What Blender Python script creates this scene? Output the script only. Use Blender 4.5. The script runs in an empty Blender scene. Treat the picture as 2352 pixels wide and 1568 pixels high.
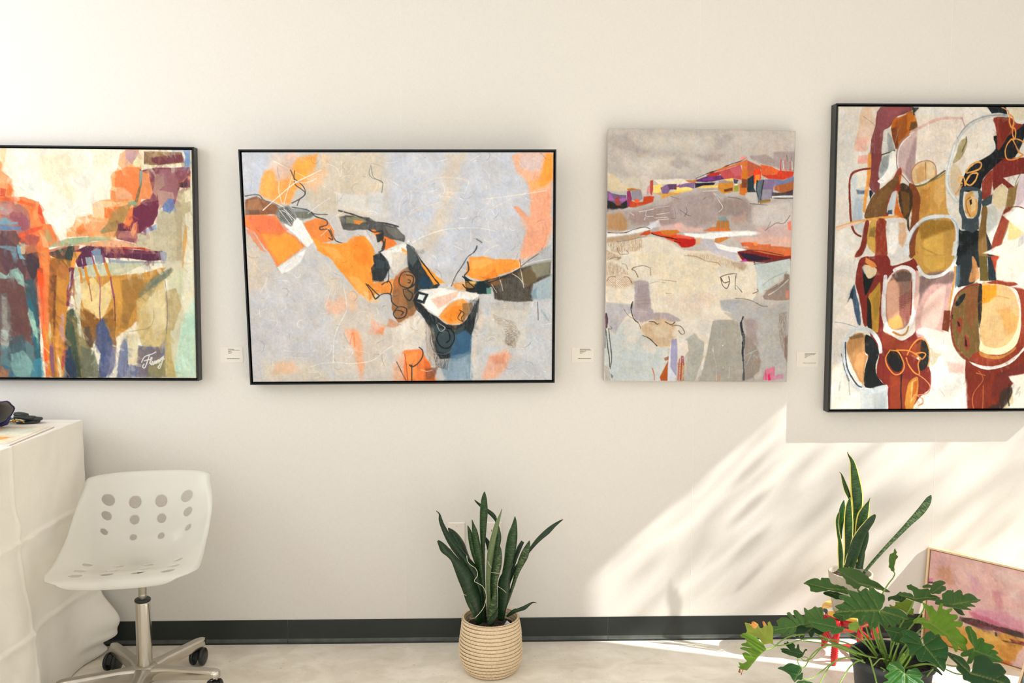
import bpy, bmesh, math, random
import numpy as np
from mathutils import Vector, Matrix, noise

C = bpy.context.scene.collection
PI = math.pi
R = math.radians

# daylight, ceiling lamp and added fill strengths, and pigment calibration
LW1, LW2, LW3, LW4 = 70.0, 68.0, 23.0, 12.0
GAIN = {'P1': (.70, .70, .69), 'P2': (.87, .875, .88), 'P3': (.88, .90, .93), 'P4': (.84, .86, .89), 'P5': (.90, .90, .93)}  # P4 paint colours also hold some of the light falling on that canvas
PH_GAIN = (.80, .72, .37)
SHADE_BOUGHS = [(1.0, .71, 5.0, .15, .012, 26), (1.0, .48, 6.0, .12, .02, 22), (1.85, .66, 7.0, .16, .05, 150), (2.15, .53, 6.0, .14, .02, 40), (1.75, .84, 7.0, .14, .03, 30), (.9, .2, 7.5, .15, .02, 30), (2.6, 1.3, 7.0, .2, .08, 120)]
F2_BL, F2_D, F2_U = (1.806, -.70, 0.0), (.80, -.60, -.20), (.26, .12, .95)
CH_LEG0 = 62
CASTER_TURN = (262, 258, 200, 250, 300)
BL_GAIN = (.50, .46, .34)

# ---------------------------------------------------------------- camera, world, sun, window light, exposure
cam_d = bpy.data.cameras.new('camera')
cam_d.sensor_width = 36.0
cam_d.lens = 36.0 * 2090 / 2352
cam_d.clip_end = 100
cam = bpy.data.objects.new('camera', cam_d)
C.objects.link(cam)
yaw, pitch, roll = 0.027433, 0.081301, -0.000994
fw = Vector((math.sin(yaw) * math.cos(pitch), math.cos(yaw) * math.cos(pitch), -math.sin(pitch)))
rt0 = Vector((math.cos(yaw), -math.sin(yaw), 0))
dn0 = fw.cross(rt0)
rt = math.cos(roll) * rt0 + math.sin(roll) * dn0
dn = -math.sin(roll) * rt0 + math.cos(roll) * dn0
m = Matrix((rt, -dn, -fw)).transposed().to_4x4()
m.translation = Vector((0, -3.7, 1.56035))
cam.matrix_world = m
bpy.context.scene.camera = cam

world = bpy.data.worlds.new('world')
bpy.context.scene.world = world
world.use_nodes = True
wb = world.node_tree.nodes['Background']
wb.inputs[0].default_value = (0.86, 0.93, 1.0, 1)
wb.inputs[1].default_value = 0.9

SUN = Vector((-0.722, 0.245, -0.648)).normalized()
sd = bpy.data.lights.new('sun', 'SUN')
sd.energy = 11.5
sd.angle = R(0.55)
sd.color = (1.0, 0.97, 0.93)
so = bpy.data.objects.new('sun', sd)
so.rotation_euler = SUN.to_track_quat('-Z', 'Y').to_euler()
so.location = (6, -2, 5)
C.objects.link(so)


def window_light(name, loc, direction, sx, sy, energy, color):
    d = bpy.data.lights.new(name, 'AREA')
    d.shape = 'RECTANGLE'
    d.size = sx
    d.size_y = sy
    d.energy = energy
    d.color = color
    o = bpy.data.objects.new(name, d)
    o.location = loc
    o.rotation_euler = Vector(direction).to_track_quat('-Z', 'Y').to_euler()
    C.objects.link(o)
    return o


# daylight entering by the side window close to the wall, and by the shopfront behind the camera
window_light('daylight_side_window', (-3.06, -1.35, 2.0), (1, 0.0, -0.12), 2.3, 2.1, LW1, (0.93, 0.965, 1.06))
window_light('daylight_shopfront', (0.0, -6.6, 1.75), (0, 1, 0), 5.6, 2.5, LW2, (0.985, 0.965, 0.985))

window_light('added_fill_right', (3.36, -3.7, 1.5), (-1, 0.1, -0.1), 3.6, 2.6, LW4, (1.0, 0.98, 0.97))  # added fill from the right, brightens the side of the cloth
# ceiling troffers over the middle of the room
for lx in (-1.3, 1.1):
    window_light('ceiling_troffer', (lx, -2.5, 3.44), (0, 0, -1), 1.2, 2.4, LW3 / 2, (0.985, 0.965, 0.955))

sc = bpy.context.scene
sc.view_settings.view_transform = 'Standard'
sc.view_settings.look = 'None'
sc.view_settings.gamma = 1.0
sc.view_settings.use_curve_mapping = False
sc.view_settings.exposure = -0.09
sc.cycles.max_bounces = 8
sc.cycles.diffuse_bounces = 5
sc.cycles.transparent_max_bounces = 12


# ---------------------------------------------------------------- helpers
def lin(c):
    """'#rrggbb' or sRGB floats -> linear rgb"""
    if isinstance(c, str):
        c = c.lstrip('#')
        c = [int(c[i:i + 2], 16) / 255 for i in (0, 2, 4)]
    return tuple(x / 12.92 if x <= 0.04045 else ((x + 0.055) / 1.055) ** 2.4 for x in c)


def mat(name, color, rough=0.5, metal=0.0, spec=0.5, bump=None, var=None, **kw):
    """procedural material: principled + optional noise variation / bump (scale, strength)"""
    mt = bpy.data.materials.new(name)
    mt.use_nodes = True
    nt = mt.node_tree
    b = nt.nodes['Principled BSDF']
    col = lin(color)
    b.inputs['Base Color'].default_value = (*col, 1)
    b.inputs['Roughness'].default_value = rough
    b.inputs['Metallic'].default_value = metal
    b.inputs['Specular IOR Level'].default_value = spec
    for k, v in kw.items():
        b.inputs[k].default_value = v
    tc = nt.nodes.new('ShaderNodeTexCoord')
    if var:
        sc_, amt, detail = var
        n = nt.nodes.new('ShaderNodeTexNoise')
        n.inputs['Scale'].default_value = sc_
        n.inputs['Detail'].default_value = detail
        nt.links.new(tc.outputs['Object'], n.inputs['Vector'])
        r = nt.nodes.new('ShaderNodeValToRGB')
        r.color_ramp.elements[0].position = 0.3
        r.color_ramp.elements[1].position = 0.7
        r.color_ramp.elements[0].color = (*[x * (1 - amt) for x in col], 1)
        r.color_ramp.elements[1].color = (*[min(1, x * (1 + amt)) for x in col], 1)
        nt.links.new(n.outputs['Fac'], r.inputs['Fac'])
        nt.links.new(r.outputs['Color'], b.inputs['Base Color'])
    if bump:
        n2 = nt.nodes.new('ShaderNodeTexNoise')
        n2.inputs['Scale'].default_value = bump[0]
        n2.inputs['Detail'].default_value = 4
        nt.links.new(tc.outputs['Object'], n2.inputs['Vector'])
        bp = nt.nodes.new('ShaderNodeBump')
        bp.inputs['Strength'].default_value = bump[1]
        bp.inputs['Distance'].default_value = bump[2] if len(bump) > 2 else 0.002
        nt.links.new(n2.outputs['Fac'], bp.inputs['Height'])
        nt.links.new(bp.outputs['Normal'], b.inputs['Normal'])
    return mt


def link_mesh(name, verts, faces, material, parent=None, smooth=False):
    me = bpy.data.meshes.new(name)
    me.from_pydata([tuple(v) for v in verts], [], faces)
    me.update()
    if smooth:
        me.polygons.foreach_set('use_smooth', [True] * len(me.polygons))
    if material:
        me.materials.append(material)
    o = bpy.data.objects.new(name, me)
    C.objects.link(o)
    if parent:
        o.parent = parent
    return o


def obj(name, bm, material, parent=None, smooth=False, bevel=0, seg=2, recalc=True):
    if recalc:
        bmesh.ops.recalc_face_normals(bm, faces=bm.faces)
    me = bpy.data.meshes.new(name)
    bm.to_mesh(me)
    bm.free()
    if smooth:
        me.polygons.foreach_set('use_smooth', [True] * len(me.polygons))
    if material:
        me.materials.append(material)
    o = bpy.data.objects.new(name, me)
    C.objects.link(o)
    if parent:
        o.parent = parent
    if bevel:
        md = o.modifiers.new('bevel', 'BEVEL')
        md.width = bevel
        md.segments = seg
        md.limit_method = 'ANGLE'
        md.angle_limit = R(35)
    return o


def thing(name, label, cat, loc=(0, 0, 0), rotz=0, group=None):
    o = bpy.data.objects.new(name, None)
    o.empty_display_size = 0.05
    C.objects.link(o)
    o.location = loc
    o.rotation_euler = (0, 0, rotz)
    o['label'] = label
    o['category'] = cat
    if group:
        o['group'] = group
    return o


def tag(o, label, cat, group=None):
    o['label'] = label
    o['category'] = cat
    if group:
        o['group'] = group
    return o


def struct(o):
    o['kind'] = 'structure'
    return o


def box(bm, x0, x1, y0, y1, z0, z1, M=None):
    vs = [Vector((x, y, z)) for x in (x0, x1) for y in (y0, y1) for z in (z0, z1)]
    if M is not None:
        vs = [M @ v for v in vs]
    v = [bm.verts.new(p) for p in vs]
    for f in ((0, 1, 3, 2), (4, 6, 7, 5), (0, 4, 5, 1), (2, 3, 7, 6), (0, 2, 6, 4), (1, 5, 7, 3)):
        bm.faces.new([v[i] for i in f])


def frames_along(pts):
    """parallel-transported frames along a polyline"""
    P = [Vector(p) for p in pts]
    T = []
    for i in range(len(P)):
        a = P[max(0, i - 1)]
        b = P[min(len(P) - 1, i + 1)]
        d = b - a
        T.append(d.normalized() if d.length > 1e-9 else Vector((0, 0, 1)))
    n = T[0].orthogonal().normalized()
    out = []
    for i in range(len(P)):
        n = (n - T[i] * n.dot(T[i])).normalized()
        out.append((P[i], T[i], n, T[i].cross(n)))
    return out


def tube(bm, pts, rad, seg=10, cap=True):
    fr = frames_along(pts)
    rr = rad if isinstance(rad, (list, tuple)) else [rad] * len(pts)
    rings = []
    for (p, t, n, b), r in zip(fr, rr):
        rings.append([bm.verts.new(p + (n * math.cos(2 * PI * k / seg) + b * math.sin(2 * PI * k / seg)) * r) for k in range(seg)])
    for a, b in zip(rings, rings[1:]):
        for k in range(seg):
            bm.faces.new((a[k], a[(k + 1) % seg], b[(k + 1) % seg], b[k]))
    if cap:
        bm.faces.new(rings[0][::-1])
        bm.faces.new(rings[-1])


def lathe(bm, prof, seg=32, center=(0, 0, 0), M=None, close=False):
    """prof: list of (radius, z)"""
    rings = []
    cx, cy, cz = center
    for r, z in prof:
        ring = []
        for k in range(seg):
            a = 2 * PI * k / seg
            p = Vector((cx + r * math.cos(a), cy + r * math.sin(a), cz + z))
            if M is not None:
                p = M @ p
            ring.append(bm.verts.new(p))
        rings.append(ring)
    for a, b in zip(rings, rings[1:]):
        for k in range(seg):
            bm.faces.new((a[k], a[(k + 1) % seg], b[(k + 1) % seg], b[k]))
    if close:
        bm.faces.new(rings[0][::-1])
        bm.faces.new(rings[-1])


def catmull(pts, n=6, closed=False):
    """smooth curve through points (any dimension tuples)"""
    P = [np.array(p, float) for p in pts]
    N = len(P)
    out = []
    rng = range(N) if closed else range(N - 1)
    for i in rng:
        if closed:
            p0, p1, p2, p3 = P[i - 1], P[i], P[(i + 1) % N], P[(i + 2) % N]
        else:
            p0, p1, p2, p3 = P[max(0, i - 1)], P[i], P[i + 1], P[min(N - 1, i + 2)]
        for k in range(n):
            t = k / n
            out.append(0.5 * ((2 * p1) + (-p0 + p2) * t + (2 * p0 - 5 * p1 + 4 * p2 - p3) * t * t + (-p0 + 3 * p1 - 3 * p2 + p3) * t ** 3))
    if not closed:
        out.append(P[-1])
    return out


def sstep(a, b, x):
    t = min(1, max(0, (x - a) / (b - a)))
    return t * t * (3 - 2 * t)


def link_nodes(mt):
    return mt.node_tree.nodes, mt.node_tree.links

# ================================================================ the room
def wall_material(name, color, grain=0.12):
    mt = mat(name, color, rough=0.62, spec=0.3)
    nd, lk = link_nodes(mt)
    b = nd['Principled BSDF']
    tc = nd['Texture Coordinate']
    # woven vinyl wallcovering: fine crossed threads
    mp = nd.new('ShaderNodeMapping'); mp.inputs['Scale'].default_value = (300, 300, 60)
    n1 = nd.new('ShaderNodeTexNoise'); n1.inputs['Scale'].default_value = 1.0; n1.inputs['Detail'].default_value = 2
    mp2 = nd.new('ShaderNodeMapping'); mp2.inputs['Scale'].default_value = (60, 60, 300)
    n2 = nd.new('ShaderNodeTexNoise'); n2.inputs['Scale'].default_value = 1.0; n2.inputs['Detail'].default_value = 2
    lk.new(tc.outputs['Object'], mp.inputs[0]); lk.new(mp.outputs[0], n1.inputs['Vector'])
    lk.new(tc.outputs['Object'], mp2.inputs[0]); lk.new(mp2.outputs[0], n2.inputs['Vector'])
    ad = nd.new('ShaderNodeMath'); ad.operation = 'ADD'
    lk.new(n1.outputs['Fac'], ad.inputs[0]); lk.new(n2.outputs['Fac'], ad.inputs[1])
    bp = nd.new('ShaderNodeBump'); bp.inputs['Strength'].default_value = grain; bp.inputs['Distance'].default_value = 0.001
    lk.new(ad.outputs[0], bp.inputs['Height']); lk.new(bp.outputs['Normal'], b.inputs['Normal'])
    # slight tone drift between threads
    mr = nd.new('ShaderNodeMapRange')
    mr.inputs['From Min'].default_value = 0.6; mr.inputs['From Max'].default_value = 1.4
    mr.inputs['To Min'].default_value = 0.95; mr.inputs['To Max'].default_value = 1.03
    lk.new(ad.outputs[0], mr.inputs['Value'])
    mx = nd.new('ShaderNodeMix'); mx.data_type = 'RGBA'; mx.blend_type = 'MULTIPLY'
    mx.inputs['Factor'].default_value = 1.0
    mx.inputs['A'].default_value = (*lin(color), 1)
    lk.new(mr.outputs[0], mx.inputs['B'])
    lk.new(mx.outputs['Result'], b.inputs['Base Color'])
    return mt


M_WALL = wall_material('woven_wallcovering', '#d6d1ca')
M_WALL2 = mat('painted_wall', '#ebe6de', rough=0.8)
M_CEIL = mat('ceiling_paint', '#e4e0d9', rough=0.9)
M_ALU = mat('dark_aluminium', '#2b2d2c', rough=0.4, metal=0.6)

bm = bmesh.new(); box(bm, -3.2, 3.4, 0.0, 0.15, 0, 3.5)
struct(obj('wall_back', bm, M_WALL))

# raised seams where the sheets of wallcovering meet
for i, sx in enumerate((-0.340, 0.8525, 1.870)):
    bm = bmesh.new()
    vs = [(-0.0014, 0.0), (-0.0005, -0.0004), (0.0005, -0.0004), (0.0014, 0.0)]
    lo = [bm.verts.new((sx + a, b, 0.1)) for a, b in vs]
    hi = [bm.verts.new((sx + a, b, 3.4)) for a, b in vs]
    for k in range(3):
        bm.faces.new((lo[k], lo[k + 1], hi[k + 1], hi[k]))
    bm.faces.new((lo[3], lo[0], hi[0], hi[3]))
    bm.faces.new(lo); bm.faces.new(hi[::-1])
    struct(obj('trim_%d' % (i + 1), bm, mat('seam_%d' % i, '#dbd4ca', rough=0.6)))


def concrete():
    mt = bpy.data.materials.new('polished_concrete')
    mt.use_nodes = True
    nd, lk = link_nodes(mt)
    b = nd['Principled BSDF']
    tc = nd.new('ShaderNodeTexCoord')
    n1 = nd.new('ShaderNodeTexNoise'); n1.inputs['Scale'].default_value = 3.2; n1.inputs['Detail'].default_value = 12; n1.inputs['Roughness'].default_value = 0.62; n1.inputs['Distortion'].default_value = 0.9
    r1 = nd.new('ShaderNodeValToRGB')
    e = r1.color_ramp.elements
    e[0].position = 0.32; e[0].color = (*lin('#dcd3c5'), 1)
    e[1].position = 0.68; e[1].color = (*lin('#f5eee2'), 1)
    x = e.new(0.5); x.color = (*lin('#ebe3d6'), 1)
    lk.new(tc.outputs['Object'], n1.inputs['Vector']); lk.new(n1.outputs['Fac'], r1.inputs['Fac'])
    # darker trowel swirls and fine scratches
    mp = nd.new('ShaderNodeMapping'); mp.inputs['Scale'].default_value = (2.2, 3.4, 1); mp.inputs['Rotation'].default_value = (0, 0, 0.4)
    n2 = nd.new('ShaderNodeTexNoise'); n2.inputs['Scale'].default_value = 3.0; n2.inputs['Detail'].default_value = 10; n2.inputs['Distortion'].default_value = .9
    r2 = nd.new('ShaderNodeValToRGB')
    r2.color_ramp.elements[0].position = 0.40; r2.color_ramp.elements[0].color = (0.88, 0.87, 0.84, 1)
    r2.color_ramp.elements[1].position = 0.58; r2.color_ramp.elements[1].color = (1, 1, 1, 1)
    lk.new(tc.outputs['Object'], mp.inputs[0]); lk.new(mp.outputs[0], n2.inputs['Vector']); lk.new(n2.outputs['Fac'], r2.inputs['Fac'])
    # specks
    v = nd.new('ShaderNodeTexNoise'); v.inputs['Scale'].default_value = 60; v.inputs['Detail'].default_value = 3
    r3 = nd.new('ShaderNodeValToRGB')
    r3.color_ramp.elements[0].position = 0.27; r3.color_ramp.elements[0].color = (0.62, 0.56, 0.48, 1)
    r3.color_ramp.elements[1].position = 0.36; r3.color_ramp.elements[1].color = (1, 1, 1, 1)
    lk.new(tc.outputs['Object'], v.inputs['Vector']); lk.new(v.outputs['Fac'], r3.inputs['Fac'])
    m1 = nd.new('ShaderNodeMix'); m1.data_type = 'RGBA'; m1.blend_type = 'MULTIPLY'; m1.inputs['Factor'].default_value = 0.9
    m2 = nd.new('ShaderNodeMix'); m2.data_type = 'RGBA'; m2.blend_type = 'MULTIPLY'; m2.inputs['Factor'].default_value = 0.6
    lk.new(r1.outputs['Color'], m1.inputs['A']); lk.new(r2.outputs['Color'], m1.inputs['B'])
    lk.new(m1.outputs['Result'], m2.inputs['A']); lk.new(r3.outputs['Color'], m2.inputs['B'])
    lk.new(m2.outputs['Result'], b.inputs['Base Color'])
    b.inputs['Roughness'].default_value = 0.38
    bp = nd.new('ShaderNodeBump'); bp.inputs['Strength'].default_value = 0.15; bp.inputs['Distance'].default_value = 0.002
    lk.new(n2.outputs['Fac'], bp.inputs['Height']); lk.new(bp.outputs['Normal'], b.inputs['Normal'])
    return mt


bm = bmesh.new(); box(bm, -3.2, 3.4, -6.6, 0.15, -0.1, 0)
struct(obj('floor', bm, concrete()))
bm = bmesh.new(); box(bm, -3.2, 3.4, -6.6, 0.15, 3.5, 3.6)
struct(obj('ceiling', bm, M_CEIL))


def holed_wall(name, x0, x1, y0, y1, z0, z1, holes, axis, material):
    """wall slab with rectangular openings; holes: (a0, a1, z0, z1) along the given axis"""
    bm = bmesh.new()
    cuts = sorted({(y0 if axis == 'y' else x0), (y1 if axis == 'y' else x1)} | {h[0] for h in holes} | {h[1] for h in holes})
    for a, b in zip(cuts, cuts[1:]):
        mid = (a + b) / 2
        hs = [h for h in holes if h[0] < mid < h[1]]
        spans = [(z0, z1)]
        for h in hs:
            spans = [s for s in ((z0, h[2]), (h[3], z1)) if s[1] - s[0] > 1e-4]
        for s in spans:
            if axis == 'y':
                box(bm, x0, x1, a, b, *s)
            else:
                box(bm, a, b, y0, y1, *s)
    return struct(obj(name, bm, material))


holed_wall('wall_left', -3.05, -2.9, -6.6, 0, 0, 3.5, [(-2.55, -0.15, 0.9, 3.1)], 'y', M_WALL2)
holed_wall('wall_right', 3.2, 3.32, -6.6, 0, 0, 3.5, [(-0.985, -0.02, 0.04, 2.86), (-5.6, -1.65, 0.1, 2.9)], 'y', M_WALL2)
holed_wall('wall_front', -3.2, 3.4, -6.6, -6.5, 0, 3.5, [(-2.8, 2.8, 0.5, 3.0)], 'x', M_WALL2)


def glass():
    mt = bpy.data.materials.new('window_glass')
    mt.use_nodes = True
    nd, lk = link_nodes(mt)
    nd.remove(nd['Principled BSDF'])
    out = nd['Material Output']
    t = nd.new('ShaderNodeBsdfTransparent'); t.inputs[0].default_value = (0.96, 0.97, 0.96, 1)
    g = nd.new('ShaderNodeBsdfGlossy'); g.inputs['Roughness'].default_value = 0.02
    mx = nd.new('ShaderNodeMixShader'); mx.inputs[0].default_value = 0.06
    lk.new(t.outputs[0], mx.inputs[1]); lk.new(g.outputs[0], mx.inputs[2]); lk.new(mx.outputs[0], out.inputs[0])
    return mt


M_GLASS = glass()


def window(name, axis, c, a0, a1, z0, z1, bars=()):
    """window with an aluminium frame and a pane, in a wall at x = c (axis y) or y = c (axis x)"""
    def bb(bm, p0, p1, q0, q1, t):
        if axis == 'y':
            box(bm, c - t, c + t, p0, p1, q0, q1)
        else:
            box(bm, p0, p1, c - t, c + t, q0, q1)
    bm = bmesh.new()
    f = 0.02
    bb(bm, a0, a0 + f, z0, z1, 0.03); bb(bm, a1 - f, a1, z0, z1, 0.03)
    bb(bm, a0 + f, a1 - f, z0, z0 + f, 0.03); bb(bm, a0 + f, a1 - f, z1 - f, z1, 0.03)
    for h in bars:
        bb(bm, a0 + f, a1 - f, h - 0.015, h + 0.015, 0.02)
    w = struct(obj(name, bm, M_ALU))
    bm = bmesh.new(); bb(bm, a0 + f, a1 - f, z0 + f, z1 - f, 0.003)
    obj('window_pane', bm, M_GLASS, w)
    return w


window('window_1', 'y', -2.975, -2.55, -0.15, 0.9, 3.1)
window('window_2', 'y', 3.26, -0.985, -0.02, 0.04, 2.86)
window('added_window', 'y', 3.26, -5.6, -1.65, 0.1, 2.9)  # added unseen window, lets in fill and sun for the floor bounce
window('window_3', 'x', -6.55, -2.8, 2.8, 0.5, 3.0)

# baseboard: dark rubber cove base in lengths, with a lighter toe
M_BASE = mat('dark_rubber_base', '#1b211f', rough=0.38, var=(9, 0.10, 5), bump=(40, 0.1))
M_TOE = mat('lighter_cove_toe', '#484c46', rough=0.6, var=(30, 0.2, 5))
bm = bmesh.new()
cuts = [-2.9, -0.83, 0.505, 2.05, 3.2]
for a, b in zip(cuts, cuts[1:]):
    a += 0.0006; b -= 0.0006
    prof = [(0, 0.1), (-0.003, 0.1), (-0.0035, 0.02), (-0.006, 0.011), (-0.012, 0.0075), (-0.0125, 0.0), (0, 0)]
    lo = [bm.verts.new((a, y, z)) for y, z in prof]
    hi = [bm.verts.new((b, y, z)) for y, z in prof]
    n = len(prof)
    for k in range(n):
        bm.faces.new((lo[k], lo[(k + 1) % n], hi[(k + 1) % n], hi[k]))
    bm.faces.new(lo); bm.faces.new(hi[::-1])
bb_o = obj('baseboard_back', bm, M_BASE)
bb_o.data.materials.append(M_TOE)
for p in bb_o.data.polygons:
    if max(bb_o.data.vertices[v].co.z for v in p.vertices) < 0.0205 and abs(p.normal.y) < 0.99 or (abs(p.center.z - 0.0155) < 0.004):
        p.material_index = 1
struct(bb_o)

# four added discs on the side window pane, to cast dashes on the wall
M_DISC = mat('disc', '#6b675e', rough=0.6)
for i, z in enumerate((2.616, 2.453, 2.292, 2.146)):
    bm = bmesh.new()
    Mr = Matrix.Translation((3.2535, -0.733, z + 0.048)) @ Matrix.Rotation(R(90), 4, 'Y')
    lathe(bm, [(0.0001, 0.0), (0.026, 0.0), (0.028, 0.001), (0.026, 0.002), (0.0001, 0.002)], 24, M=Mr)
    tag(obj('shadow_disc', bm, M_DISC), 'round grey sticker added on the right hand window to cast a shadow, %s of four' % ('topmost', 'second', 'third', 'lowest')[i], 'disc', 'discs added down the side window to shade the wall')

# unseen tree outside the side window, placed to streak the sunlight
random.seed(11)
tr = thing('shadow_tree', 'unseen leafy tree outside the right hand window, placed to shade the wall', 'tree', (8.2, -2.0, -0.1))
bm = bmesh.new()
tube(bm, [(0, 0, 0), (0.05, 0.02, 1.5), (0.0, 0.1, 3.0), (0.1, 0.1, 4.5), (0.1, 0.1, 7.5)], [0.14, 0.11, 0.10, 0.08, 0.03], 10)
obj('trunk', bm, mat('bark', '#5b4a3a', rough=0.9, bump=(30, 0.6)), tr, smooth=True)
fol = bmesh.new()


def leaf_card(bm, c, r):
    q = Vector((random.gauss(0, 1), random.gauss(0, 1), random.gauss(0, 1))).normalized()
    a = q.orthogonal().normalized(); b = q.cross(a)
    v = [bm.verts.new(c + a * r), bm.verts.new(c + b * r * 0.45 + q * r * 0.1), bm.verts.new(c - a * r), bm.verts.new(c - b * r * 0.45 + q * r * 0.1)]
    bm.faces.new(v)


# leaf clusters placed to shade the wall: (wall x, wall z, distance back along the sun, radii, number of leaves)
for wx, wz, dist, ry, rz, n in SHADE_BOUGHS:
    cpos = Vector((wx, 0, wz)) - SUN * dist - Vector((8.2, -2.0, -0.1))
    for k in range(n):
        d = Vector((random.gauss(0, 0.35), random.gauss(0, ry), random.gauss(0, rz)))
        leaf_card(fol, cpos + d, random.uniform(0.03, 0.055))
fo = obj('foliage', fol, mat('tree_leaf', '#4f6b2c', rough=0.6), tr, recalc=False)
fo['kind'] = 'stuff'

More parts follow.
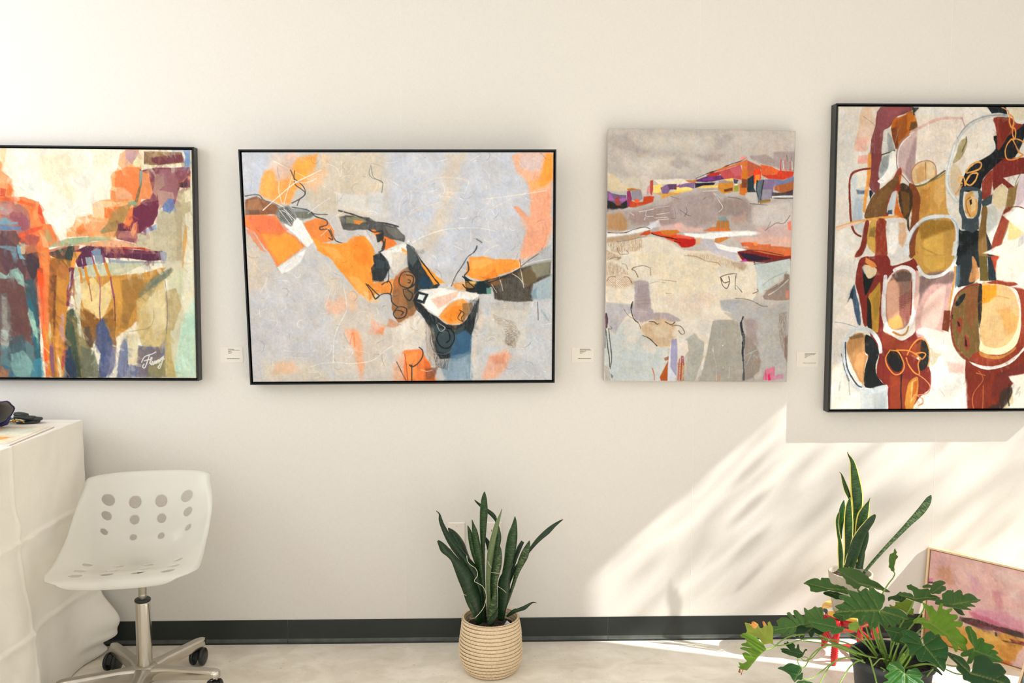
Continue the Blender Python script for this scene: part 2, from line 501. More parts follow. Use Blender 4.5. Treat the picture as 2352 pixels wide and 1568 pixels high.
ART = {}
ART['P1'] = '''a fbefd6 2.7 0 1 0 -570 -18 1045 -41 1028 1026 -620 1034
a fff6e4 40.3 6.7 1 .2 394 -3 780 -9 755 157 655 295 555 383 504 282 426 168
a f8e3bc 20.1 9.4 .7 .4 510 31 607 15 627 108 555 159 513 138
a eaf0e4 20.1 9.4 .8 .4 439 75 509 95 501 196 447 211 432 146
a f6dfb4 20.1 9.4 .6 .4 583 137 631 158 608 223 576 195
a e7efe2 16.1 6.7 .6 .4 602 223 678 230 644 288 606 281
a f9e6c2 16.8 8.1 .6 .4 683 7 758 13 735 71 681 64
a fffaf0 20.1 6.7 .8 .3 560 195 602 238 588 353 562 325
a f9d3a0 4 2.7 .9 .2 383 -3 404 -3 396 61 385 97 380 97
a f29a5e 2.7 2 1 .2 274 70 381 53 388 68 383 94 401 115 421 138 413 168 420 175 414 208 398 211 269 220
a f6b384 3.4 2 .9 .3 380 113 399 117 411 139 394 154 378 151
a d9563a 2 2 .95 .2 378 171 399 175 392 208 377 209
a f07a3a 2.7 2 .9 .2 403 152 419 158 413 202 398 206
a f7a66e 2.7 2 .8 .3 380 90 395 112 411 132 390 133 379 125
a e98248 2 2 1 .2 162 211 430 208 453 208 472 219 503 229 510 260 522 325 538 326 546 357 558 397 543 419 527 426 531 499 475 543 367 544 151 546
a ef5b2a 2.7 2.7 .9 .3 377 212 430 214 478 239 503 239 488 255 456 239 408 228 376 226
a b07468 3.4 2.7 1 .2 376 226 408 227 446 244 466 269 474 326 453 362 426 384 372 377
a 9d5560 2.7 2 .9 .2 409 269 445 275 471 311 469 347 443 358 433 326 406 305
a c08e8c 3.4 2.7 .9 .3 376 235 408 240 418 269 396 290 375 283
a f4874a 2 2 1 .2 467 261 500 245 515 296 521 327 497 347 479 326 473 290
a f8a05e 2 2 .8 .2 480 272 497 260 503 296 487 311
a e4482a 2.7 2.7 .9 .3 500 239 510 268 518 322 508 325 496 282
a e2502c 2.7 2.7 .85 .3 431 369 470 347 514 330 508 347 469 369 436 391
a 9d4a4a 3.4 2.7 .8 .3 425 391 475 369 501 383 495 419 457 427
a 79a8bc 2.7 2.7 .95 .4 374 301 396 301 409 315 433 317 429 326 406 331 373 328
a 5b88b4 2.7 2.7 .95 .4 373 331 416 335 444 339 432 352 394 354 373 353
a a7c5bd 2 2 .8 .4 375 253 386 256 383 266 375 265
a 6c4a48 2.7 2.7 1 .2 104 356 424 355 436 393 431 413 462 442 483 492 496 507 490 645 490 1014 82 1016
a 5b3c42 4 2.7 .9 .2 372 363 393 384 430 427 455 500 448 573 389 544 369 486
a 3f3238 4 3.4 .9 .2 456 449 500 446 496 521 475 572 454 522
a 69443f 4 2.7 .9 .2 366 573 426 558 457 609 471 719 446 822 404 793 364 646
a 7cbac6 2 2 .9 .3 426 416 452 410 455 427 440 456 450 479 434 477 426 449
a d9b58c 2 2 .9 .2 435 420 457 416 451 456 439 459
a b8704e 3.4 2.7 .9 .3 452 420 496 412 500 441 456 458
a 92b6a8 2.7 2.7 .9 .3 403 526 427 515 443 551 445 599 425 587 412 558 388 566 367 562 367 537 389 551
a a5cdb8 2.7 2 .8 .3 414 534 431 536 439 573 423 566
a 34525a 4.7 3.4 .9 .4 448 573 475 565 487 653 487 792 487 940 473 925 459 733
a 2c6a78 3.4 2.7 .9 .4 446 616 461 631 481 741 489 866 488 969 478 969 468 807 455 704
a a8d0b8 2.7 2.7 .95 .3 456 689 469 711 479 770 482 829 472 810 459 756 452 719
a 66625e 5.4 3.4 .9 .4 365 632 387 624 396 690 397 822 359 837
a a39f92 6 4 .8 .6 370 639 386 646 385 749 393 778 387 815 365 808
a b7c2b4 5.4 4 .8 .5 362 786 387 793 391 859 369 874 359 844
a 5c8c90 6.7 5.4 .8 .6 358 859 391 866 430 822 467 859 480 999 354 1000
a 40555c 5.4 5.4 .8 .6 392 822 436 807 444 888 410 955 378 911
a 8fbdb2 4.7 4.7 .8 .6 390 896 434 881 465 940 452 999 398 999
a 3f8ea6 4 4 .8 .6 465 925 494 910 497 999 458 999
a 2f6f92 4 3.4 .7 .6 356 940 388 955 409 999 354 1000
a e0783c 3.4 3.4 .7 .5 356 940 372 963 388 967 381 1000 354 1000
a 74909a 4 2.7 .9 .4 424 427 428 478 417 486 402 442 371 428 371 421 403 420
a ee7a3e 2 2 1 .2 485 420 513 383 527 426 534 470 527 645 521 792 518 1014 505 999 501 792 496 682 492 572 498 499 495 456
a f3541e 2.7 2.7 .95 .3 487 518 510 512 504 645 505 777 514 940 503 940 497 777 494 645
a f4914c 2.7 2.7 .9 .3 500 441 525 441 525 499 519 543 504 499
a fbae7c 2 2 .9 .3 502 361 526 390 528 426 512 427
a e98058 2.7 2 .9 .3 489 572 495 601 499 689 503 792 494 777 489 682 484 587
a f28b2c 2 2 .9 .3 503 763 514 799 525 858 526 954 518 991 508 888 501 836
a b39a63 2 2 .95 .2 514 353 526 348 539 354 543 390 533 412 519 390
a ef7c44 2 2 .95 .2 522 329 538 326 556 383 557 399 545 391 534 363
a 9fb48c 2 2.7 1 .2 526 428 555 399 609 383 674 377 729 381 728 392 674 397 630 414 576 419
a c8c6a0 2 2 .8 .3 674 377 730 378 728 388 685 390
a c1745a 2 2.7 .95 .2 529 438 576 422 630 417 624 440 575 448 532 452
a f0a070 2.7 2.7 .9 .2 609 411 674 402 728 392 782 399 836 423 858 438 792 431 717 424 652 418
a f6b98e 2 2.7 .9 .2 695 403 750 395 793 409 831 423 749 424 706 417
a f8b06e 2 2 1 .2 588 346 610 336 620 295 644 291 676 280 675 237 699 222 734 214 731 178 739 157 736 121 742 101 756 89 766 49 779 20 788 0 828 -1 838 62 829 235 750 381 674 377 588 382
a fcd3a4 2.7 2.7 .9 .2 677 237 705 223 775 230 720 251 712 301 676 294
a fbc99a 2.7 2.7 .9 .2 620 297 644 295 719 313 676 323 643 315 616 339
a f4a56c 2.7 2 .95 .2 665 312 719 316 702 352 664 376 651 353
a ec7c3c 2 2 1 .2 713 252 753 247 785 244 774 279 752 272 730 301 713 294
a f0a06a 2 2 .9 .2 612 346 654 324 675 328 653 367 620 382
a e87c3a 2 2.7 .9 .2 627 338 643 321 648 353 631 375 615 353
a f59a5c 2 2 1 .2 735 178 787 163 808 192 791 221 748 230 734 214
a f4854a 2 2 1 .2 751 99 789 76 837 78 827 206 808 221 797 192 776 164 749 164
a f6b389 2 2 .9 .2 749 178 776 164 808 199 797 214 754 213
a f8bd92 2 2 .9 .2 768 20 790 0 829 -1 827 48 778 77 758 89
a c4a0a0 2 2 .9 .2 790 34 812 5 829 2 831 55 805 63
a f3e9b8 2 2 1 .2 811 55 828 19 842 19 844 48 832 74 810 75
a cfa0a8 2 2 .9 .3 786 3 812 0 806 34 787 46
a 8d6a4e 2 2.7 1 .2 847 8 971 10 975 56 897 66 844 65
a 7a3f48 2 2 1 .2 871 26 970 15 971 50 897 63 871 52
a a8845c 2.7 2 .8 .3 848 12 968 9 967 20 865 33
a f3ecc8 1.3 2 1 .1 843 66 897 67 957 58 978 55 977 67 897 80 840 75
a 7fa0c8 2 2 1 .2 972 -4 996 -3 994 72 978 70 978 24
a b0b9d8 2 2 .7 .3 920 -5 995 -3 995 10 941 6
a 8a4c58 2 2 1 .2 840 88 886 77 994 74 995 165 960 161 948 234 894 234 871 321 832 358 820 409 750 388 758 322 795 322 807 250 829 228 851 213 872 184 863 134 839 134
a f19258 2 2 1 .2 834 98 859 88 863 134 872 184 862 213 835 215 826 257 818 235 830 192
a 7c6a4c 2 2 1 .2 831 85 840 91 836 156 827 206 818 257 807 242 819 192 829 156
a 8ab0b8 1.3 1.3 .9 .2 832 91 840 91 837 127 830 156
a a26a70 2.7 2 1 .2 897 84 945 87 955 132 948 219 922 198 895 169 885 133
a b88c80 2.7 2 1 .2 880 105 909 101 912 155 895 169 884 205 872 184 879 141
a c39c8c 2.7 2 .9 .2 887 174 938 183 942 212 894 256 889 220
a f1954e 2 2 .9 .3 958 145 994 105 994 125 971 139 959 151
a 4a3040 1.3 1.3 .9 .2 974 132 987 115 986 154 976 161 970 147
a 3c2a38 1.3 1.3 .9 .2 958 144 969 137 971 163 960 161
a 732e46 2.7 2.7 1 .2 807 257 840 228 889 220 888 278 871 314 837 351 821 365 800 322
a 5d2040 2 2 1 .2 756 321 773 319 794 332 795 351 777 354 753 350
a 2c2434 1.3 1.3 .9 .2 754 344 778 345 777 354 755 353
a bd7a74 2 2 .9 .2 778 351 805 354 821 365 815 387 783 380 755 388 755 354
a ee7c44 2 2 .95 .2 777 322 792 257 807 250 804 308 794 332
a f2a06c 2 2 .9 .2 805 322 821 307 816 351 804 380 796 358
a 7fae90 2 2 .95 .2 791 228 808 221 824 228 820 242 802 240 787 257
a b08b52 2 2 .95 .2 736 272 775 243 802 235 787 279 773 317 751 323 740 352 696 359 719 323
a 9a7a4a 2 2 .8 .2 719 323 752 308 751 352 696 367
a 6f9c80 2 2 .8 .3 702 349 718 342 714 356 696 358
a d9cfb4 3.4 3.4 1 .2 958 176 996 161 997 262 1007 996 924 997 911 826 915 569 874 423 814 416 821 365 843 351 881 343 888 256 937 255
a c9bea0 4 3.4 1 .2 888 278 954 233 963 320 966 480 917 488 906 452 820 423 821 365 881 343
a bba985 4 3.4 .9 .3 937 234 970 226 964 349 960 473 944 481 946 349
a 6a83b8 2 2 1 .2 902 246 921 209 940 212 941 248 926 274 904 263
a 86a0c8 2 2 .9 .2 835 355 859 336 881 321 881 343 859 355 837 361
a c3b48f 3.4 2.7 .9 .2 952 176 996 158 993 262 971 291 951 248
a f4e6c2 2.7 2.7 1 .2 973 183 994 168 995 219 976 227
a dba55e 2.7 2.7 .9 .3 974 320 986 335 979 422 967 517 961 510 967 378
a e9e3c9 2.7 2.7 1 .2 976 277 997 262 1002 495 1002 641 967 715 950 745 959 612 968 480 981 378
a dfdbb8 3.4 2.7 .9 .2 916 532 949 510 963 539 952 642 962 715 939 789 924 997 902 997 911 789 909 627
a cbd2a8 2.7 2.7 .8 .3 952 524 960 524 955 671 949 715
a cfe8cf 2.7 2.7 1 .1 957 745 1003 626 1004 818 1007 996 930 997 925 967 943 848
a c0e4cc 2.7 2.7 .8 .2 961 759 1001 685 1002 789 960 818
a 5c2a42 2 2 1 .2 611 443 652 418 717 424 749 429 803 432 858 439 899 439 900 478 857 484 781 470 721 471 673 454 647 515 622 513 612 484
a 7c3c50 2 2 .9 .2 727 436 803 438 868 442 895 452 803 453 738 453
a b53f28 2 2.7 .95 .2 673 418 749 424 831 423 868 438 803 432 717 429
a a0a4b0 2 2 1 .2 890 440 912 444 911 484 895 481
a 39403a 2 2.7 1 .2 530 450 587 426 611 418 607 484 585 491 532 463
a 5c4030 2 2 .9 .2 532 455 575 448 585 484 553 477
a 7f8fa8 2 2 1 .2 664 442 684 429 698 433 697 458 672 463
a 93a0a4 2 2 1 .2 646 469 666 466 672 498 660 515 650 498
a 8f9ca0 2 2 1 .2 676 461 701 457 708 490 688 502 677 490
a c9c8a8 2 2.7 1 .2 724 487 781 482 846 484 911 485 911 493 856 508 790 533 725 556 627 549 607 557 612 513 650 505 672 499 715 497
a f4ead0 2 2.7 1 .2 782 533 829 503 867 493 913 491 889 503 845 525 801 548 785 545
a e9dcb4 2.7 2.7 .8 .3 742 519 780 511 769 533 736 539
a 9aa6b8 2 2 .9 .3 722 475 786 485 889 485 889 488 769 494 724 490
a d1933e 4 4 1 .3 627 556 725 548 790 542 839 533 878 518 911 510 877 569 832 650 813 746 741 820 709 761 621 791 603 644 599 571
a e2a648 4 3.4 .9 .3 724 570 746 555 779 562 777 643 765 702 745 643
a a87a3c 5.4 4 .9 .3 757 570 834 540 838 628 798 702 774 783 753 776 766 658
a 8b8668 5.4 3.4 1 .2 838 584 888 532 927 510 932 524 899 569 871 613 837 642 816 635
a 6c7a74 4 3.4 .9 .2 849 606 899 561 927 517 910 532 871 569
a d7bb7c 6 4 .9 .3 810 657 899 569 914 642 906 804 882 863 827 879 807 790
a e8d6aa 5.4 3.4 .8 .3 843 642 904 598 906 774 867 834 852 731
a bfa878 4 3.4 .9 .3 903 613 942 598 957 678 928 789 906 789
a f3d898 3.4 3.4 .9 .2 621 586 670 556 691 592 689 688 667 717 635 688
a f9dd9c 3.4 3.4 .95 .2 691 600 724 570 734 636 716 687 699 732 677 739 667 688
a 8b5a28 4 3.4 .95 .3 624 688 667 717 688 747 675 820 652 880 632 806 622 747
a 9c6a2e 4 3.4 .9 .3 699 732 733 687 736 776 740 864 719 835
a 5f4c3a 4.7 3.4 .9 .3 633 776 655 769 663 865 641 865
a 4f5a80 4 3.4 1 .3 676 769 697 732 709 776 729 842 716 938 704 998 677 998 685 894 669 850
a 6a6c8c 4.7 4 .9 .4 707 850 740 864 733 953 710 998 694 968
a 60688c 4.7 4 .9 .5 811 856 882 863 900 826 906 774 904 863 886 997 737 998 751 864 779 805 777 938 810 938
a 8088a4 5.4 4 .9 .5 763 827 779 805 772 901 754 983 738 968
a e3d5b0 2.7 2.7 1 .2 776 805 811 811 809 938 793 945 778 938
a d8c79c 3.4 2.7 .7 .3 763 801 812 805 807 819 763 827
a 7e6c6c 5.4 4 .8 .5 811 864 849 871 893 863 870 953 825 997 803 997
a 9a9060 5.4 4 .9 .4 848 938 898 900 902 997 836 997
a c9b06c 4 3.4 .9 .4 900 789 917 774 920 893 935 997 902 997
a 3c4a3a 3.4 3.4 1 .3 572 715 602 691 612 732 615 821 627 998 573 999 567 865
a 4f5c44 4.7 3.4 .8 .3 579 725 596 725 604 850 585 939 577 836
a 2e3c5a 4 3.4 .9 .4 567 858 587 865 601 939 606 998 562 999
a 8c7c50 4 3.4 .9 .3 596 718 623 740 632 821 663 894 660 998 622 998 609 850
a 6c705c 4.7 3.4 .9 .4 620 858 668 879 682 998 627 998
a c6812f 3.4 3.4 1 .2 531 470 607 484 604 593 580 703 570 865 565 999 518 999 518 792 524 572
a a8622a 3.4 3.4 .9 .3 531 484 553 470 550 572 536 718 523 792 521 645
a d88f3a 3.4 2.7 .9 .3 550 572 583 557 580 689 561 821 545 806 553 689
a 7a4a2a 3.4 2.7 .9 .3 528 499 546 521 542 616 527 630
a b8703a 3.4 2.7 .9 .3 558 491 590 498 583 571 556 557
a f6a54e 2.7 2.7 .9 .3 539 821 556 792 548 888 562 991 540 999
a 5a3422 4 2.7 .8 .4 546 550 551 550 545 674 540 777 534 821 536 689
a d7cf9e 2 2 .9 .2 520 762 525 748 528 792 523 836 519 814
a 8c5a78 2 2 .9 .3 520 851 532 843 534 939 534 999 526 999 520 925
a c89a98 2.7 2 .9 .3 560 725 571 718 568 851 558 821 554 792
a b94a52 2 2 .9 .3 568 851 574 858 568 939 558 969 558 925
a f3e7c0 2 2 .9 .2 546 895 554 925 557 999 549 999 544 939
a 722f4c 2 2 1 .2 591 516 609 514 606 571 592 630 588 681 579 683 583 615 592 571
a c4bcc4 1.3 1.3 .9 .2 593 535 600 527 596 593 588 615
a f3a24a 2 2 1 .2 608 447 637 443 618 476 608 514 598 510 605 476
a e9e6cc 2.7 2.7 .9 .2 611 557 627 556 630 644 623 732 626 821 619 813 612 718 606 630
s 6b3560 6 0.7 .9 .1 633 483 638 498 639 515
s dd9030 8.1 0.7 1 .1 625 520 630 542 632 578
s dd9030 9.4 0.7 1 .1 645 513 649 549 655 585
s b06a58 3.4 0.7 .9 .1 655 585 660 622 663 659
s 8c4468 6.7 0.7 .9 .1 667 454 672 483 676 506
s d98a2c 9.4 0.7 1 .1 675 503 682 534 690 556
s b4707c 4 0.7 .9 .1 690 556 692 614 688 688
s 6a3c54 2.7 0.7 .9 .1 688 688 689 747
s 8c4468 8.1 0.7 .9 .1 705 454 708 483 713 505
s dd8c2c 10.7 0.7 1 .1 712 497 720 534 727 556
s a0506c 6 0.7 .9 .1 727 556 730 592 736 643
s 7a3c50 3.4 0.7 .9 .1 736 643 738 687 737 746
s c4a0b8 2.7 0.7 .9 .1 635 476 637 498
s d8c4d0 2 0.7 .7 .1 631 571 628 615 625 652
s b09a70 2 0.7 .7 .3 865 701 865 738 851 775 818 787 785 794
s 59607c 2 0.7 .6 .3 904 569 909 627 910 715 906 804
s 5a3630 2 0.7 .6 .3 740 717 736 790
s f0efe8 2.7 0 .95 .05 821 930 830 908 845 898 857 893 869 884
s f0efe8 2.7 0 .95 .05 847 901 842 920 836 941 830 956 824 950 829 938
s f0efe8 2.7 0 .95 .05 830 924 840 920 850 917
s f0efe8 2.7 0 .95 .05 847 935 853 921 856 910 853 910 849 929 853 941
s f0efe8 2.7 0 .95 .05 853 941 859 932 858 926 855 933 858 941 863 935
s f0efe8 2.7 0 .95 .05 862 938 865 924 867 936 870 923 871 935 874 921 876 932
s f0efe8 2.7 0 .95 .05 876 932 878 918 880 929 883 915 885 926
s f0efe8 2.7 0 .95 .05 891 906 886 912 887 918 892 908 889 927 884 946 879 958 875 951 881 941
s f0efe8 2.7 0 .9 .05 895 902 893 909 896 914 892 920
s f0efe8 3.4 0 .8 .05 882 935 880 945'''
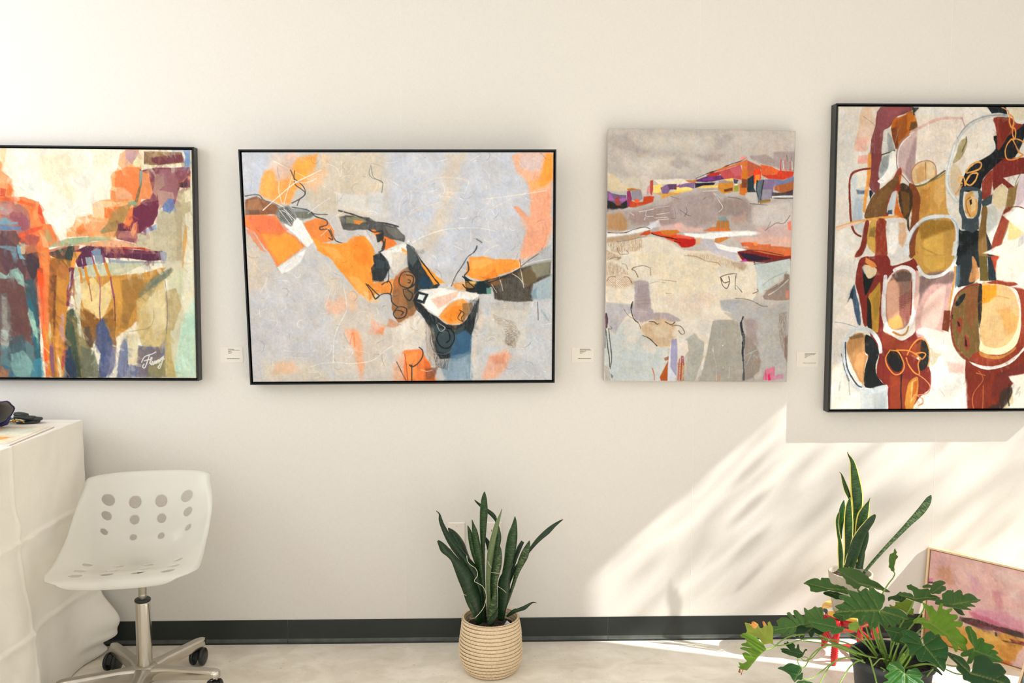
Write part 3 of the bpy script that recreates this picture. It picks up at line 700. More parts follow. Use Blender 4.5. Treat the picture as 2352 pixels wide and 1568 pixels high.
ART['P2'] = '''a c8c4c2 2.6 0 1 0 -13 -14 1019 -14 1025 1020 -53 1011
a c5c8d2 51.9 13 1 .2 -3 -7 120 -7 88 169 10 203 -10 169
a d2c5b2 38.9 13 1 .2 253 -7 459 -7 456 170 397 266 246 272 177 149
a c7c9d2 45.4 13 1 .2 470 -7 894 -7 936 150 895 428 629 540 567 426 475 273
a d2c4b4 32.5 13 .85 .3 651 -7 713 0 685 149 658 273 604 441 557 398 632 232
a cdbfae 32.5 13 .8 .2 4 355 78 467 101 565 21 600 4 494
a d6c3ae 26 13 .7 .2 5 327 29 369 43 565 6 586
a c6c3c4 45.4 13 .9 .2 103 516 311 566 266 709 249 925 2 982 9 636
a d2c6b8 32.5 13 .8 .3 240 481 343 566 466 782 441 1000 269 999 285 781
a c4c6cc 38.9 13 .9 .2 761 640 1002 641 1003 1005 765 1003
a d0c8bc 26 13 .8 .3 798 654 921 670 895 879 766 820
a d9c9b0 32.5 10.4 .7 .3 36 909 207 910 258 999 44 997
a e0c9b8 26 7.8 .8 .3 84 6 161 -1 158 101 116 121 87 67
a f8a04c 9.1 3.9 .95 .3 66 81 97 67 111 115 154 60 176 20 243 6 236 60 209 121 166 162 149 217 107 217 77 196 50 176
a fbb15c 7.8 3.9 .9 .3 65 101 91 81 99 149 82 190 52 169
a ffa848 7.8 3.9 .9 .3 159 47 232 20 204 101 157 128
a d9b9a8 10.4 5.2 .85 .3 107 60 170 26 152 108 105 121
a f3b98a 13 5.2 .7 .4 210 81 272 67 238 169 197 149
a e9bba6 11.7 3.9 .7 .4 140 6 171 -1 175 33 144 40
a 8c5c40 3.2 2.6 1 .2 5 200 41 184 66 203 107 222 117 244 101 262 49 262 2 265
a a97858 5.2 3.2 .9 .3 15 203 46 196 60 237 34 251 8 237
a 6d5548 3.9 3.2 .8 .4 3 244 44 244 59 262 2 266
s 53606a 3.2 0.6 .9 .2 5 184 31 178 51 181 66 202 97 214 112 227
a f2844c 3.2 3.2 1 .2 0 265 100 265 124 327 160 355 192 400 174 418 98 488 74 432 50 383 30 341 -2 313
a f9a03e 7.8 3.9 .95 .3 46 327 109 327 160 362 185 404 104 481 79 425
a ee7450 7.8 3.9 .7 .5 7 272 90 272 140 327 108 355 35 341
a e98a60 3.9 3.2 .8 .4 0 327 21 320 54 411 69 425 48 417 9 348
a f2f1ee 3.2 2.6 1 .2 111 272 163 245 192 314 220 376 200 404 191 397 160 348 130 314
a ecebe8 3.2 3.2 .95 .3 98 491 157 439 195 408 177 467 140 502 113 516
a 7a7a74 3.9 3.9 .9 .4 107 231 143 224 173 265 146 314 115 293 98 262
h 3d4244 1.9 2.6 .7 .6 112 238 138 231 163 272 146 300 115 286
s efefec 1.9 0.6 .8 .2 113 244 147 307
s efefec 1.9 0.6 .8 .2 127 238 162 286
s efefec 1.3 0.6 .8 .2 120 244 137 258 152 286
a 8a8f90 3.9 3.2 .95 .3 148 238 200 238 225 265 214 279 178 286 163 265
a 6c6d60 3.2 2.6 .9 .3 163 251 215 252 223 268 199 279 168 275
s 4c5456 3.2 0.6 .9 .2 153 231 200 242 225 260 267 263
a f28a42 3.2 3.2 1 .2 188 300 225 279 266 286 286 328 290 370 264 383 232 383 212 362 197 328
s 4a4643 3.9 0.6 .95 .2 215 252 230 272 261 286 264 307 242 317 244 328 268 328 281 370 269 363
s 4a4643 3.2 0.6 .9 .2 275 328 288 370 305 384 337 398 339 440 335 468 345 496
a fa9838 3.2 3.2 1 .2 212 355 243 383 290 390 326 384 348 356 385 353 410 398 420 440 408 496 412 553 395 624 363 609 333 559 302 510 272 453 231 418
a f5862e 6.5 3.9 .8 .3 337 370 379 356 404 426 403 482 366 482 336 440
a fbae5a 6.5 3.2 .8 .3 242 397 289 404 314 454 283 453
a fcb462 7.8 3.9 .8 .4 323 524 365 538 400 609 394 645 363 609
a fbc784 5.2 3.2 .8 .4 374 595 416 609 426 645 389 645
a f07e30 3.9 3.2 1 .2 401 328 453 314 474 356 489 391 451 419 442 384 421 356
a efeeea 3.2 2.6 1 .2 316 183 -32 -54 -31 -54
a 565653 3.2 3.2 1 .2 306 273 329 266 371 280 396 300 396 328 338 332 317 328
a 46443f 2.6 2.6 .9 .3 319 266 402 277 422 294 396 307 350 286
a 8a8a6c 3.2 2.6 .9 .3 329 275 371 273 391 293 360 304 328 297
a ef8a3a 1.9 1.9 .9 .2 350 286 381 292 370 307 352 300
s 3c3e40 4.5 1.3 .95 .2 304 246 340 259 386 280 412 295 454 301 495 315
a 4f5050 3.2 3.2 1 .3 400 291 443 301 490 321 516 356 515 384 473 370 437 349 417 328 396 328
a 73706a 3.2 3.2 .9 .4 453 314 495 328 515 363 489 370 463 342
s 36383a 5.2 1.3 .95 .2 401 328 416 339 443 335 437 363 447 384 441 412
a 2f3436 2.6 2.6 1 .2 421 349 448 342 447 370 426 384
s 36383a 4.5 1.3 .9 .2 452 370 446 412 430 426
a d3cec8 3.9 3.2 .95 .3 364 328 395 335 410 384 430 419 420 426 405 384 385 353 348 349
a e8e6e2 2.6 2.6 1 .2 436 426 489 398 531 370 533 412 509 468 481 525 471 496 451 461
a f4f3ef 2.6 1.9 .9 .2 473 419 531 377 531 391 477 440
a ffa84c 2.6 1.9 1 .2 504 405 530 426 530 440 509 440
a d8cdbe 3.9 3.2 .9 .3 472 426 520 426 514 468 476 532 471 496
a 2a2f33 3.2 3.2 1 .2 409 440 436 426 461 468 466 496 449 539 438 553 407 546 403 496 414 475
a 39474e 3.2 2.6 .9 .3 419 454 451 468 445 496 418 496
h 30363a 2.6 3.2 .7 .6 413 496 445 496 444 560 407 553
a f29038 3.2 3.2 .95 .3 391 567 449 553 476 539 480 610 416 609 394 638
a 9c6a44 3.9 3.9 1 .2 476 546 513 497 540 476 560 539 549 610 553 674 531 725 488 739 468 681 469 624
a b07844 3.9 3.2 .9 .3 491 553 524 511 539 532 538 582 501 581
a c9703a 4.5 3.2 .8 .3 481 532 513 497 502 567 475 596
a 6d5840 3.9 3.2 .9 .3 512 596 544 589 548 660 521 681
a 2a3236 3.2 3.2 1 .2 520 384 546 412 561 455 582 497 603 546 629 568 618 586 565 589 543 610 550 539 524 497
a 1f4058 3.9 3.2 .9 .3 571 525 597 554 608 575 570 585 555 568
a 5a6060 3.9 3.2 .8 .4 520 391 541 412 556 455 540 490 524 461
a f49a36 2.6 2.6 1 .2 561 455 587 490 613 525 645 561 608 568 592 532 572 490
s 1f2426 3.9 1.3 .9 .2 551 426 567 462 587 497 608 539 624 564
s 8a8f90 1.3 0.6 .8 .2 526 384 556 440 572 490
h 807468 3.2 5.2 .6 .8 546 419 578 412 583 434 551 433
a efebe6 3.2 2.6 1 .2 565 596 629 582 682 597 756 611 756 640 692 632 660 646 638 682 622 711 590 682 564 646
a fbf7f0 5.2 2.6 .8 .3 575 632 639 596 682 604 617 696 585 668
a e9a58a 5.2 3.2 .6 .4 596 632 692 597 681 625 622 675
a fba04a 3.2 3.2 1 .2 622 711 649 668 681 639 703 632 724 654 718 711 702 740 664 747 638 732
a f58a28 4.5 3.2 .9 .3 638 711 670 668 702 661 691 718 659 740
a 22292c 3.2 3.2 1 .2 538 639 564 653 590 689 622 718 648 747 691 747 707 733 734 676 756 633 755 712 734 784 722 863 679 900 625 899 604 855 595 768 563 696
a 3a4a50 4.5 3.2 .9 .3 600 747 637 769 680 769 707 747 701 827 668 878 620 870 605 812
a 8c6a44 3.9 3.2 .9 .4 702 654 734 647 734 683 702 740
h 4a5054 3.2 3.2 .8 .7 724 640 756 626 750 697 729 726
a 3c6688 4.5 3.9 .9 .4 669 798 712 769 734 798 728 878 679 907 658 885
a 6e8ca0 5.2 3.9 .8 .5 663 885 728 871 732 988 646 995 625 943
a 8fa3b4 6.5 3.9 .8 .5 625 914 711 907 732 1003 640 1002
h 9a8672 3.9 5.2 .7 .7 568 725 605 768 614 899 625 943 587 928
h 4a443e 2.6 3.9 .7 .7 604 877 657 899 646 951 609 936
a ddd3c6 5.2 3.9 1 .3 467 760 521 717 547 696 574 725 578 797 556 855 502 862 464 891
a e9e1d6 5.2 3.9 .8 .4 493 753 547 710 552 768 498 818
a c98a66 5.2 3.9 .8 .4 457 717 499 746 472 760 451 753
a ef8a4a 6.5 3.9 .9 .4 418 767 445 753 434 789 413 781
a f58040 4.5 3.9 1 .2 508 862 561 855 577 892 593 928 613 1002 468 1001 469 927
a fb9a50 6.5 3.9 .8 .4 513 876 550 869 543 986 516 994
a d96a34 4.5 3.2 .9 .3 571 899 593 928 608 1002 570 1001
a 7a4a34 4.5 3.2 .8 .5 576 943 619 936 603 994 576 994
a dcc2b0 5.2 3.9 .8 .4 464 876 507 876 500 1001 462 1000
s 3e3a38 3.9 0.6 .95 .1 556 848 567 862 566 891 550 921 533 935 523 928
s 3e3a38 3.9 0.6 .95 .1 530 928 529 1001
s 4c5052 3.2 0.6 .9 .2 480 913 495 957 511 1001
s 8a4430 1.9 0.6 .8 .2 507 876 512 928 516 1001
s efc8a8 1.9 0.6 .8 .2 560 950 571 954 581 957 598 952
s 2c3032 3.2 0.6 .95 .1 518 525 539 532 539 560 523 582 496 567 497 532 513 511 539 518 550 546 539 575 512 589
s 3c3430 3.2 0.6 .95 .1 523 546 531 550 529 560 523 559
s 2c3032 3.2 0.6 .95 .1 473 695 489 667 516 674 510 710 483 717 473 695 484 681 505 689 499 703
s 2c3032 3.2 0.6 .95 .1 507 589 511 617 527 639 538 610 522 589 544 567
s 2c3032 3.2 0.6 .9 .1 555 539 549 610 543 646 553 682 574 703
a 23282c 2.6 1.9 1 .1 554 596 591 610 575 653 538 639
a dfe6e4 1.9 1.9 1 .1 559 609 580 615 570 639 554 632
s 14181b 3.9 0.6 .95 .1 637 761 664 769 674 805 658 848 631 848 615 812 627 776 653 776 658 812 647 827
s 5a6468 2.6 0.6 .8 .1 600 761 594 819 609 870 647 877 674 841 677 791
s c8ccca 1.9 0.6 .8 .2 616 747 627 776 643 761 622 740
s 20282c 2.6 0.6 .9 .1 692 682 707 697 697 718 702 733 686 718 697 690
a f7983a 3.2 3.2 1 .2 725 448 767 444 810 457 863 460 895 463 895 491 857 512 815 533 767 554 735 540 714 526 720 483
a fbae5c 5.8 3.2 .8 .3 736 455 789 455 810 470 767 498 730 498
a ec7c28 4.5 3.2 .8 .3 767 540 810 498 820 533 783 554
s 3c3e40 4.5 1.3 .95 .1 720 469 723 505 709 533 735 554 756 561
s 40444a 2.6 0.6 .9 .2 666 575 682 526 704 483 720 448 741 427 750 402
s 40444a 3.9 0.6 .9 .2 741 427 749 413 751 400
s 6a6c68 3.9 0.6 .9 .2 750 371 767 385
a f0a050 4.5 3.2 .9 .4 666 568 703 554 735 568 724 597 682 590
a 24282a 3.2 3.2 1 .2 709 533 735 554 767 554 810 540 852 526 841 548 788 554 799 576 777 604 735 604 714 597
a b07838 3.2 3.2 .9 .3 714 561 746 554 740 583 714 583
a e9c07c 2.6 2.6 .9 .3 714 554 746 554 756 569 724 563
s 16191b 3.2 0.6 .95 .1 703 533 724 561 740 583 719 590 703 568
a 152a30 3.2 2.6 1 .2 746 561 783 554 783 611 751 611
a 5f9080 2.6 2.6 1 .2 780 583 799 583 799 612 783 611
a 443c34 5.2 3.9 1 .3 778 562 820 540 863 519 895 498 937 477 980 470 995 470 993 534 937 569 932 641 884 648 841 640 809 633 799 583
a 6d5c40 5.8 3.9 .9 .4 884 519 926 491 980 477 948 555 905 584
a 8f8f7c 6.5 3.9 .8 .4 926 484 995 456 990 527 948 541
a 8a5c34 4.5 3.2 .9 .3 788 547 836 541 831 569 799 576
h 5c5a54 3.2 3.9 .7 .8 809 555 895 527 932 641 841 648
a 9fb0b8 9.1 4.5 .95 .3 937 569 996 527 999 634 948 641 927 612
a a8adb4 6.5 3.9 .9 .3 895 470 948 428 995 393 998 463 948 477 905 491
a 6f8c9c 6.5 3.9 .8 .4 932 598 948 584 948 634 932 634
s e8e4da 1.3 0.6 .9 .2 889 470 898 527 905 584
s e8e4da 1.3 0.6 .9 .2 895 491 937 470 995 456
s e8e4da 1.3 0.6 .8 .2 863 519 889 541 905 569
s e8e4da 1.3 0.6 .8 .2 825 540 836 597
s e0dcd2 1.3 0.6 .8 .2 799 569 815 604
s 2c2c2c 3.9 1.3 .95 .1 788 562 831 541 863 521 895 498
s 4a4a4c 2.6 0.6 .9 .2 895 491 921 463 953 435
s 50606c 4.5 1.3 .9 .2 963 414 974 386 980 344 977 316 974 295
s 3c4852 4.5 1.3 .8 .3 967 316 968 344
s 6c6a64 1.9 0.6 .7 .3 965 239 962 274 959 295
s a86038 3.2 0.6 .9 .2 892 459 895 498
a f2a480 10.4 5.2 .95 .3 926 170 994 150 995 330 979 400 937 442 895 463 895 421 910 358 926 260
a f6b088 9.1 5.2 .9 .3 863 13 894 0 993 0 994 150 926 170 910 115 884 81
a d8c4c4 13 5.2 .9 .3 894 6 967 6 962 74 926 81 889 61
a ff9e3e 9.1 3.9 1 .2 978 6 998 2 999 116 963 150 947 136 962 81
a fba85a 10.4 5.2 .7 .4 915 122 978 95 947 164 921 157
a ef9c74 5.2 3.2 .9 .3 868 228 889 232 910 260 926 281 921 316 894 274
a eab49a 13 5.2 .7 .4 894 267 926 267 916 330 900 316
s efe2cc 1.9 0.6 .8 .2 769 198 863 184 947 168 978 162
s e8dcc8 1.9 0.6 .7 .3 789 246 842 212 863 195
s e8d8c0 3.2 1.3 .6 .3 501 301 538 259 596 225 633 211
s e6d6c0 3.9 1.3 .6 .3 524 177 571 136 623 108 686 108 722 119
s e6d6c0 3.9 1.3 .5 .3 545 163 607 170 675 170 706 170
s e6d6c0 2.6 1.3 .5 .3 633 184 716 198 790 218
s ece4d6 2.6 0.6 .8 .2 541 384 579 357 642 330 716 321 768 324 810 336
s eae2d4 2.6 0.6 .6 .2 518 183 502 218 499 273
s f0ece2 1.9 0.6 .7 .2 624 40 661 27
s f0ece2 1.9 0.6 .7 .2 733 33 764 10
s f0ece2 1.9 0.6 .6 .2 711 177 722 143 727 122
s dcd4c8 1.9 0.6 .6 .2 821 260 821 302 815 343
s dcd4c8 1.9 0.6 .6 .2 842 267 847 295 837 323
s e8e0d4 1.9 0.6 .6 .2 731 329 731 371 720 413
s e8e2d8 1.9 0.6 .7 .2 778 427 799 406 821 395
a e8a888 11.7 5.2 .85 .4 787 886 841 864 862 879 846 945 808 989 765 996 776 930
a d98c6c 7.8 4.5 .7 .5 792 893 841 879 841 923 808 930
h 8c8072 5.2 6.5 .6 .9 804 705 873 734 895 785 873 857 841 828 852 770 809 734
h a89c8c 5.2 6.5 .5 .9 788 647 927 648 916 684 798 683
h 7a6c5c 3.2 3.9 .6 .9 841 770 884 785 873 843 852 843
s 4f4c46 2.6 0.6 .8 .3 951 648 953 727
s 8ca0b0 7.8 2.6 .6 .5 964 684 986 728
s c4c8cc 2.6 0.6 .8 .3 750 697 733 820 727 988
a dfd0c2 7.8 3.9 .7 .3 756 654 777 712 749 827 733 929 733 820
a e9b79a 16.2 5.8 .8 .5 252 637 310 623 330 666 308 694 255 694
a e8aa88 13 5.8 .8 .5 307 759 349 767 358 839 337 853 326 831
a f0a070 13 5.8 .8 .5 339 766 359 781 372 926 365 1000 346 926
a e8a488 10.4 5.8 .7 .5 403 724 440 753 423 796 391 781
a f0b890 16.2 5.8 .6 .4 321 595 358 609 351 680 330 695
s ee7c4a 3.9 1.9 .7 .5 326 831 338 781 342 846
a eab48e 11.7 5.2 .6 .4 79 909 143 910 152 954 66 968
a e8c8a6 9.1 3.9 .7 .4 253 6 284 13 271 94 249 149
a cfd3da 7.8 3.9 .7 .3 399 170 451 170 439 266 397 266
a dcdad8 9.1 5.2 .7 .4 300 169 399 183 387 252 299 238
s 4c4c4a 3.2 0.6 .9 .2 154 74 164 108 167 135 187 156 197 169 191 186 170 203 154 214
s 4c4c4a 2.6 0.6 .9 .2 167 77 165 108 182 128 195 149 198 176 180 197 170 224
s 6c706e 1.9 0.6 .8 .3 412 54 405 88 416 108 431 115 449 129
s 6c706e 1.9 0.6 .8 .3 414 60 416 94 426 112 447 123 447 149 444 170
s efe8dc 2.6 0.6 .9 .1 60 244 114 183 167 128 209 101 251 74
s efe8dc 1.9 0.6 .8 .1 157 115 188 128 219 121 235 108
s efe8dc 1.9 0.6 .8 .1 116 121 114 169 123 217
s efe0cc 1.9 0.6 .7 .1 82 203 128 231
s f2ece0 1.9 0.6 .8 .1 158 101 140 169 128 217
s ece6dc 1.9 0.6 .7 .2 205 258 247 217 279 190
s ece6dc 1.9 0.6 .7 .2 273 47 303 67 312 101 318 74
s ece6dc 1.9 0.6 .7 .2 286 328 277 286 319 252
s ece6dc 1.9 0.6 .6 .2 243 355 265 328 276 314
s efe6da 1.9 0.6 .7 .2 311 566 320 666 308 709 285 766 273 824 269 911
s efe6da 1.9 0.6 .7 .2 271 911 335 919 400 905 443 861 470 840
s efe6da 1.9 0.6 .6 .2 196 932 228 918 271 915
s e8e2da 1.9 0.6 .6 .2 304 868 315 853 336 861 325 890 309 889
s e8e2da 1.9 0.6 .6 .2 184 947 216 954 226 976 205 983
s e8e2da 1.9 0.6 .6 .2 69 722 90 729 84 750
s e8e2da 1.9 0.6 .6 .2 22 700 44 679 60 672
s dcd8d4 1.9 0.6 .6 .2 107 859 187 867 219 852
s dcd8d4 1.9 0.6 .6 .2 106 888 186 894
s e4ddd3 1.9 0.6 .6 .3 50 509 59 551 36 607
s e4ddd3 1.9 0.6 .6 .3 66 523 59 565
s e4ddd3 1.9 0.6 .6 .3 269 587 257 637 245 673
s e4ddd3 1.9 0.6 .6 .3 285 587 273 644
s 38403c 3.2 0.6 .95 .1 385 564 401 595 411 624 416 631 427 617 416 602 391 567
s 3c3e3e 3.9 1.3 .95 .1 416 631 437 610 464 610 469 645 489 667
s 3c3e3e 3.9 1.3 .95 .1 438 567 460 553 470 581 464 610
s 3c3e3e 3.2 0.6 .95 .1 461 496 460 539 454 560'''
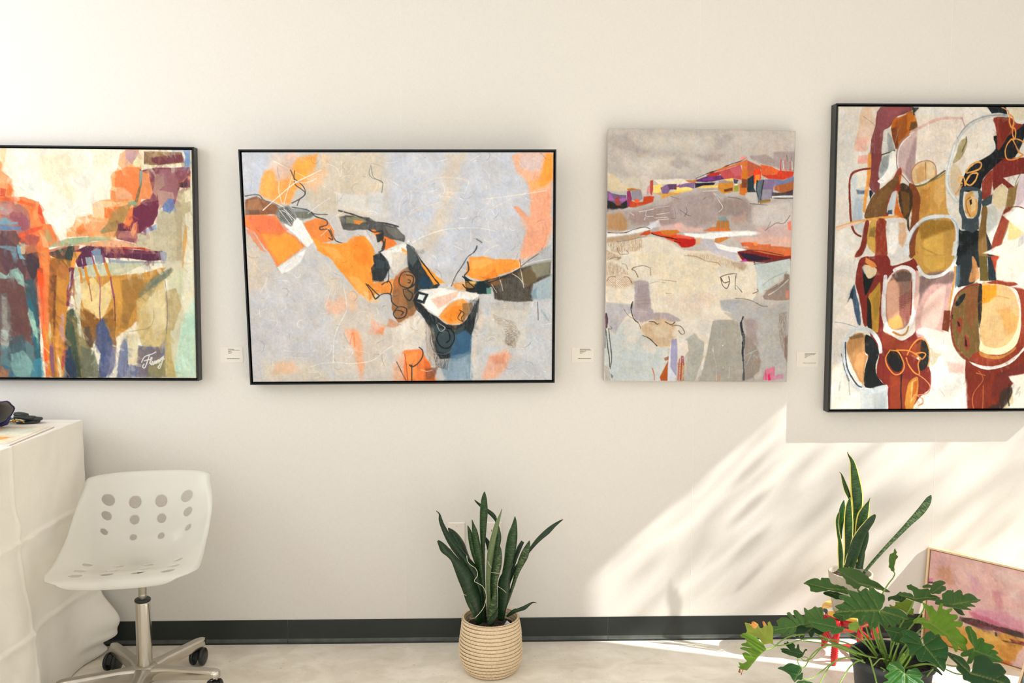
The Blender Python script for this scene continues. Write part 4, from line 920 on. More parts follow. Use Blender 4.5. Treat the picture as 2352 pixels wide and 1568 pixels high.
ART['P3'] = '''a bcb1a8 1.4 0 1 0 -35 -11 1026 -20 1085 1137 -8 1140
a c8bfb2 14.3 7.2 .9 .5 136 39 240 28 552 25 573 59 507 84 270 83 156 63
a d0c6b8 10.7 7.2 .8 .6 193 42 363 37 459 53 317 68 203 59
a c6bdb2 14.3 7.2 .9 .5 82 125 242 110 441 102 499 122 462 150 349 165 207 180 97 167
a cdc4b8 10.7 7.2 .7 .6 120 125 224 114 328 130 301 151 139 153
a ada19b 10.7 5 .8 .4 329 134 366 109 442 126 438 150 367 151
a a99d98 14.3 5.7 .7 .4 4 30 93 19 166 76 242 86 176 97 81 87 23 64
a ac9f9a 14.3 5.7 .7 .4 572 39 637 14 676 31 611 73 569 84
a c4bab0 14.3 5.7 .8 .5 676 28 819 30 811 57 716 65 677 52
a a99b98 10.7 5 .8 .4 470 98 631 93 604 118 528 125
a c0b4aa 10.7 5 .8 .4 857 26 990 22 993 80 888 81
a 9c8b88 5.7 2.9 .9 .3 755 99 841 95 884 109 888 85 1002 80 1002 160 920 147 843 133 765 113
a a59590 7.2 3.6 .8 .4 879 88 993 84 990 118 899 119
a dcc6a0 7.2 4.3 .9 .4 -2 168 46 188 103 222 151 222 142 236 61 247 -1 240
a cfc4b0 7.2 4.3 .8 .4 46 188 169 187 180 229 132 229 84 215
a c9bdb2 4.3 2.9 1 .3 169 184 226 180 227 242 209 263 185 243 179 208
a b4a8a8 3.6 2.9 .9 .3 321 182 463 180 511 178 464 192 416 192 330 191
a e6dcc8 3.6 2.9 .9 .4 245 197 397 192 455 206 379 213 274 214
a 6a5a78 2.1 1.8 1 .2 -1 240 28 251 66 257 104 257 106 306 54 324 1 324
a c060b0 3.6 2.5 .8 .3 4 247 19 251 38 275 86 268 105 267 100 285 10 279
a 24211f 3.6 2.5 1 .2 1 279 29 285 58 299 105 278 115 306 87 313 40 327 2 324
a a0402c 2.9 1.8 .9 .3 38 271 62 261 77 299 48 299
a 8a2c58 1.8 1.4 1 .2 104 243 123 239 133 271 125 306 108 302
a b87030 1.8 1.4 1 .2 104 233 132 230 180 237 142 240 109 243
a 8f8890 2.1 1.4 1 .2 128 239 180 238 190 270 172 281 133 278
a c0421e 2.1 1.8 1 .2 124 278 157 288 191 284 195 263 228 260 252 263 248 284 210 295 153 308 120 306
a ff5a24 1.8 1.1 1 .1 148 274 167 274 173 283 157 287 146 282
a b04438 1.8 1.4 1 .2 227 235 229 201 245 198 246 235 238 260 228 249
a cf8080 2.9 1.4 .8 .3 213 228 229 214 229 246 209 260
a f0cc70 2.1 2.1 1 .3 244 218 293 214 303 235 275 249 247 249
a d99a3a 2.1 2.1 1 .3 247 249 304 249 337 245 399 244 390 258 352 262 295 259
a f2c464 1.8 1.8 1 .2 351 238 372 224 451 223 458 237 418 244 361 248
a ffdc80 1.4 1.4 1 .2 370 227 446 223 451 234 418 237 370 240
a dc8c28 1.8 1.8 1 .2 290 259 337 255 324 283 310 296 291 294
a 7a5f88 2.1 1.8 1 .2 284 228 322 214 337 234 323 252 294 252
a 5c3e58 1.8 1.4 1 .2 322 214 369 213 370 234 332 235
a 7c6090 2.1 1.4 1 .2 379 220 417 210 469 206 465 230 422 223 389 227
a a03090 1.1 1.1 .9 .2 370 224 388 213 384 224
a 1c1c28 1.8 1.4 1 .2 469 209 531 207 579 205 569 215 512 218 470 227
a e9b860 1.4 1.4 1 .2 484 226 512 218 560 216 593 215 589 226 537 230 484 233
a ffdc70 1.1 1.1 .9 .2 489 226 589 218 589 224 513 229
a c87030 1.4 1.4 1 .2 416 198 454 199 483 192 469 206 436 206
a 5a2a60 2.1 1.8 1 .2 478 195 530 181 606 177 626 191 569 201 512 204 474 202
a 7a3890 2.9 1.4 .8 .2 502 192 559 184 569 195 512 198
a b02c24 1.8 1.4 1 .2 530 177 558 167 605 163 597 177 559 182 530 181
s 4a2c24 2.9 1.8 .9 .4 473 190 520 175 553 166 605 153 652 135 709 121 741 106
a d06a34 2.1 1.4 1 .2 577 156 643 142 718 121 746 113 747 134 700 138 643 149 586 163
a b8484a 2.5 1.8 1 .2 596 163 653 149 709 134 720 162 721 193 673 190 626 191 606 177
a c4606a 3.2 1.8 .8 .3 653 152 709 138 720 176 682 180
a d07038 2.1 1.8 1 .2 719 134 747 120 776 134 778 190 750 190 751 211 722 211 716 176
a b4583c 2.5 1.8 1 .2 746 117 795 134 843 147 845 175 825 175 820 154 786 151 778 190 749 176
a c4701c 1.8 1.4 .9 .2 720 159 748 158 750 190 721 190
a ff8c80 2.1 1.8 1 .2 708 103 741 100 741 110 713 114
a f0907c 2.9 1.8 .7 .3 708 110 727 107 723 117 708 117
a e8401c 1.8 1.4 1 .2 782 155 791 149 815 150 823 161 821 189 784 210 778 183
a f09030 2.5 1.4 .9 .3 792 175 816 172 812 196 789 210
a d85c2c 2.5 1.8 1 .2 819 134 872 140 910 154 920 161 902 171 825 175
a c83a20 2.1 1.8 1 .2 825 175 906 171 920 157 997 160 993 177 941 192 864 189
s d04038 3.6 1.4 .9 .4 926 115 924 140 930 164
s d86a58 2.9 1.4 .8 .4 947 115 953 140 954 160
s e8dcd0 2.5 1.4 .8 .4 937 119 941 147
s d04a3c 2.9 1.4 .8 .4 976 122 978 160
s 7a6660 1.8 1.4 .8 .5 955 94 961 122
s e8dcd0 2.5 1.4 .8 .4 985 122 989 150
s 6c5a58 1.8 1.4 .7 .5 984 91 980 118
a 7c6a8c 2.5 1.8 1 .2 826 193 893 189 941 195 993 177 999 202 942 216 894 217 887 255 849 276 830 280
a 6a7a98 2.5 1.8 .9 .3 893 196 951 195 998 181 999 195 951 206 903 206
a a85c30 2.1 1.8 1 .3 894 217 951 209 999 198 996 244 944 244 895 234
s c87858 1.8 1.1 .8 .4 918 220 922 241
a 3c3038 2.9 2.1 .9 .3 886 241 944 244 996 230 997 254 925 255 887 255
a 5c6870 2.1 1.8 1 .2 798 196 836 193 832 224 825 273 811 287 799 231
s 26262a 3.2 1.1 .9 .2 803 196 799 231 810 259
s 26262a 2.9 1.1 .9 .2 836 196 828 238 825 280
a 8f8a98 2.1 1.4 1 .2 833 231 881 231 878 266 830 276
a 8c6c34 2.1 1.4 1 .2 816 273 878 269 874 287 821 290
a 1f3038 2.9 2.1 1 .2 750 190 782 176 785 224 800 242 742 242 751 218
a cf6c20 2.1 1.8 1 .2 708 211 741 204 752 242 738 256 709 253
a 6c3c2c 2.5 1.8 .9 .3 721 190 750 193 751 225 718 225
a c8802c 1.8 1.8 1 .2 593 208 674 201 675 239 628 250 609 253 594 233
a 5c3018 2.1 1.4 .9 .2 623 232 670 225 670 236 628 243
a 9a8a84 1.8 1.4 1 .2 593 198 674 194 674 204 598 208
a f0cc60 1.4 1.8 .9 .3 626 194 664 187 707 194 693 201 645 199
a 3c3460 1.4 1.4 .9 .3 673 190 702 194 693 208 679 208
a fff0b0 1.1 1.1 .9 .2 684 211 698 210 696 217 684 217
a a09838 2.1 1.8 1 .3 679 218 703 214 704 239 680 242
a b0a49e 7.2 4.3 1 .2 1 313 106 313 248 284 323 259 399 248 513 226 589 229 638 257 753 256 800 245 811 287 878 279 897 265 1000 265 1000 419 3 404
a c2b7b0 4.3 2.9 .95 .3 738 246 800 245 807 287 773 287 744 266
a b8b0ac 3.6 2.1 .9 .3 638 257 657 246 704 246 724 256
s 3a3a3c 2.5 1.1 .9 .2 882 262 925 265 997 264
s dfe0e0 4.3 1.1 .9 .3 887 261 935 257 997 256
s 4a423c 2.1 1.1 .8 .3 768 287 812 289 860 292
s 5a4a44 1.4 0.7 .7 .4 342 262 362 266 390 272 400 269
s 4a4440 1.8 1.1 .7 .4 648 262 705 267 725 274
a b78a5c 10.7 5 1 .3 1 334 78 327 112 355 112 383 89 400 2 394
a 9b8480 14.3 5.7 .9 .3 106 327 248 305 353 283 375 370 279 375 145 368 116 348
a a08c88 17.9 5.7 .8 .3 352 266 561 236 610 281 594 351 471 387 374 360
a 8f7c76 17.9 5.7 .9 .3 638 264 744 273 783 301 757 350 690 365 660 337 603 337 582 296
a c8beb8 14.3 5.7 .9 .3 783 301 898 286 998 272 998 366 902 385 786 368
a c9a08c 10.7 5 .6 .4 660 337 708 333 755 315 748 368 681 368
a d9b0a8 7.2 4.3 .8 .4 279 382 403 367 423 381 519 387 519 401 414 402 290 403
a e8a8a0 5 2.9 .7 .3 356 374 384 367 404 381 375 384
s e4ddd6 1.4 0.7 .9 .3 211 319 211 340 249 340
s e4ddd6 1.4 0.7 .9 .3 173 323 230 315 249 312
s e4ddd6 1.4 0.7 .8 .3 202 354 207 344
s e4ddd6 1.1 0.7 .8 .3 254 347 326 343
s e4ddd6 1.1 0.7 .8 .3 279 354 331 350
s e4ddd6 1.1 0.7 .8 .3 268 333 335 325
s e4ddd6 1.1 0.7 .7 .3 125 327 145 337
s d8d0c8 1.1 0.7 .7 .3 249 308 334 299
s 4a403c 1.4 0.7 .7 .3 425 304 430 321 416 339
s 4a403c 1.1 0.7 .7 .3 392 314 426 332 450 338
s 5a504a 1.1 0.7 .6 .3 363 311 369 346 345 346
s e8e4dc 1.1 0.7 .8 .3 571 247 590 264 601 278 621 302 602 320
s e8e4dc 1.1 0.7 .7 .3 580 250 610 267
s e8e4dc 2.1 1.1 .6 .3 513 240 589 236
s 5c4c44 1.4 0.7 .7 .3 528 264 514 272
a 7f9094 2.1 1.8 1 .3 598 344 632 337 656 355 662 379 638 383 604 376
a b8702c 2.9 1.8 1 .3 594 355 652 355 657 379 668 397 615 397 557 383 590 380
a d07040 2.1 1.8 1 .3 519 395 562 385 605 383 663 393 615 398
s 6c7c7c 3.6 1.4 .8 .4 628 355 633 379
s 8c8c84 2.9 1.4 .8 .4 613 355 612 379
a efefec 5.7 2.9 1 .3 414 405 519 407 615 399 711 396 807 396 831 403 807 410 664 418 568 429 491 426 424 416
a e8e6e6 5 2.9 .9 .3 3 408 70 404 137 393 213 382 279 354 260 382 223 396 90 418 4 422
a d8d8e0 6.4 2.9 .7 .3 231 364 279 361 289 378 232 392
s 4a4440 1.8 1.1 .9 .3 8 406 51 407 103 405 146 393 203 383 232 389
a b09478 5.7 2.9 1 .3 4 429 90 418 156 410 213 403 195 417 114 435 4 443
s 7a6454 2.1 1.1 .8 .4 57 441 119 435 176 424 214 421
a b84c1c 2.1 1.8 1 .2 180 414 204 400 232 394 237 410 214 417
a d8401c 2.5 2.1 1 .2 232 403 290 399 366 409 405 416 472 422 482 443 464 458 406 462 377 444 319 427 281 417
a c87428 2.5 1.8 1 .3 289 395 375 393 395 402 366 413 328 416 295 410
a b01c14 2.9 1.8 1 .2 367 427 424 426 482 429 478 451 445 461 406 462 387 444
a e06048 3.2 1.8 .8 .3 366 409 405 412 472 422 453 430 386 423
s 3a1c18 3.2 1.4 .95 .2 242 408 281 417 329 423 377 430
s 5a1410 2.9 1.4 .9 .2 367 437 396 444
a d6a070 5.7 2.9 .8 .4 482 422 510 422 511 447 483 451
a bcb6bc 7.2 2.9 .9 .3 511 429 588 432 665 456 715 484 570 478 502 457
a c87838 2.9 2.1 1 .3 587 425 645 418 673 421 636 432 607 443 583 439
a d8a898 7.2 3.6 .9 .4 664 425 760 421 856 417 995 416 997 454 857 452 722 438
a d0a8a0 14.3 5 .7 .4 806 378 993 366 995 419 808 420
a e0725c 2.9 1.8 .9 .3 973 359 992 352 994 391 979 388
a d86434 2.9 2.1 1 .3 722 442 770 438 838 448 886 445 887 459 810 459 733 456
a f0904c 2.9 1.8 .9 .3 789 438 809 434 819 448 800 456
a c8683c 2.9 2.1 1 .3 761 456 857 452 997 458 1000 511 907 490 791 473
s 4c3c34 1.4 0.7 .6 .4 855 392 911 363 954 363 986 331
s 5a4c44 1.4 0.7 .6 .4 864 385 882 357
a dcd0bc 4.3 2.9 1 .3 3 450 114 439 214 421 281 424 319 434 377 455 416 472 570 485 734 491 746 541 818 633 744 722 10 726
a f0eeec 2.9 2.1 1 .3 583 443 656 457 714 460 782 477 787 488 734 486 666 478 598 464
a c8c0c8 6.4 2.9 .95 .3 503 489 589 471 695 481 716 513 717 541 669 541 620 513 552 499
a 7c2018 2.9 2.1 1 .2 705 477 762 470 858 469 993 476 999 497 995 508 909 519 813 523 735 513
a d06838 2.9 1.8 1 .3 733 463 800 459 906 466 998 472 999 490 956 494 859 484 791 473
a 2a1c30 2.9 1.8 1 .2 714 481 772 484 860 498 908 504 812 516 754 509
a c02890 2.5 1.8 1 .2 716 516 754 505 764 516 745 523 716 523
s 3a2c28 1.8 1.4 .8 .3 762 470 839 473 907 483 956 490
a dccfbc 3.8 3 1 .2 3 466 120 450 231 442 313 449 344 467 395 478 548 474 610 492 713 514 795 517 817 558 820 634 802 672 668 665 622 673 629 711 692 748 594 749 551 825 418 864 285 864 114 1003 1 1003 3 676
h a48464 6.1 4.6 .7 .7 8 451 79 435 190 427 201 464 151 480 80 484 29 480
h a07c58 5.3 4.6 .7 .8 0 473 29 488 85 499 71 518 25 510 2 518
h a98a6c 6.8 5.3 .7 .7 2 525 40 525 102 551 118 570 67 578 3 574
h b08c6c 8.4 5.3 .7 .6 3 582 72 578 139 585 165 615 124 615 53 627 4 616
h b09470 7.6 5.3 .6 .7 421 489 558 488 661 507 764 529 776 547 714 551 632 533 550 522
a a58c78 6.8 4.6 .7 .5 672 518 743 514 765 532 745 551 683 529
h bfa894 7.6 5.3 .5 .7 234 528 284 524 286 573 240 577
a ddcdb2 11.4 5.3 .8 .3 141 495 303 479 406 501 585 522 614 597 513 643 391 659 278 652 286 561
a dcc6b4 11.4 5.3 .7 .3 309 667 462 643 590 643 617 673 516 719 362 712
a a89a9c 5.3 3.8 1 .3 154 600 190 592 236 599 243 660 249 705 270 724 342 723 404 746 415 757 343 761 261 750 200 762 158 751 142 713 156 675
a 998a8a 5.3 3 .8 .3 175 615 231 607 238 675 229 709 167 705 166 660
s 87797a 1.1 0.8 .6 .4 166 660 232 656
s 87797a 1.1 0.8 .6 .4 167 675 238 672
s 87797a 1.1 0.8 .6 .4 172 690 238 686
s c4b8b8 1.5 0.8 .6 .4 173 717 229 720 240 728
a b4aeb0 6.1 3 1 .3 1 683 75 687 136 690 147 721 107 743 82 774 58 812 21 789 3 752
a c4c6c2 6.8 3 1 .3 -2 790 58 812 87 770 128 751 169 774 201 811 243 830 285 861 346 864 339 941 320 1002 1 1003
a bcc2c0 7.6 3 .8 .3 33 850 213 884 316 883 308 941 269 1002 37 1003
a d6cfc4 6.8 3 .9 .4 107 759 179 762 191 808 181 842 120 850 104 804
a d8ccc0 6.8 3 .9 .4 201 823 285 864 275 887 234 888 202 857
a c9ac8c 5.3 3.4 1 .3 195 781 241 758 312 750 395 769 437 799 417 810 381 822 357 857 305 864 264 842 217 819
a d4c0a4 5.3 3 .7 .4 241 773 354 780 345 826 273 819
a b4ac9c 3.8 2.3 .9 .3 400 773 436 780 432 807 406 799
a d4cabc 6.1 3 1 .3 394 761 568 749 580 787 568 863 544 921 506 994 439 1002 451 902 427 826 365 815
a aaa69c 6.1 3 1 .2 433 833 488 803 510 825 552 848 529 925 496 1002 434 1002 451 902
a b0aaa6 7.6 3 1 .2 622 673 719 665 802 672 895 694 997 671 1008 1000 733 1001 723 756 692 748 680 718 639 707
a a8a8ac 7.6 3 .8 .3 622 677 694 669 730 687 712 733 680 722 634 711
a a39d92 2.7 1.9 1 .2 584 756 620 751 692 751 723 760 741 824 755 901 759 1001 516 1002 545 940 558 882 571 817
a e0d4c4 2.7 1.9 .9 .2 564 764 584 760 571 817 553 894 538 894 546 825
a e4dcd4 1.9 1.5 .9 .3 539 909 545 917 540 948 530 955 530 925
a 8e8074 6.8 3 .9 .3 756 809 798 824 831 862 854 916 846 970 805 989 769 993
a a08c88 9.9 3.8 .8 .4 754 748 820 740 828 809 841 855 777 824
a b2aca4 11.4 3.8 .7 .3 865 710 968 701 963 823 926 900 862 862
h 8c7866 3.8 3.4 .8 .7 943 724 989 717 993 900 965 862 946 785
a 84685a 3.8 2.3 .8 .4 979 823 996 808 999 919 983 900
a bdc4c0 4.6 2.7 1 .2 805 517 867 520 943 509 994 501 997 569 971 558 951 580 897 615 861 630 842 649 819 611 817 566
a 8f7c70 3 3 1 .3 852 656 872 634 912 618 962 595 966 565 992 569 1002 667 925 671 863 668
h 756658 1.9 2.3 .8 .8 862 634 912 611 967 588 976 558 992 569 973 603 902 630
s c8ccc4 2.3 1.1 .8 .4 883 649 933 626 988 588
a d47c60 3.4 1.9 .8 .4 975 633 995 629 997 663 981 663
s 34383a 2.3 1.5 .85 .4 800 526 856 522 907 513 994 501
s 34383a 1.9 1.1 .7 .4 810 517 846 517 892 509
s 90988f 1.9 1.1 .6 .4 850 611 895 584 981 554
s 4c4038 1.9 1.1 .9 .3 618 580 643 571 684 565 707 565
s 4c4038 1.9 1.1 .9 .3 621 582 629 605 640 618 658 623 670 597 664 576
s 4c4038 1.9 1.1 .9 .3 623 582 640 601 665 597
s 4c4038 1.9 1.1 .9 .3 705 567 701 593 702 623 707 627
s 4c4038 1.5 1.1 .8 .3 707 612 722 623 739 638
s 54483c 1.5 0.8 .8 .3 800 643 826 634 820 626
s 54483c 1.5 0.8 .7 .3 704 663 750 665 791 672 823 683 849 693 880 694
s 7c5c40 1.5 1.1 .8 .4 22 510 50 503 80 506 60 510
s 7c5c40 1.5 1.1 .8 .4 59 465 70 488 90 491 121 487 100 472
s 7c5c40 1.5 1.1 .8 .4 86 529 107 532 117 551
s 7c5c40 1.5 1.1 .8 .3 6 597 21 582 52 580
s 7c5c40 1.5 1.1 .8 .3 98 581 123 583 144 607
s 6c5440 1.9 1.1 .85 .3 234 543 203 536 163 540 140 550 158 558 174 581
s 7c644c 1.5 1.1 .7 .4 239 543 243 573
s 8c6c50 1.5 1.1 .6 .4 241 607 277 599 323 603
s a07c60 1.5 0.8 .7 .3 287 591 338 594 381 598
s 8c6c50 1.1 0.8 .7 .3 327 645 357 645
s 8c6c4c 1.1 0.8 .7 .3 421 495 487 498 539 515 601 522 622 537
s 26282c 2.7 1.1 .9 .3 149 679 139 698 143 721 158 751 179 762
a 1c2428 3 1.5 .8 .4 139 690 149 683 147 709 138 705
s 5c5448 1.5 0.8 .8 .3 158 747 185 770 195 789
s 34302c 1.9 1.1 .9 .3 206 815 232 823 248 830 269 845 285 857
s 3c3430 2.3 1.1 .9 .3 241 758 266 760 282 769 292 767
s 3c3430 2.3 1.1 .9 .3 328 760 359 771 379 761
s 5c5448 1.9 1.1 .8 .3 364 776 390 773 416 780 434 803 417 809 401 795
s 5c5448 1.1 0.8 .7 .3 101 709 127 736 153 747
a 5c3c4c 1.5 1.1 1 .2 1 725 11 729 15 759 12 786 3 789
s 2c2c30 1.9 1.1 .9 .3 6 725 15 751 13 782
s 34383a 2.3 1.1 .9 .4 6 793 12 827 18 866 27 904 30 942
s 34383a 2.3 1.1 .9 .4 21 789 27 827 36 873 40 911 33 950
s 44484a 1.5 1.1 .8 .4 3 789 3 828 3 866
s 5c6064 1.5 0.8 .8 .3 16 789 37 789 31 778
a 5c6474 1.5 1.1 .8 .3 36 969 52 980 44 990 39 984
a a89c8c 3 1.9 .7 .4 1 934 30 950 37 999 3 1000
a 8c5438 2.3 1.5 .9 .4 325 906 348 899 351 912 333 916
a a8501c 1.5 1.1 1 .2 348 918 348 998 310 998 304 983 319 960
s c86c44 2.7 0.8 .9 .3 263 949 273 972 275 995
a 9c98b4 2.3 1.5 1 .2 363 830 391 826 397 849 397 910 392 979 361 994 358 895
a ccccd4 1.9 1.5 1 .2 347 941 353 895 361 834 360 941 392 979 390 1000 347 1000
a dccfc4 3 1.9 1 .3 394 830 448 833 455 875 435 902 420 895 400 918
h b07c40 2.3 2.3 1 .5 400 925 436 925 439 1000 405 1000
s 9c3440 3.8 1.5 .9 .5 422 898 421 940 418 994
s b05050 3 1.5 .8 .5 410 910 406 948 403 994
s 8c2c3c 2.3 1.5 .9 .5 429 898 431 933
s c09048 1.9 1.1 .8 .4 428 925 429 994
s b8bcb8 1.5 0.8 .7 .3 684 940 681 986
s dcd8d0 1.5 0.8 .7 .3 591 856 594 882 586 867
a dcdcd4 1.1 0.8 .8 .2 639 852 647 852 646 856 641 856
a dcdcd4 1.1 0.8 .8 .2 646 941 653 942 652 946
s e08868 3.4 1.1 .7 .4 624 970 624 994
s c4beb4 1.5 0.8 .6 .3 594 886 612 940 615 994
s 30363a 9.1 3.4 .85 .7 739 763 748 798 757 824 756 855 754 882 758 912
s 1c2226 3.4 1.9 .9 .5 750 737 739 767 751 798
s 24282c 3.8 1.9 .9 .4 750 840 753 874 757 916
s 34383c 6.1 2.7 .8 .6 759 920 763 958 763 993
s 9ca6a8 1.9 0.4 .9 .2 777 931 787 912 806 881 829 872 811 878 791 885
s 9ca6a8 1.9 0.4 .9 .2 770 893 801 882 831 871
s 9ca6a8 1.5 0.4 .9 .2 812 897 822 893 833 904 847 885 851 900 863 881 866 897 877 866 885 860 878 881 869 900
a d47890 2.7 1.9 .95 .4 868 993 881 950 927 939 934 969 940 992
a c48098 3 2.3 .8 .5 934 973 978 967 979 985 940 992
a e8285c 1.9 1.1 1 .2 895 973 905 966 914 993 899 996
s d04878 2.3 1.5 .9 .3 882 954 886 993
s c85880 1.9 1.1 .8 .3 930 939 929 977
a c4bcb4 4.6 2.7 .7 .4 815 977 856 954 867 977 837 993'''
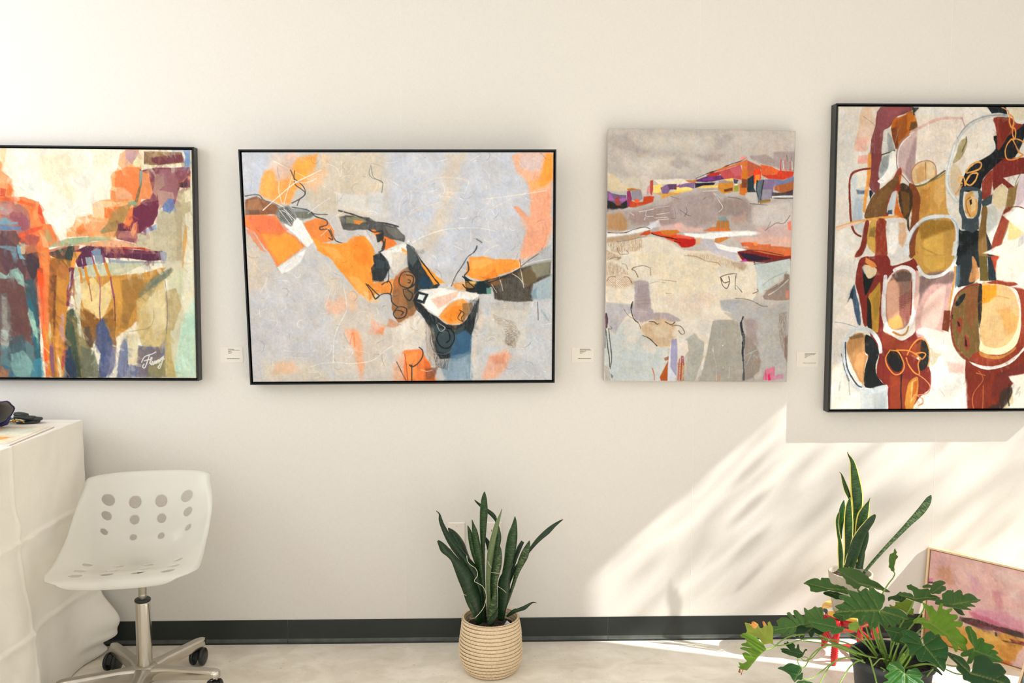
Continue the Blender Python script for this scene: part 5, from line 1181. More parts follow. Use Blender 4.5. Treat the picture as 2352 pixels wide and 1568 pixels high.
ART['P4'] = '''a ddd5c8 1.7 0 1 0 -48 -14 1900 -19 1900 1077 -7 1068
a d8cfc4 12.9 6 1 .3 -1 3 102 3 86 170 56 239 51 377 98 481 98 595 10 595 -15 3
a c8c4bc 21.5 6.9 .6 .4 8 102 83 108 68 204 41 225 11 191
a e8e2d6 12.9 5.2 .8 .4 9 377 86 411 96 488 8 481
a d8b89c 4.3 3 .95 .3 105 3 173 3 171 67 144 108 132 143 75 139 91 78
a e2c2ae 5.2 3 .8 .4 100 61 156 54 141 129 85 139
a e0a898 6 3 .8 .3 83 102 135 102 127 146 80 143
a dcd2c8 4.3 2.2 .8 .3 145 3 173 3 174 30 156 40
s 8c7868 1.7 0.9 .6 .4 113 33 147 50 166 64
a e4a494 3.4 2.2 .95 .2 95 158 142 156 145 184 91 184
a 7b4040 2.2 1.3 1 .2 187 1 328 0 325 13 296 23 259 33 236 60 214 78 201 108 198 156 191 211 192 232 194 266 175 280 146 259 139 204 146 156 149 108 166 61
a 8d4c50 5.2 2.2 .8 .3 192 3 314 2 268 26 222 60 204 78 176 67
a 9c5458 6.9 2.2 .6 .3 220 3 295 2 258 23 221 33
a 8a3324 1.7 1.3 1 .2 198 156 181 204 184 273 163 204 151 160
a 7a3c3c 3.4 1.7 .9 .2 151 156 198 156 187 218 184 259 155 259 144 204
a b3601c 2.2 1.7 1 .2 328 14 352 23 358 53 336 74 309 94 281 115 273 135 244 129 237 67 250 40 287 30
a 8c4a1c 3.4 2.2 .9 .3 250 54 296 30 315 33 308 81 272 112 261 94
a c06c20 3.4 2.2 .9 .3 305 19 348 26 344 53 308 74
a 6c3418 3.4 2.2 .9 .3 237 71 260 64 273 135 254 135
a 5c4020 3 1.7 .9 .3 325 50 356 46 355 81 317 77
a 2e302c 2.2 1.7 1 .2 327 1 358 2 357 33 334 26
a 8a8a84 2.6 1.7 .9 .3 270 77 258 115 265 77 279 64
a c8c4bc 2.2 1.7 1 .2 204 78 232 71 243 101 259 142 226 149 198 153 201 108
a 8f9290 3.9 2.2 .9 .3 223 84 243 101 254 142 226 146 220 108
s 3c3630 3.9 1.3 .9 .3 198 156 226 149 254 142
a b0b4b0 3.4 2.2 1 .3 208 163 245 156 261 183 248 211 202 232 187 225 190 190
a f0ece4 2.2 1.7 1 .2 236 149 259 149 264 197 239 235 202 249 183 242 201 228 228 197
a 868a88 6 2.6 .8 .3 203 163 227 156 228 197 201 218 189 211
a c4a8a4 3.4 2.2 1 .2 357 77 348 125 346 183 335 245 305 218 271 190 269 156 281 118 318 94
a 9c8080 7.8 2.6 .8 .3 347 101 357 122 347 218 335 245 305 211 321 156
a e4dacd 4.3 2.2 1 .3 361 2 662 1 702 39 717 121 652 155 606 183 561 224 489 217 447 224 440 183 397 176 351 183 360 77
a e0d0c2 7.8 3 .8 .4 362 33 475 29 551 46 531 108 488 183 369 170
a d8d8d0 8.6 3.4 .7 .4 361 2 455 2 456 26 362 29
s d4a8a0 9.5 1.7 .8 .3 327 81 373 64 424 46 475 37 551 36
s b8949c 3.4 0.9 .9 .2 551 37 567 66
s 8c7070 3.9 0.9 .95 .1 318 91 286 111 268 142 267 183 276 204 305 231 330 249 354 258
s e8dcd4 3.4 0.9 .95 .1 323 93 291 115 273 142 271 183 281 204 315 235 344 256 359 260
a d8b484 2.6 1.7 1 .2 338 225 337 197 360 183 388 177 421 180 441 197 443 228 400 238 354 252
a c89860 4.3 2.2 .8 .4 351 204 393 187 396 238 363 249
a e8c89c 3.4 1.7 .8 .4 403 183 431 183 438 221 409 224
s a87450 3.9 0.9 .9 .1 349 256 334 231 337 204 360 183 393 175 421 178 441 193 445 224
s 9c6428 2.2 0.4 .9 .1 396 180 400 238
a c89448 3.4 2.6 1 .2 326 259 354 259 410 245 457 228 489 217 494 307 521 370 552 411 525 446 342 488 350 377 339 342
a b88038 5.2 3 .9 .4 374 273 420 259 424 321 406 349 372 342
a dcac68 5.2 2.6 .8 .4 443 238 480 224 489 293 462 328 437 300
s 5c5038 6 1.7 .95 .2 354 258 392 252 438 231 484 207
s 8c7840 2.6 0.9 .9 .2 373 256 443 235 485 214
a 7a4020 2.6 2.2 1 .2 325 249 354 259 379 293 376 328 374 370 379 390 377 439 371 488 332 488 333 411 340 370 343 321 327 287
a 3c2c1c 3.4 3 1 .3 278 256 306 249 336 273 343 321 330 359 333 404 307 377 292 342 280 294
a 7c5020 4.3 2.6 .7 .6 288 273 327 280 330 342 307 359
a c86018 2.6 2.2 1 .2 276 204 290 207 283 259 275 283 281 321 307 363 314 404 279 370 263 349 266 307 264 266
a 8a3020 2.2 1.7 1 .2 271 204 291 214 277 232 288 273 270 273 252 307 235 356 197 356 188 352
a 6c4a28 2.2 1.7 1 .2 166 287 203 263 249 235 276 218 277 238 269 259 242 287 229 314 230 345 188 359 131 363 139 328
a 7c5830 5.2 2.2 .8 .3 176 301 231 259 251 273 224 307 168 328
a 141c28 1.7 1.3 1 .2 156 270 166 280 152 301 147 273
a c2c8cc 2.6 1.7 1 .3 251 280 270 273 270 294 263 328 249 349 230 342 238 307
a 2c3a48 2.6 1.7 .9 .4 235 338 253 335 254 349 230 349
a c8cac8 6 3 1 .3 69 218 120 211 128 273 122 363 129 411 80 390 68 308
a e8dcc8 5.2 2.6 .9 .4 87 211 134 204 137 259 90 266
a a8b4c0 6.9 3 .8 .4 86 294 119 301 122 363 95 397 75 370
a 3a4a68 5.2 3 .8 .4 90 270 128 273 128 283 95 283
a e09440 2.2 1.7 1 .2 137 156 151 156 153 204 146 259 138 301 131 342 121 335 128 273 135 232
s 7a2c20 7.3 1.3 1 .1 148 200 111 204 73 214 60 235 59 273 64 325 70 373 81 401 96 415 115 422
a e0a050 2.2 2.2 1 .2 5 390 47 380 94 370 169 361 254 354 283 356 236 364 141 373 66 387 10 404
a e8c8b8 2.2 1.7 .9 .2 5 393 66 380 127 370 122 373 66 390 8 403
a 7c2c20 2.2 1.7 1 .2 132 377 151 373 148 411 144 446 127 481 112 490 92 490 98 474 116 453
a c89c48 2.6 2.2 1 .2 156 377 184 373 187 446 193 481 184 482 144 446
a 5c4a28 4.3 2.6 .6 .5 157 397 180 390 177 425 153 422
a 8a3420 2.6 1.7 1 .2 184 373 231 373 235 446 236 488 179 489 184 474
a d8d2cc 3 1.7 1 .2 231 370 312 363 322 390 333 418 330 456 327 481 303 488 256 489 241 481 235 446
a f0eae4 6 2.2 .8 .3 246 377 279 377 287 446 263 485 241 474
a cc9c70 5.2 2.6 .8 .4 284 377 312 377 324 418 307 460 287 446
a c49448 3.4 2.2 1 .2 379 390 521 373 534 429 528 486 515 502 397 502 366 488
a dcae50 5.2 2.6 .8 .3 400 432 485 411 493 481 485 502 404 492
a 8c6420 8.6 3.4 .8 .4 378 370 521 370 532 397 466 411 391 432 380 411
a a87c34 3.9 2.2 .7 .3 382 446 402 460 482 488 480 490 392 463
a c49448 3.4 2.2 1 .2 359 485 547 486 540 509 517 534 449 552 399 545 374 516
a dcae50 4.3 2.6 .7 .3 398 485 499 486 496 523 438 538 403 516
a d8d0c8 3 1.7 1 .2 238 484 331 483 324 498 280 509 252 523 226 502
a 8a3420 2.6 1.7 1 .2 186 485 239 485 226 509 212 509
s d8dce0 12.9 1.7 1 .3 331 481 328 446 342 411 370 383 407 363 473 356 516 359 541 380 549 411 550 464 550 488
s 8c9cb0 3.4 1.7 .7 .5 334 446 361 397 407 370 473 363
s a0a8b0 3.4 1.7 .7 .5 521 363 546 383 554 425 554 483
a 141a1c 2.6 1.7 1 .2 556 397 571 404 647 404 663 492 673 523 560 523 551 481 558 446
a 14161a 2.6 1.7 1 .2 696 94 757 90 831 52 834 100 795 162 748 169 702 197 657 235 640 273 564 273 558 248 584 204 606 183 653 169 708 135
a 141a20 2.2 1.3 1 .2 662 0 747 -1 754 25 740 32 692 29
a 8a3424 2.2 1.7 1 .2 693 35 754 32 778 39 798 52 827 59 762 93 745 117 718 141 711 100 704 66
a 702418 3.4 1.7 .8 .3 721 39 788 45 771 80 735 114 718 66
a d8ccb4 5.2 2.6 1 .3 762 -1 1785 -3 1790 46 807 45 782 28
a 7a2820 2.2 1.7 1 .2 748 169 795 165 1799 153 1803 202 827 217 801 259 782 272 743 248 706 272 698 210 702 197
a 8a3424 2.2 1.7 1 .2 657 235 698 203 697 272 688 293 655 300 654 266
a dacdc0 3.4 2.2 1 .2 526 183 557 156 577 176 542 231 554 266 537 300 511 273 498 204
a ccb898 4.3 2.6 1 .3 508 211 521 183 561 217 553 252 564 273 545 290 516 266
a a49468 2.6 2.2 1 .3 546 114 573 101 579 121 562 156 539 176 516 183 529 156
s 5c5440 3.4 1.3 .8 .3 573 97 574 114 557 145
s c4c4c0 13.8 1.7 1 .2 749 28 711 25 655 32 608 49 572 70 545 94 523 125 510 156 498 197 493 231 501 266 522 290 546 307
s 8c8888 3 1.3 .8 .3 739 26 664 29 599 46 562 70 535 101
s e8e8e4 6 1.3 .8 .3 523 125 502 190 493 238 507 273 541 304
s e09448 4.3 0.9 1 .1 729 1 753 11 763 25 778 32 784 52 775 66 764 45 768 25
s e09448 4.3 0.9 1 .1 780 69 781 87 791 104 795 83 789 69 780 69
s e09448 4.3 0.9 1 .1 777 104 759 121 751 145 762 169 795 169 833 155
s e09448 4.3 0.9 1 .1 782 104 797 124 813 145 828 152
s e09448 4.3 0.9 1 .1 782 104 806 104 835 114
s e8a858 5.2 0.9 1 .1 579 210 597 193 625 179 646 183 640 200 608 210 584 214
s e8a858 5.2 0.9 1 .1 627 214 603 217 585 235 581 248 601 254 623 238 632 217
s e8a858 4.3 0.9 1 .1 562 248 547 238 552 228 571 231 577 255
s d09050 3.4 0.9 .9 .1 563 255 536 283
s 3c4850 15.5 1.7 1 .2 564 273 561 307 567 342 588 370 617 373 639 352 646 307 645 279 615 266 577 266 564 273
a 3a4448 2.6 1.7 1 .2 568 363 645 363 647 397 619 411 570 397
a 3a464a 2.6 1.7 1 .2 651 307 702 283 699 314 662 328
a d8a45c 2.2 1.7 1 .2 579 293 592 279 611 273 631 293 638 328 630 356 602 359 581 338
a e8c490 2.6 1.7 .9 .3 603 290 626 293 629 335 610 342
s a86028 3 0.9 .9 .1 603 293 584 307 591 335 606 356
a 1a1a1c 1.3 1.3 1 .1 599 304 608 300 611 314 604 321
a c8ccc8 2.6 1.7 1 .3 611 273 635 273 641 293 627 300
a 8c6c3c 3.4 2.2 1 .2 773 265 801 259 827 224 811 272 804 314 787 342 780 390 754 446 731 489 702 489 716 446 750 376 765 307
a dcc8a0 3.4 2.2 1 .2 706 272 743 255 768 272 765 307 748 328 728 328 709 314
a c8c8c0 3 1.7 1 .2 681 335 709 321 730 349 727 383 715 425 697 439 685 404
a 8a3824 2.6 1.7 1 .2 715 425 732 390 758 335 786 328 779 376 754 439 750 489 706 489 707 460
a 7c5c30 2.6 1.7 1 .2 657 328 681 328 681 411 697 489 653 489 647 411 655 370
a 1c2024 2.6 1.7 1 .2 681 411 707 453 721 489 692 489
a ecc080 4.3 2.2 1 .2 796 335 848 328 855 446 778 432 784 376
a e4dacc 4.3 2.2 1 .2 805 328 1814 320 1857 489 755 489 764 446 853 411
a d8c0c4 4.3 2.6 1 .3 818 224 1803 202 1814 327 814 324 811 272
a b8b8b4 6 3.4 .8 .4 834 418 853 411 855 446 822 460
s 6c3428 3 0.9 .95 .1 758 349 776 331 814 324 848 330
s 6c4c30 2.6 0.9 .9 .1 801 259 813 231 840 196
a 1c2226 2.6 1.7 1 .2 550 488 627 488 639 523 637 574 583 588 558 585 560 523
a c08048 3 3 .9 .6 619 492 634 492 660 552 646 567 617 574 611 559 624 523
a 5c4c20 2.6 1.7 1 .2 652 488 690 488 700 570 661 570
a 18242c 2.2 1.7 1 .2 690 488 713 490 738 541 735 570 700 570
a a83c24 2.2 1.7 1 .2 705 488 749 488 742 523 749 559 733 545
a 4c6474 2.6 1.7 .9 .3 545 523 570 516 568 581 549 595
a 7a2820 1.7 1.3 1 .1 178 488 234 485 251 502 261 520 339 502 358 495 379 523 370 545 340 530 310 523 281 534 253 552 234 581 236 624 228 667 231 718 232 739 272 754 312 769 341 761 374 740 387 704 406 685 414 740 410 769 417 805 393 813 363 820 444 857 457 922 410 959 372 1003 364 1055 275 1054 261 958 239 914 208 885 207 849 215 812 194 776 173 754 162 718 142 718 119 631 97 577 105 523 122 492
a 8c3c24 4.3 2.2 .8 .3 232 739 312 769 411 776 393 820 294 812 234 790
a 96401f 6.9 2.6 .7 .3 268 885 357 900 390 959 354 1051 280 1051
a 141a1a 1.7 1.3 1 .1 129 523 155 559 184 545 175 573 148 616 137 595
a dcc4a0 2.2 1.7 1 .2 134 516 163 519 193 530 184 552 155 562 135 537
a e09048 2.2 1.7 .9 .2 141 491 182 509 193 523 173 527 139 509
a c0c8d0 2.2 1.7 .7 .3 125 523 134 519 145 545 135 545
a b88c34 2.6 2.2 1 .2 158 624 186 595 210 573 212 631 209 681 207 739 182 732 175 689
a 1c1c18 2.2 1.7 1 .2 153 624 169 645 175 689 177 732 157 718 155 660
a 8c6c2c 4.3 2.6 .6 .5 178 631 206 595 209 667 191 703
a 3c5068 2.6 2.2 1 .3 93 580 104 616 120 660 127 714 113 710 96 667 85 631 74 613
a 202c34 2.6 2.2 .9 .5 61 649 83 595 93 595 90 624 71 652
s dcd8d8 15.5 2.2 1 .3 233 555 230 595 228 649 229 685 245 718 281 736 311 743
s e8e4e4 13.8 2.2 1 .3 272 534 310 523 350 534 366 559 370 595 370 649 358 703 339 729
a 9c6c58 3.4 2.2 1 .3 253 566 272 541 311 530 340 538 354 566 354 631 352 685 339 718 310 732 271 729 245 703 238 649 240 595
a d8a488 6 2.6 .9 .3 244 581 288 570 301 646 298 689 279 703 249 696 242 645
a 54443c 6 2.6 .9 .4 262 548 311 534 350 545 347 570 283 573
a e0b060 5.2 2.6 .9 .3 249 696 303 682 324 725 281 732 255 718
h 8a4448 3.4 2.6 .8 .5 295 624 353 595 352 678 339 711 303 685
h 6c6058 3.4 2.6 .6 .6 301 545 346 552 344 617 305 613
s 7a2820 3.4 0.9 .9 .1 352 573 354 631 352 682
s b07428 6.9 1.3 .9 .3 276 740 311 751 335 743 344 722
a c89c94 5.2 2.6 1 .2 385 559 537 545 534 595 523 668 506 718 509 776 491 806 441 791 410 762 380 751 376 667 394 631
a 7c6460 7.8 2.6 .9 .3 385 556 541 538 529 577 450 581 403 617 385 649
a e8c4b4 6.9 2.6 .8 .3 433 624 500 584 506 617 486 704 439 747 409 740 401 685
a d8b0a4 4.3 2.2 1 .2 370 538 385 552 388 624 376 667 365 649 367 595
s dcdcdc 11.2 1.7 1 .2 379 523 410 552 449 556 497 545 535 516 548 490
s c89048 6.9 1.3 1 .2 545 523 547 559 535 613 528 653 524 682
a 6c3018 3 2.2 1 .3 504 668 533 668 535 704 527 740 497 733
a 6c5028 3 1.7 1 .2 667 581 598 588 555 617 542 653 535 704 544 769 575 813 611 835 641 835 679 813 666 740 666 668
a 8c3420 1.7 1.7 1 .2 667 581 735 567 794 567 844 585 876 617 894 668 898 741 872 796 810 836 737 857 672 850 626 835 669 806 759 814 832 792 854 741 855 686 847 632 820 596 745 581
a 7c4424 5.2 2.2 .7 .3 598 595 657 588 652 668 636 740 604 704
a 8a3420 1.7 1.3 1 .1 569 689 589 697 590 718 582 748 561 726
a 8a3420 1.7 1.3 1 .1 602 748 622 762 628 784 615 806 599 784
s 7c2c20 5.2 1.3 1 .1 662 581 608 588 565 610 547 642 537 686 542 740 564 791 611 828 651 843
a 141818 1.3 1.3 1 .1 556 639 580 617 599 613 586 639 567 653 556 652
a 141818 1.3 1.3 1 .1 565 704 575 708 581 722 571 722
a 141818 1.3 1.3 1 .1 602 755 613 769 615 791 606 788
a 141818 1.3 1.3 1 .1 539 682 545 682 545 697 541 697
a d8b078 2.6 1.7 1 .2 667 588 716 581 775 585 816 606 838 643 850 683 849 741 822 785 778 806 729 806 678 791
a e4921c 6 2.6 1 .3 672 585 736 581 738 617 709 639 675 646
a d89c50 8.6 3.4 .7 .4 750 668 799 661 841 690 834 741 795 755
a ecdcb0 3.4 2.2 1 .2 677 770 698 788 758 795 806 777 838 734 850 683 856 734 836 785 789 814 729 817 674 806
a 1c1814 2.2 2.2 .95 .4 657 588 672 585 675 650 673 704 665 726 657 650
s c88c3c 2.6 0.9 .8 .2 679 628 748 621 797 628
a c07c38 2.2 1.7 1 .2 674 806 729 821 789 817 837 792 828 806 780 828 730 832 680 821
s f0ece4 6.9 1.7 1 .2 642 846 682 861 732 865 781 858 839 832 872 799
a ecdccc 5.2 2.6 1 .2 856 488 1854 488 1889 597 875 596 844 578 745 567 733 538 746 492
a 7a2c1c 1.7 1.3 1 .1 611 835 642 850 712 868 811 850 877 803 901 792 906 865 853 902 825 924 807 960 769 997 713 1056 603 1056 613 960
a 5c2420 8.6 2.6 .7 .3 753 887 821 865 904 836 863 894 776 946 737 960
s c8703c 2.2 0.9 .9 .2 673 872 694 901 657 942 649 978 671 1026 696 1026 696 923
s c8703c 3 1.7 .8 .3 663 879 703 887
a 3c2c24 6 3.4 1 .4 703 1056 701 1019 729 993 769 982 776 946 825 924 837 961 833 1057
a d8c8a0 6 3.4 1 .4 748 1056 780 1012 808 983 827 961 845 924 907 887 1900 890 1900 1061
a e4dccc 4.3 2.6 1 .2 834 916 907 880 1900 854 1900 1061 823 1057 838 979
s 20201c 4.3 1.7 .8 .4 815 916 812 960 819 990
s b0aca4 2.6 0.9 .9 .2 847 953 855 935 865 928 851 950 866 942 862 961
a e8dcd0 5.2 2.6 1 .2 14 696 61 645 85 631 103 710 123 725 64 732 16 757
a d2c8bc 8.6 3.4 .8 .4 0 721 65 735 46 775 39 830 5 848
s 9ca4a8 2.6 0.9 .9 .2 10 706 44 709 83 717 113 725
s d0d4d4 14.6 1.7 1 .2 113 727 163 732 193 750 214 776 220 805
s c8ccd0 11.2 1.7 1 .3 113 727 80 743 56 775 48 812 59 848 76 892 106 921 136 929
a b88450 3.4 2.2 1 .2 66 783 85 754 114 743 149 750 151 812 166 819 153 856 151 918 120 892 89 848 72 812
a d89c64 6 2.6 .8 .4 117 812 146 805 145 907 120 885 103 848
a 5c4c38 4.3 2.2 .7 .4 75 757 134 743 144 757 85 765
a 161a1a 1.7 1.3 1 .1 149 750 178 757 199 776 215 812 202 849 208 885 239 914 254 918 230 925 181 929 151 918 153 863 166 819 151 805
s 2c3c54 4.3 1.7 .95 .3 61 775 63 819 74 863 95 892 121 918 141 925
s 3c4448 2.6 2.2 .8 .5 43 812 60 863 81 903
a c8cccc 3.4 2.2 1 .2 136 932 181 929 254 918 259 958 260 1054 146 1054 139 987
a a8acac 8.6 2.6 .7 .4 191 951 255 936 259 1032 205 1047
a e4e0d4 6 3 .9 .4 -2 921 71 907 132 958 141 1050 3 1049
s a8a8a4 4.3 2.2 .7 .5 42 906 38 936
s a8a8a4 4.3 2.2 .7 .5 81 910 88 951
a f4f0e8 6 2.6 1 .2 453 835 512 827 563 850 608 872 608 1056 374 1055 421 981 457 922
a ecdccc 5.2 2.6 .9 .3 485 784 540 791 562 835 608 857 584 879 534 871 502 827
a e0b0a0 8.6 3.4 .8 .4 522 835 607 850 604 879 534 879
a c8b898 6 3 .9 .4 446 791 501 806 493 835 454 857
a e8dcd0 4.3 2.6 .9 .3 379 743 414 754 441 791 496 813 508 747 498 740 408 725
a f4f4f0 2.6 1.7 1 .2 478 842 487 824 507 820 513 857 489 871
a 18191a 2.2 1.7 1 .1 254 805 283 798 314 809 325 842 316 871 287 871 261 849 250 827
a 20201e 2.2 1.7 1 .2 386 776 420 769 441 798 439 849 415 871 395 864 398 827 382 805
a 9c4424 4.3 1.7 .8 .2 362 791 405 769 402 813 374 842
s d8883c 4.3 0.4 1 .1 264 801 245 827 256 856 287 882 317 878 331 856 319 827 299 805 269 801
s d8883c 4.3 0.4 1 .1 293 801 343 802 378 813 403 827 413 831 427 816 412 809 378 813
s d8883c 4.3 0.4 1 .1 343 816 362 787 390 765 420 765 436 784
s d8883c 4.3 0.4 1 .1 339 827 350 849 376 875 401 882 394 849 403 831
s 1c1c1c 4.3 0.9 1 .1 320 882 320 940 325 995 327 1047
a c88838 3 2.6 1 .4 348 922 367 900 396 893 399 941 386 977 373 1018 358 1025 342 988
a e8c078 2.6 2.2 .8 .5 367 908 392 900 384 952 366 981
a a85018 2.6 2.2 .9 .4 377 908 397 900 389 944 370 966
s c88454 3.4 0.9 1 .1 401 886 427 900 452 922 444 944 409 952 379 952
s c88454 3.4 0.9 .9 .1 395 955 420 966 421 981 401 988
s c89040 3.4 0.9 .9 .2 436 784 447 820 439 857'''
ART['P5'] = '''a dcb8b0 1.4 0 1 0 -150 -68 1480 -549 1558 835 -47 1563
a dcb0a8 20.9 7 1 .3 -27 -32 747 -141 781 421 501 506 273 410 -1 383
a d0a0a0 17.4 7 .7 .4 54 -5 187 15 133 133 40 143
a c89478 13.9 7 .9 .4 42 183 164 134 201 233 237 322 161 328 79 274
a e4c0b4 20.9 7 .8 .4 192 84 396 -11 451 169 342 306 247 238
a e8ccc0 17.4 7 .8 .4 508 32 759 46 764 140 624 169
a d49cac 13.9 7 .7 .4 303 159 408 183 431 314 373 335
a c88890 10.5 4.9 .8 .4 531 279 594 257 609 388 615 502 570 461
a d48ca0 13.9 5.6 .8 .4 427 494 642 473 787 515 792 608 579 614 360 599
a ead4cc 13.9 5.6 .8 .4 655 217 723 193 722 289 674 306
a c05c7c 7 4.2 .8 .4 357 560 505 573 650 606 792 608 793 627 652 644 437 649
a b85a98 4.2 2.8 .7 .3 -5 322 34 309 37 360 -1 373
a 4a3a34 3.5 2.8 1 .3 288 646 435 620 581 633 721 626 793 627 797 683 725 692 584 680 440 707 275 691
a 8a3a44 4.2 2.8 .8 .4 334 668 510 660 638 649 654 672 513 698
a 7c6068 4.9 2.8 .8 .4 396 704 554 663 556 701 442 726
a d8a04c 4.9 2.8 1 .3 278 740 412 718 514 718 655 691 797 692 801 757 676 1041 315 1097 -7 923
a e0b460 5.6 2.8 .8 .4 413 747 557 710 631 768 521 833
a c88c44 7 3.5 .9 .4 593 833 764 763 740 946 635 942
a c8602c 7 3.5 .9 .4 644 968 728 980 662 1047 605 1033
a 38404c 1.4 1 1 .2 571 705 589 700 597 743 580 746
a 7a2c38 3.5 2.4 .9 .4 685 727 799 720 801 757 715 763
a 4a3428 2.8 2.1 .9 .5 631 768 715 754 783 736 770 756 660 776
a b88060 10.5 3.5 1 .3 -52 712 35 700 63 895 -35 996
s 3a3030 7 4.2 .8 .6 -2 368 37 355'''

# ================================================================ paintings
def up_noise(rng, H, W, sy, sx):
    """bilinear upsampled random field in 0..1, feature size sy x sx cells"""
    gh, gw = int(H / sy) + 3, int(W / sx) + 3
    g = rng.random((gh, gw))
    y = np.arange(H) / sy
    x = np.arange(W) / sx
    yi, xi = y.astype(int), x.astype(int)
    fy = (y - yi)[:, None]; fx = (x - xi)[None, :]
    fy = fy * fy * (3 - 2 * fy); fx = fx * fx * (3 - 2 * fx)
    a = g[np.ix_(yi, xi)]; b = g[np.ix_(yi, xi + 1)]; c = g[np.ix_(yi + 1, xi)]; d = g[np.ix_(yi + 1, xi + 1)]
    return (a * (1 - fx) + b * fx) * (1 - fy) + (c * (1 - fx) + d * fx) * fy


def srgb_to_lin(a):
    return np.where(a <= 0.04045, a / 12.92, ((np.maximum(a, 0) + 0.055) / 1.055) ** 2.4)


def smear(img, rng, n, la, lb, reach, alpha, H, W, base_ang):
    """loaded-brush marks: each drags the colour picked up a little way off across its neighbours"""
    for _ in range(n):
        cx, cy = rng.random() * W, rng.random() * H
        ang = base_ang + rng.normal() * .5
        r = reach * rng.random() ** .5
        sx = int(min(W - 1, max(0, cx - math.cos(ang) * r))); sy = int(min(H - 1, max(0, cy - math.sin(ang) * r)))
        L = la * (.5 + rng.random()); B = lb * (.5 + rng.random())
        x0, x1 = int(max(0, cx - L)), int(min(W, cx + L + 1)); y0, y1 = int(max(0, cy - L)), int(min(H, cy + L + 1))
        if x1 - x0 < 2 or y1 - y0 < 2:
            continue
        Y, X = np.mgrid[y0:y1, x0:x1]
        u = ((X - cx) * math.cos(ang) + (Y - cy) * math.sin(ang)) / L
        v = (-(X - cx) * math.sin(ang) + (Y - cy) * math.cos(ang)) / B
        d = np.maximum(np.abs(u), np.abs(v)) ** 2 * .5 + (u * u + v * v) * .5
        a = np.clip((1 - d) * 4, 0, 1) * alpha * (.5 + .5 * rng.random()) * (.75 + .25 * np.sin(v * 9 + cx))
        c = img[sy, sx] * (1 + .06 * rng.normal())
        img[y0:y1, x0:x1] = img[y0:y1, x0:x1] * (1 - a[..., None]) + c * a[..., None]


def scratches(img, rel, rng, n, mmc, H, W, dark):
    """thin scribbled ridges and knife scratches"""
    for q in range(n):
        x, y = rng.random() * W, rng.random() * H
        a = rng.random() * 6.283
        turn = rng.normal() * .05
        L = int((12 + 60 * rng.random() ** 2) * mmc)
        f = .80 if rng.random() < dark else 1.12
        st = .5 + .5 * rng.random()
        for i in range(L):
            a += turn + rng.normal() * .05
            x += math.cos(a); y += math.sin(a)
            xi, yi = int(x), int(y)
            if not (1 <= xi < W - 2 and 1 <= yi < H - 2):
                break
            k = st * min(1, i / 6, (L - i) / 6)
            img[yi, xi] *= 1 + (f - 1) * k
            img[yi, xi + 1] *= 1 + (f - 1) * k * .5
            rel[yi, xi] += .0003 * k if f > 1 else -.0001 * k


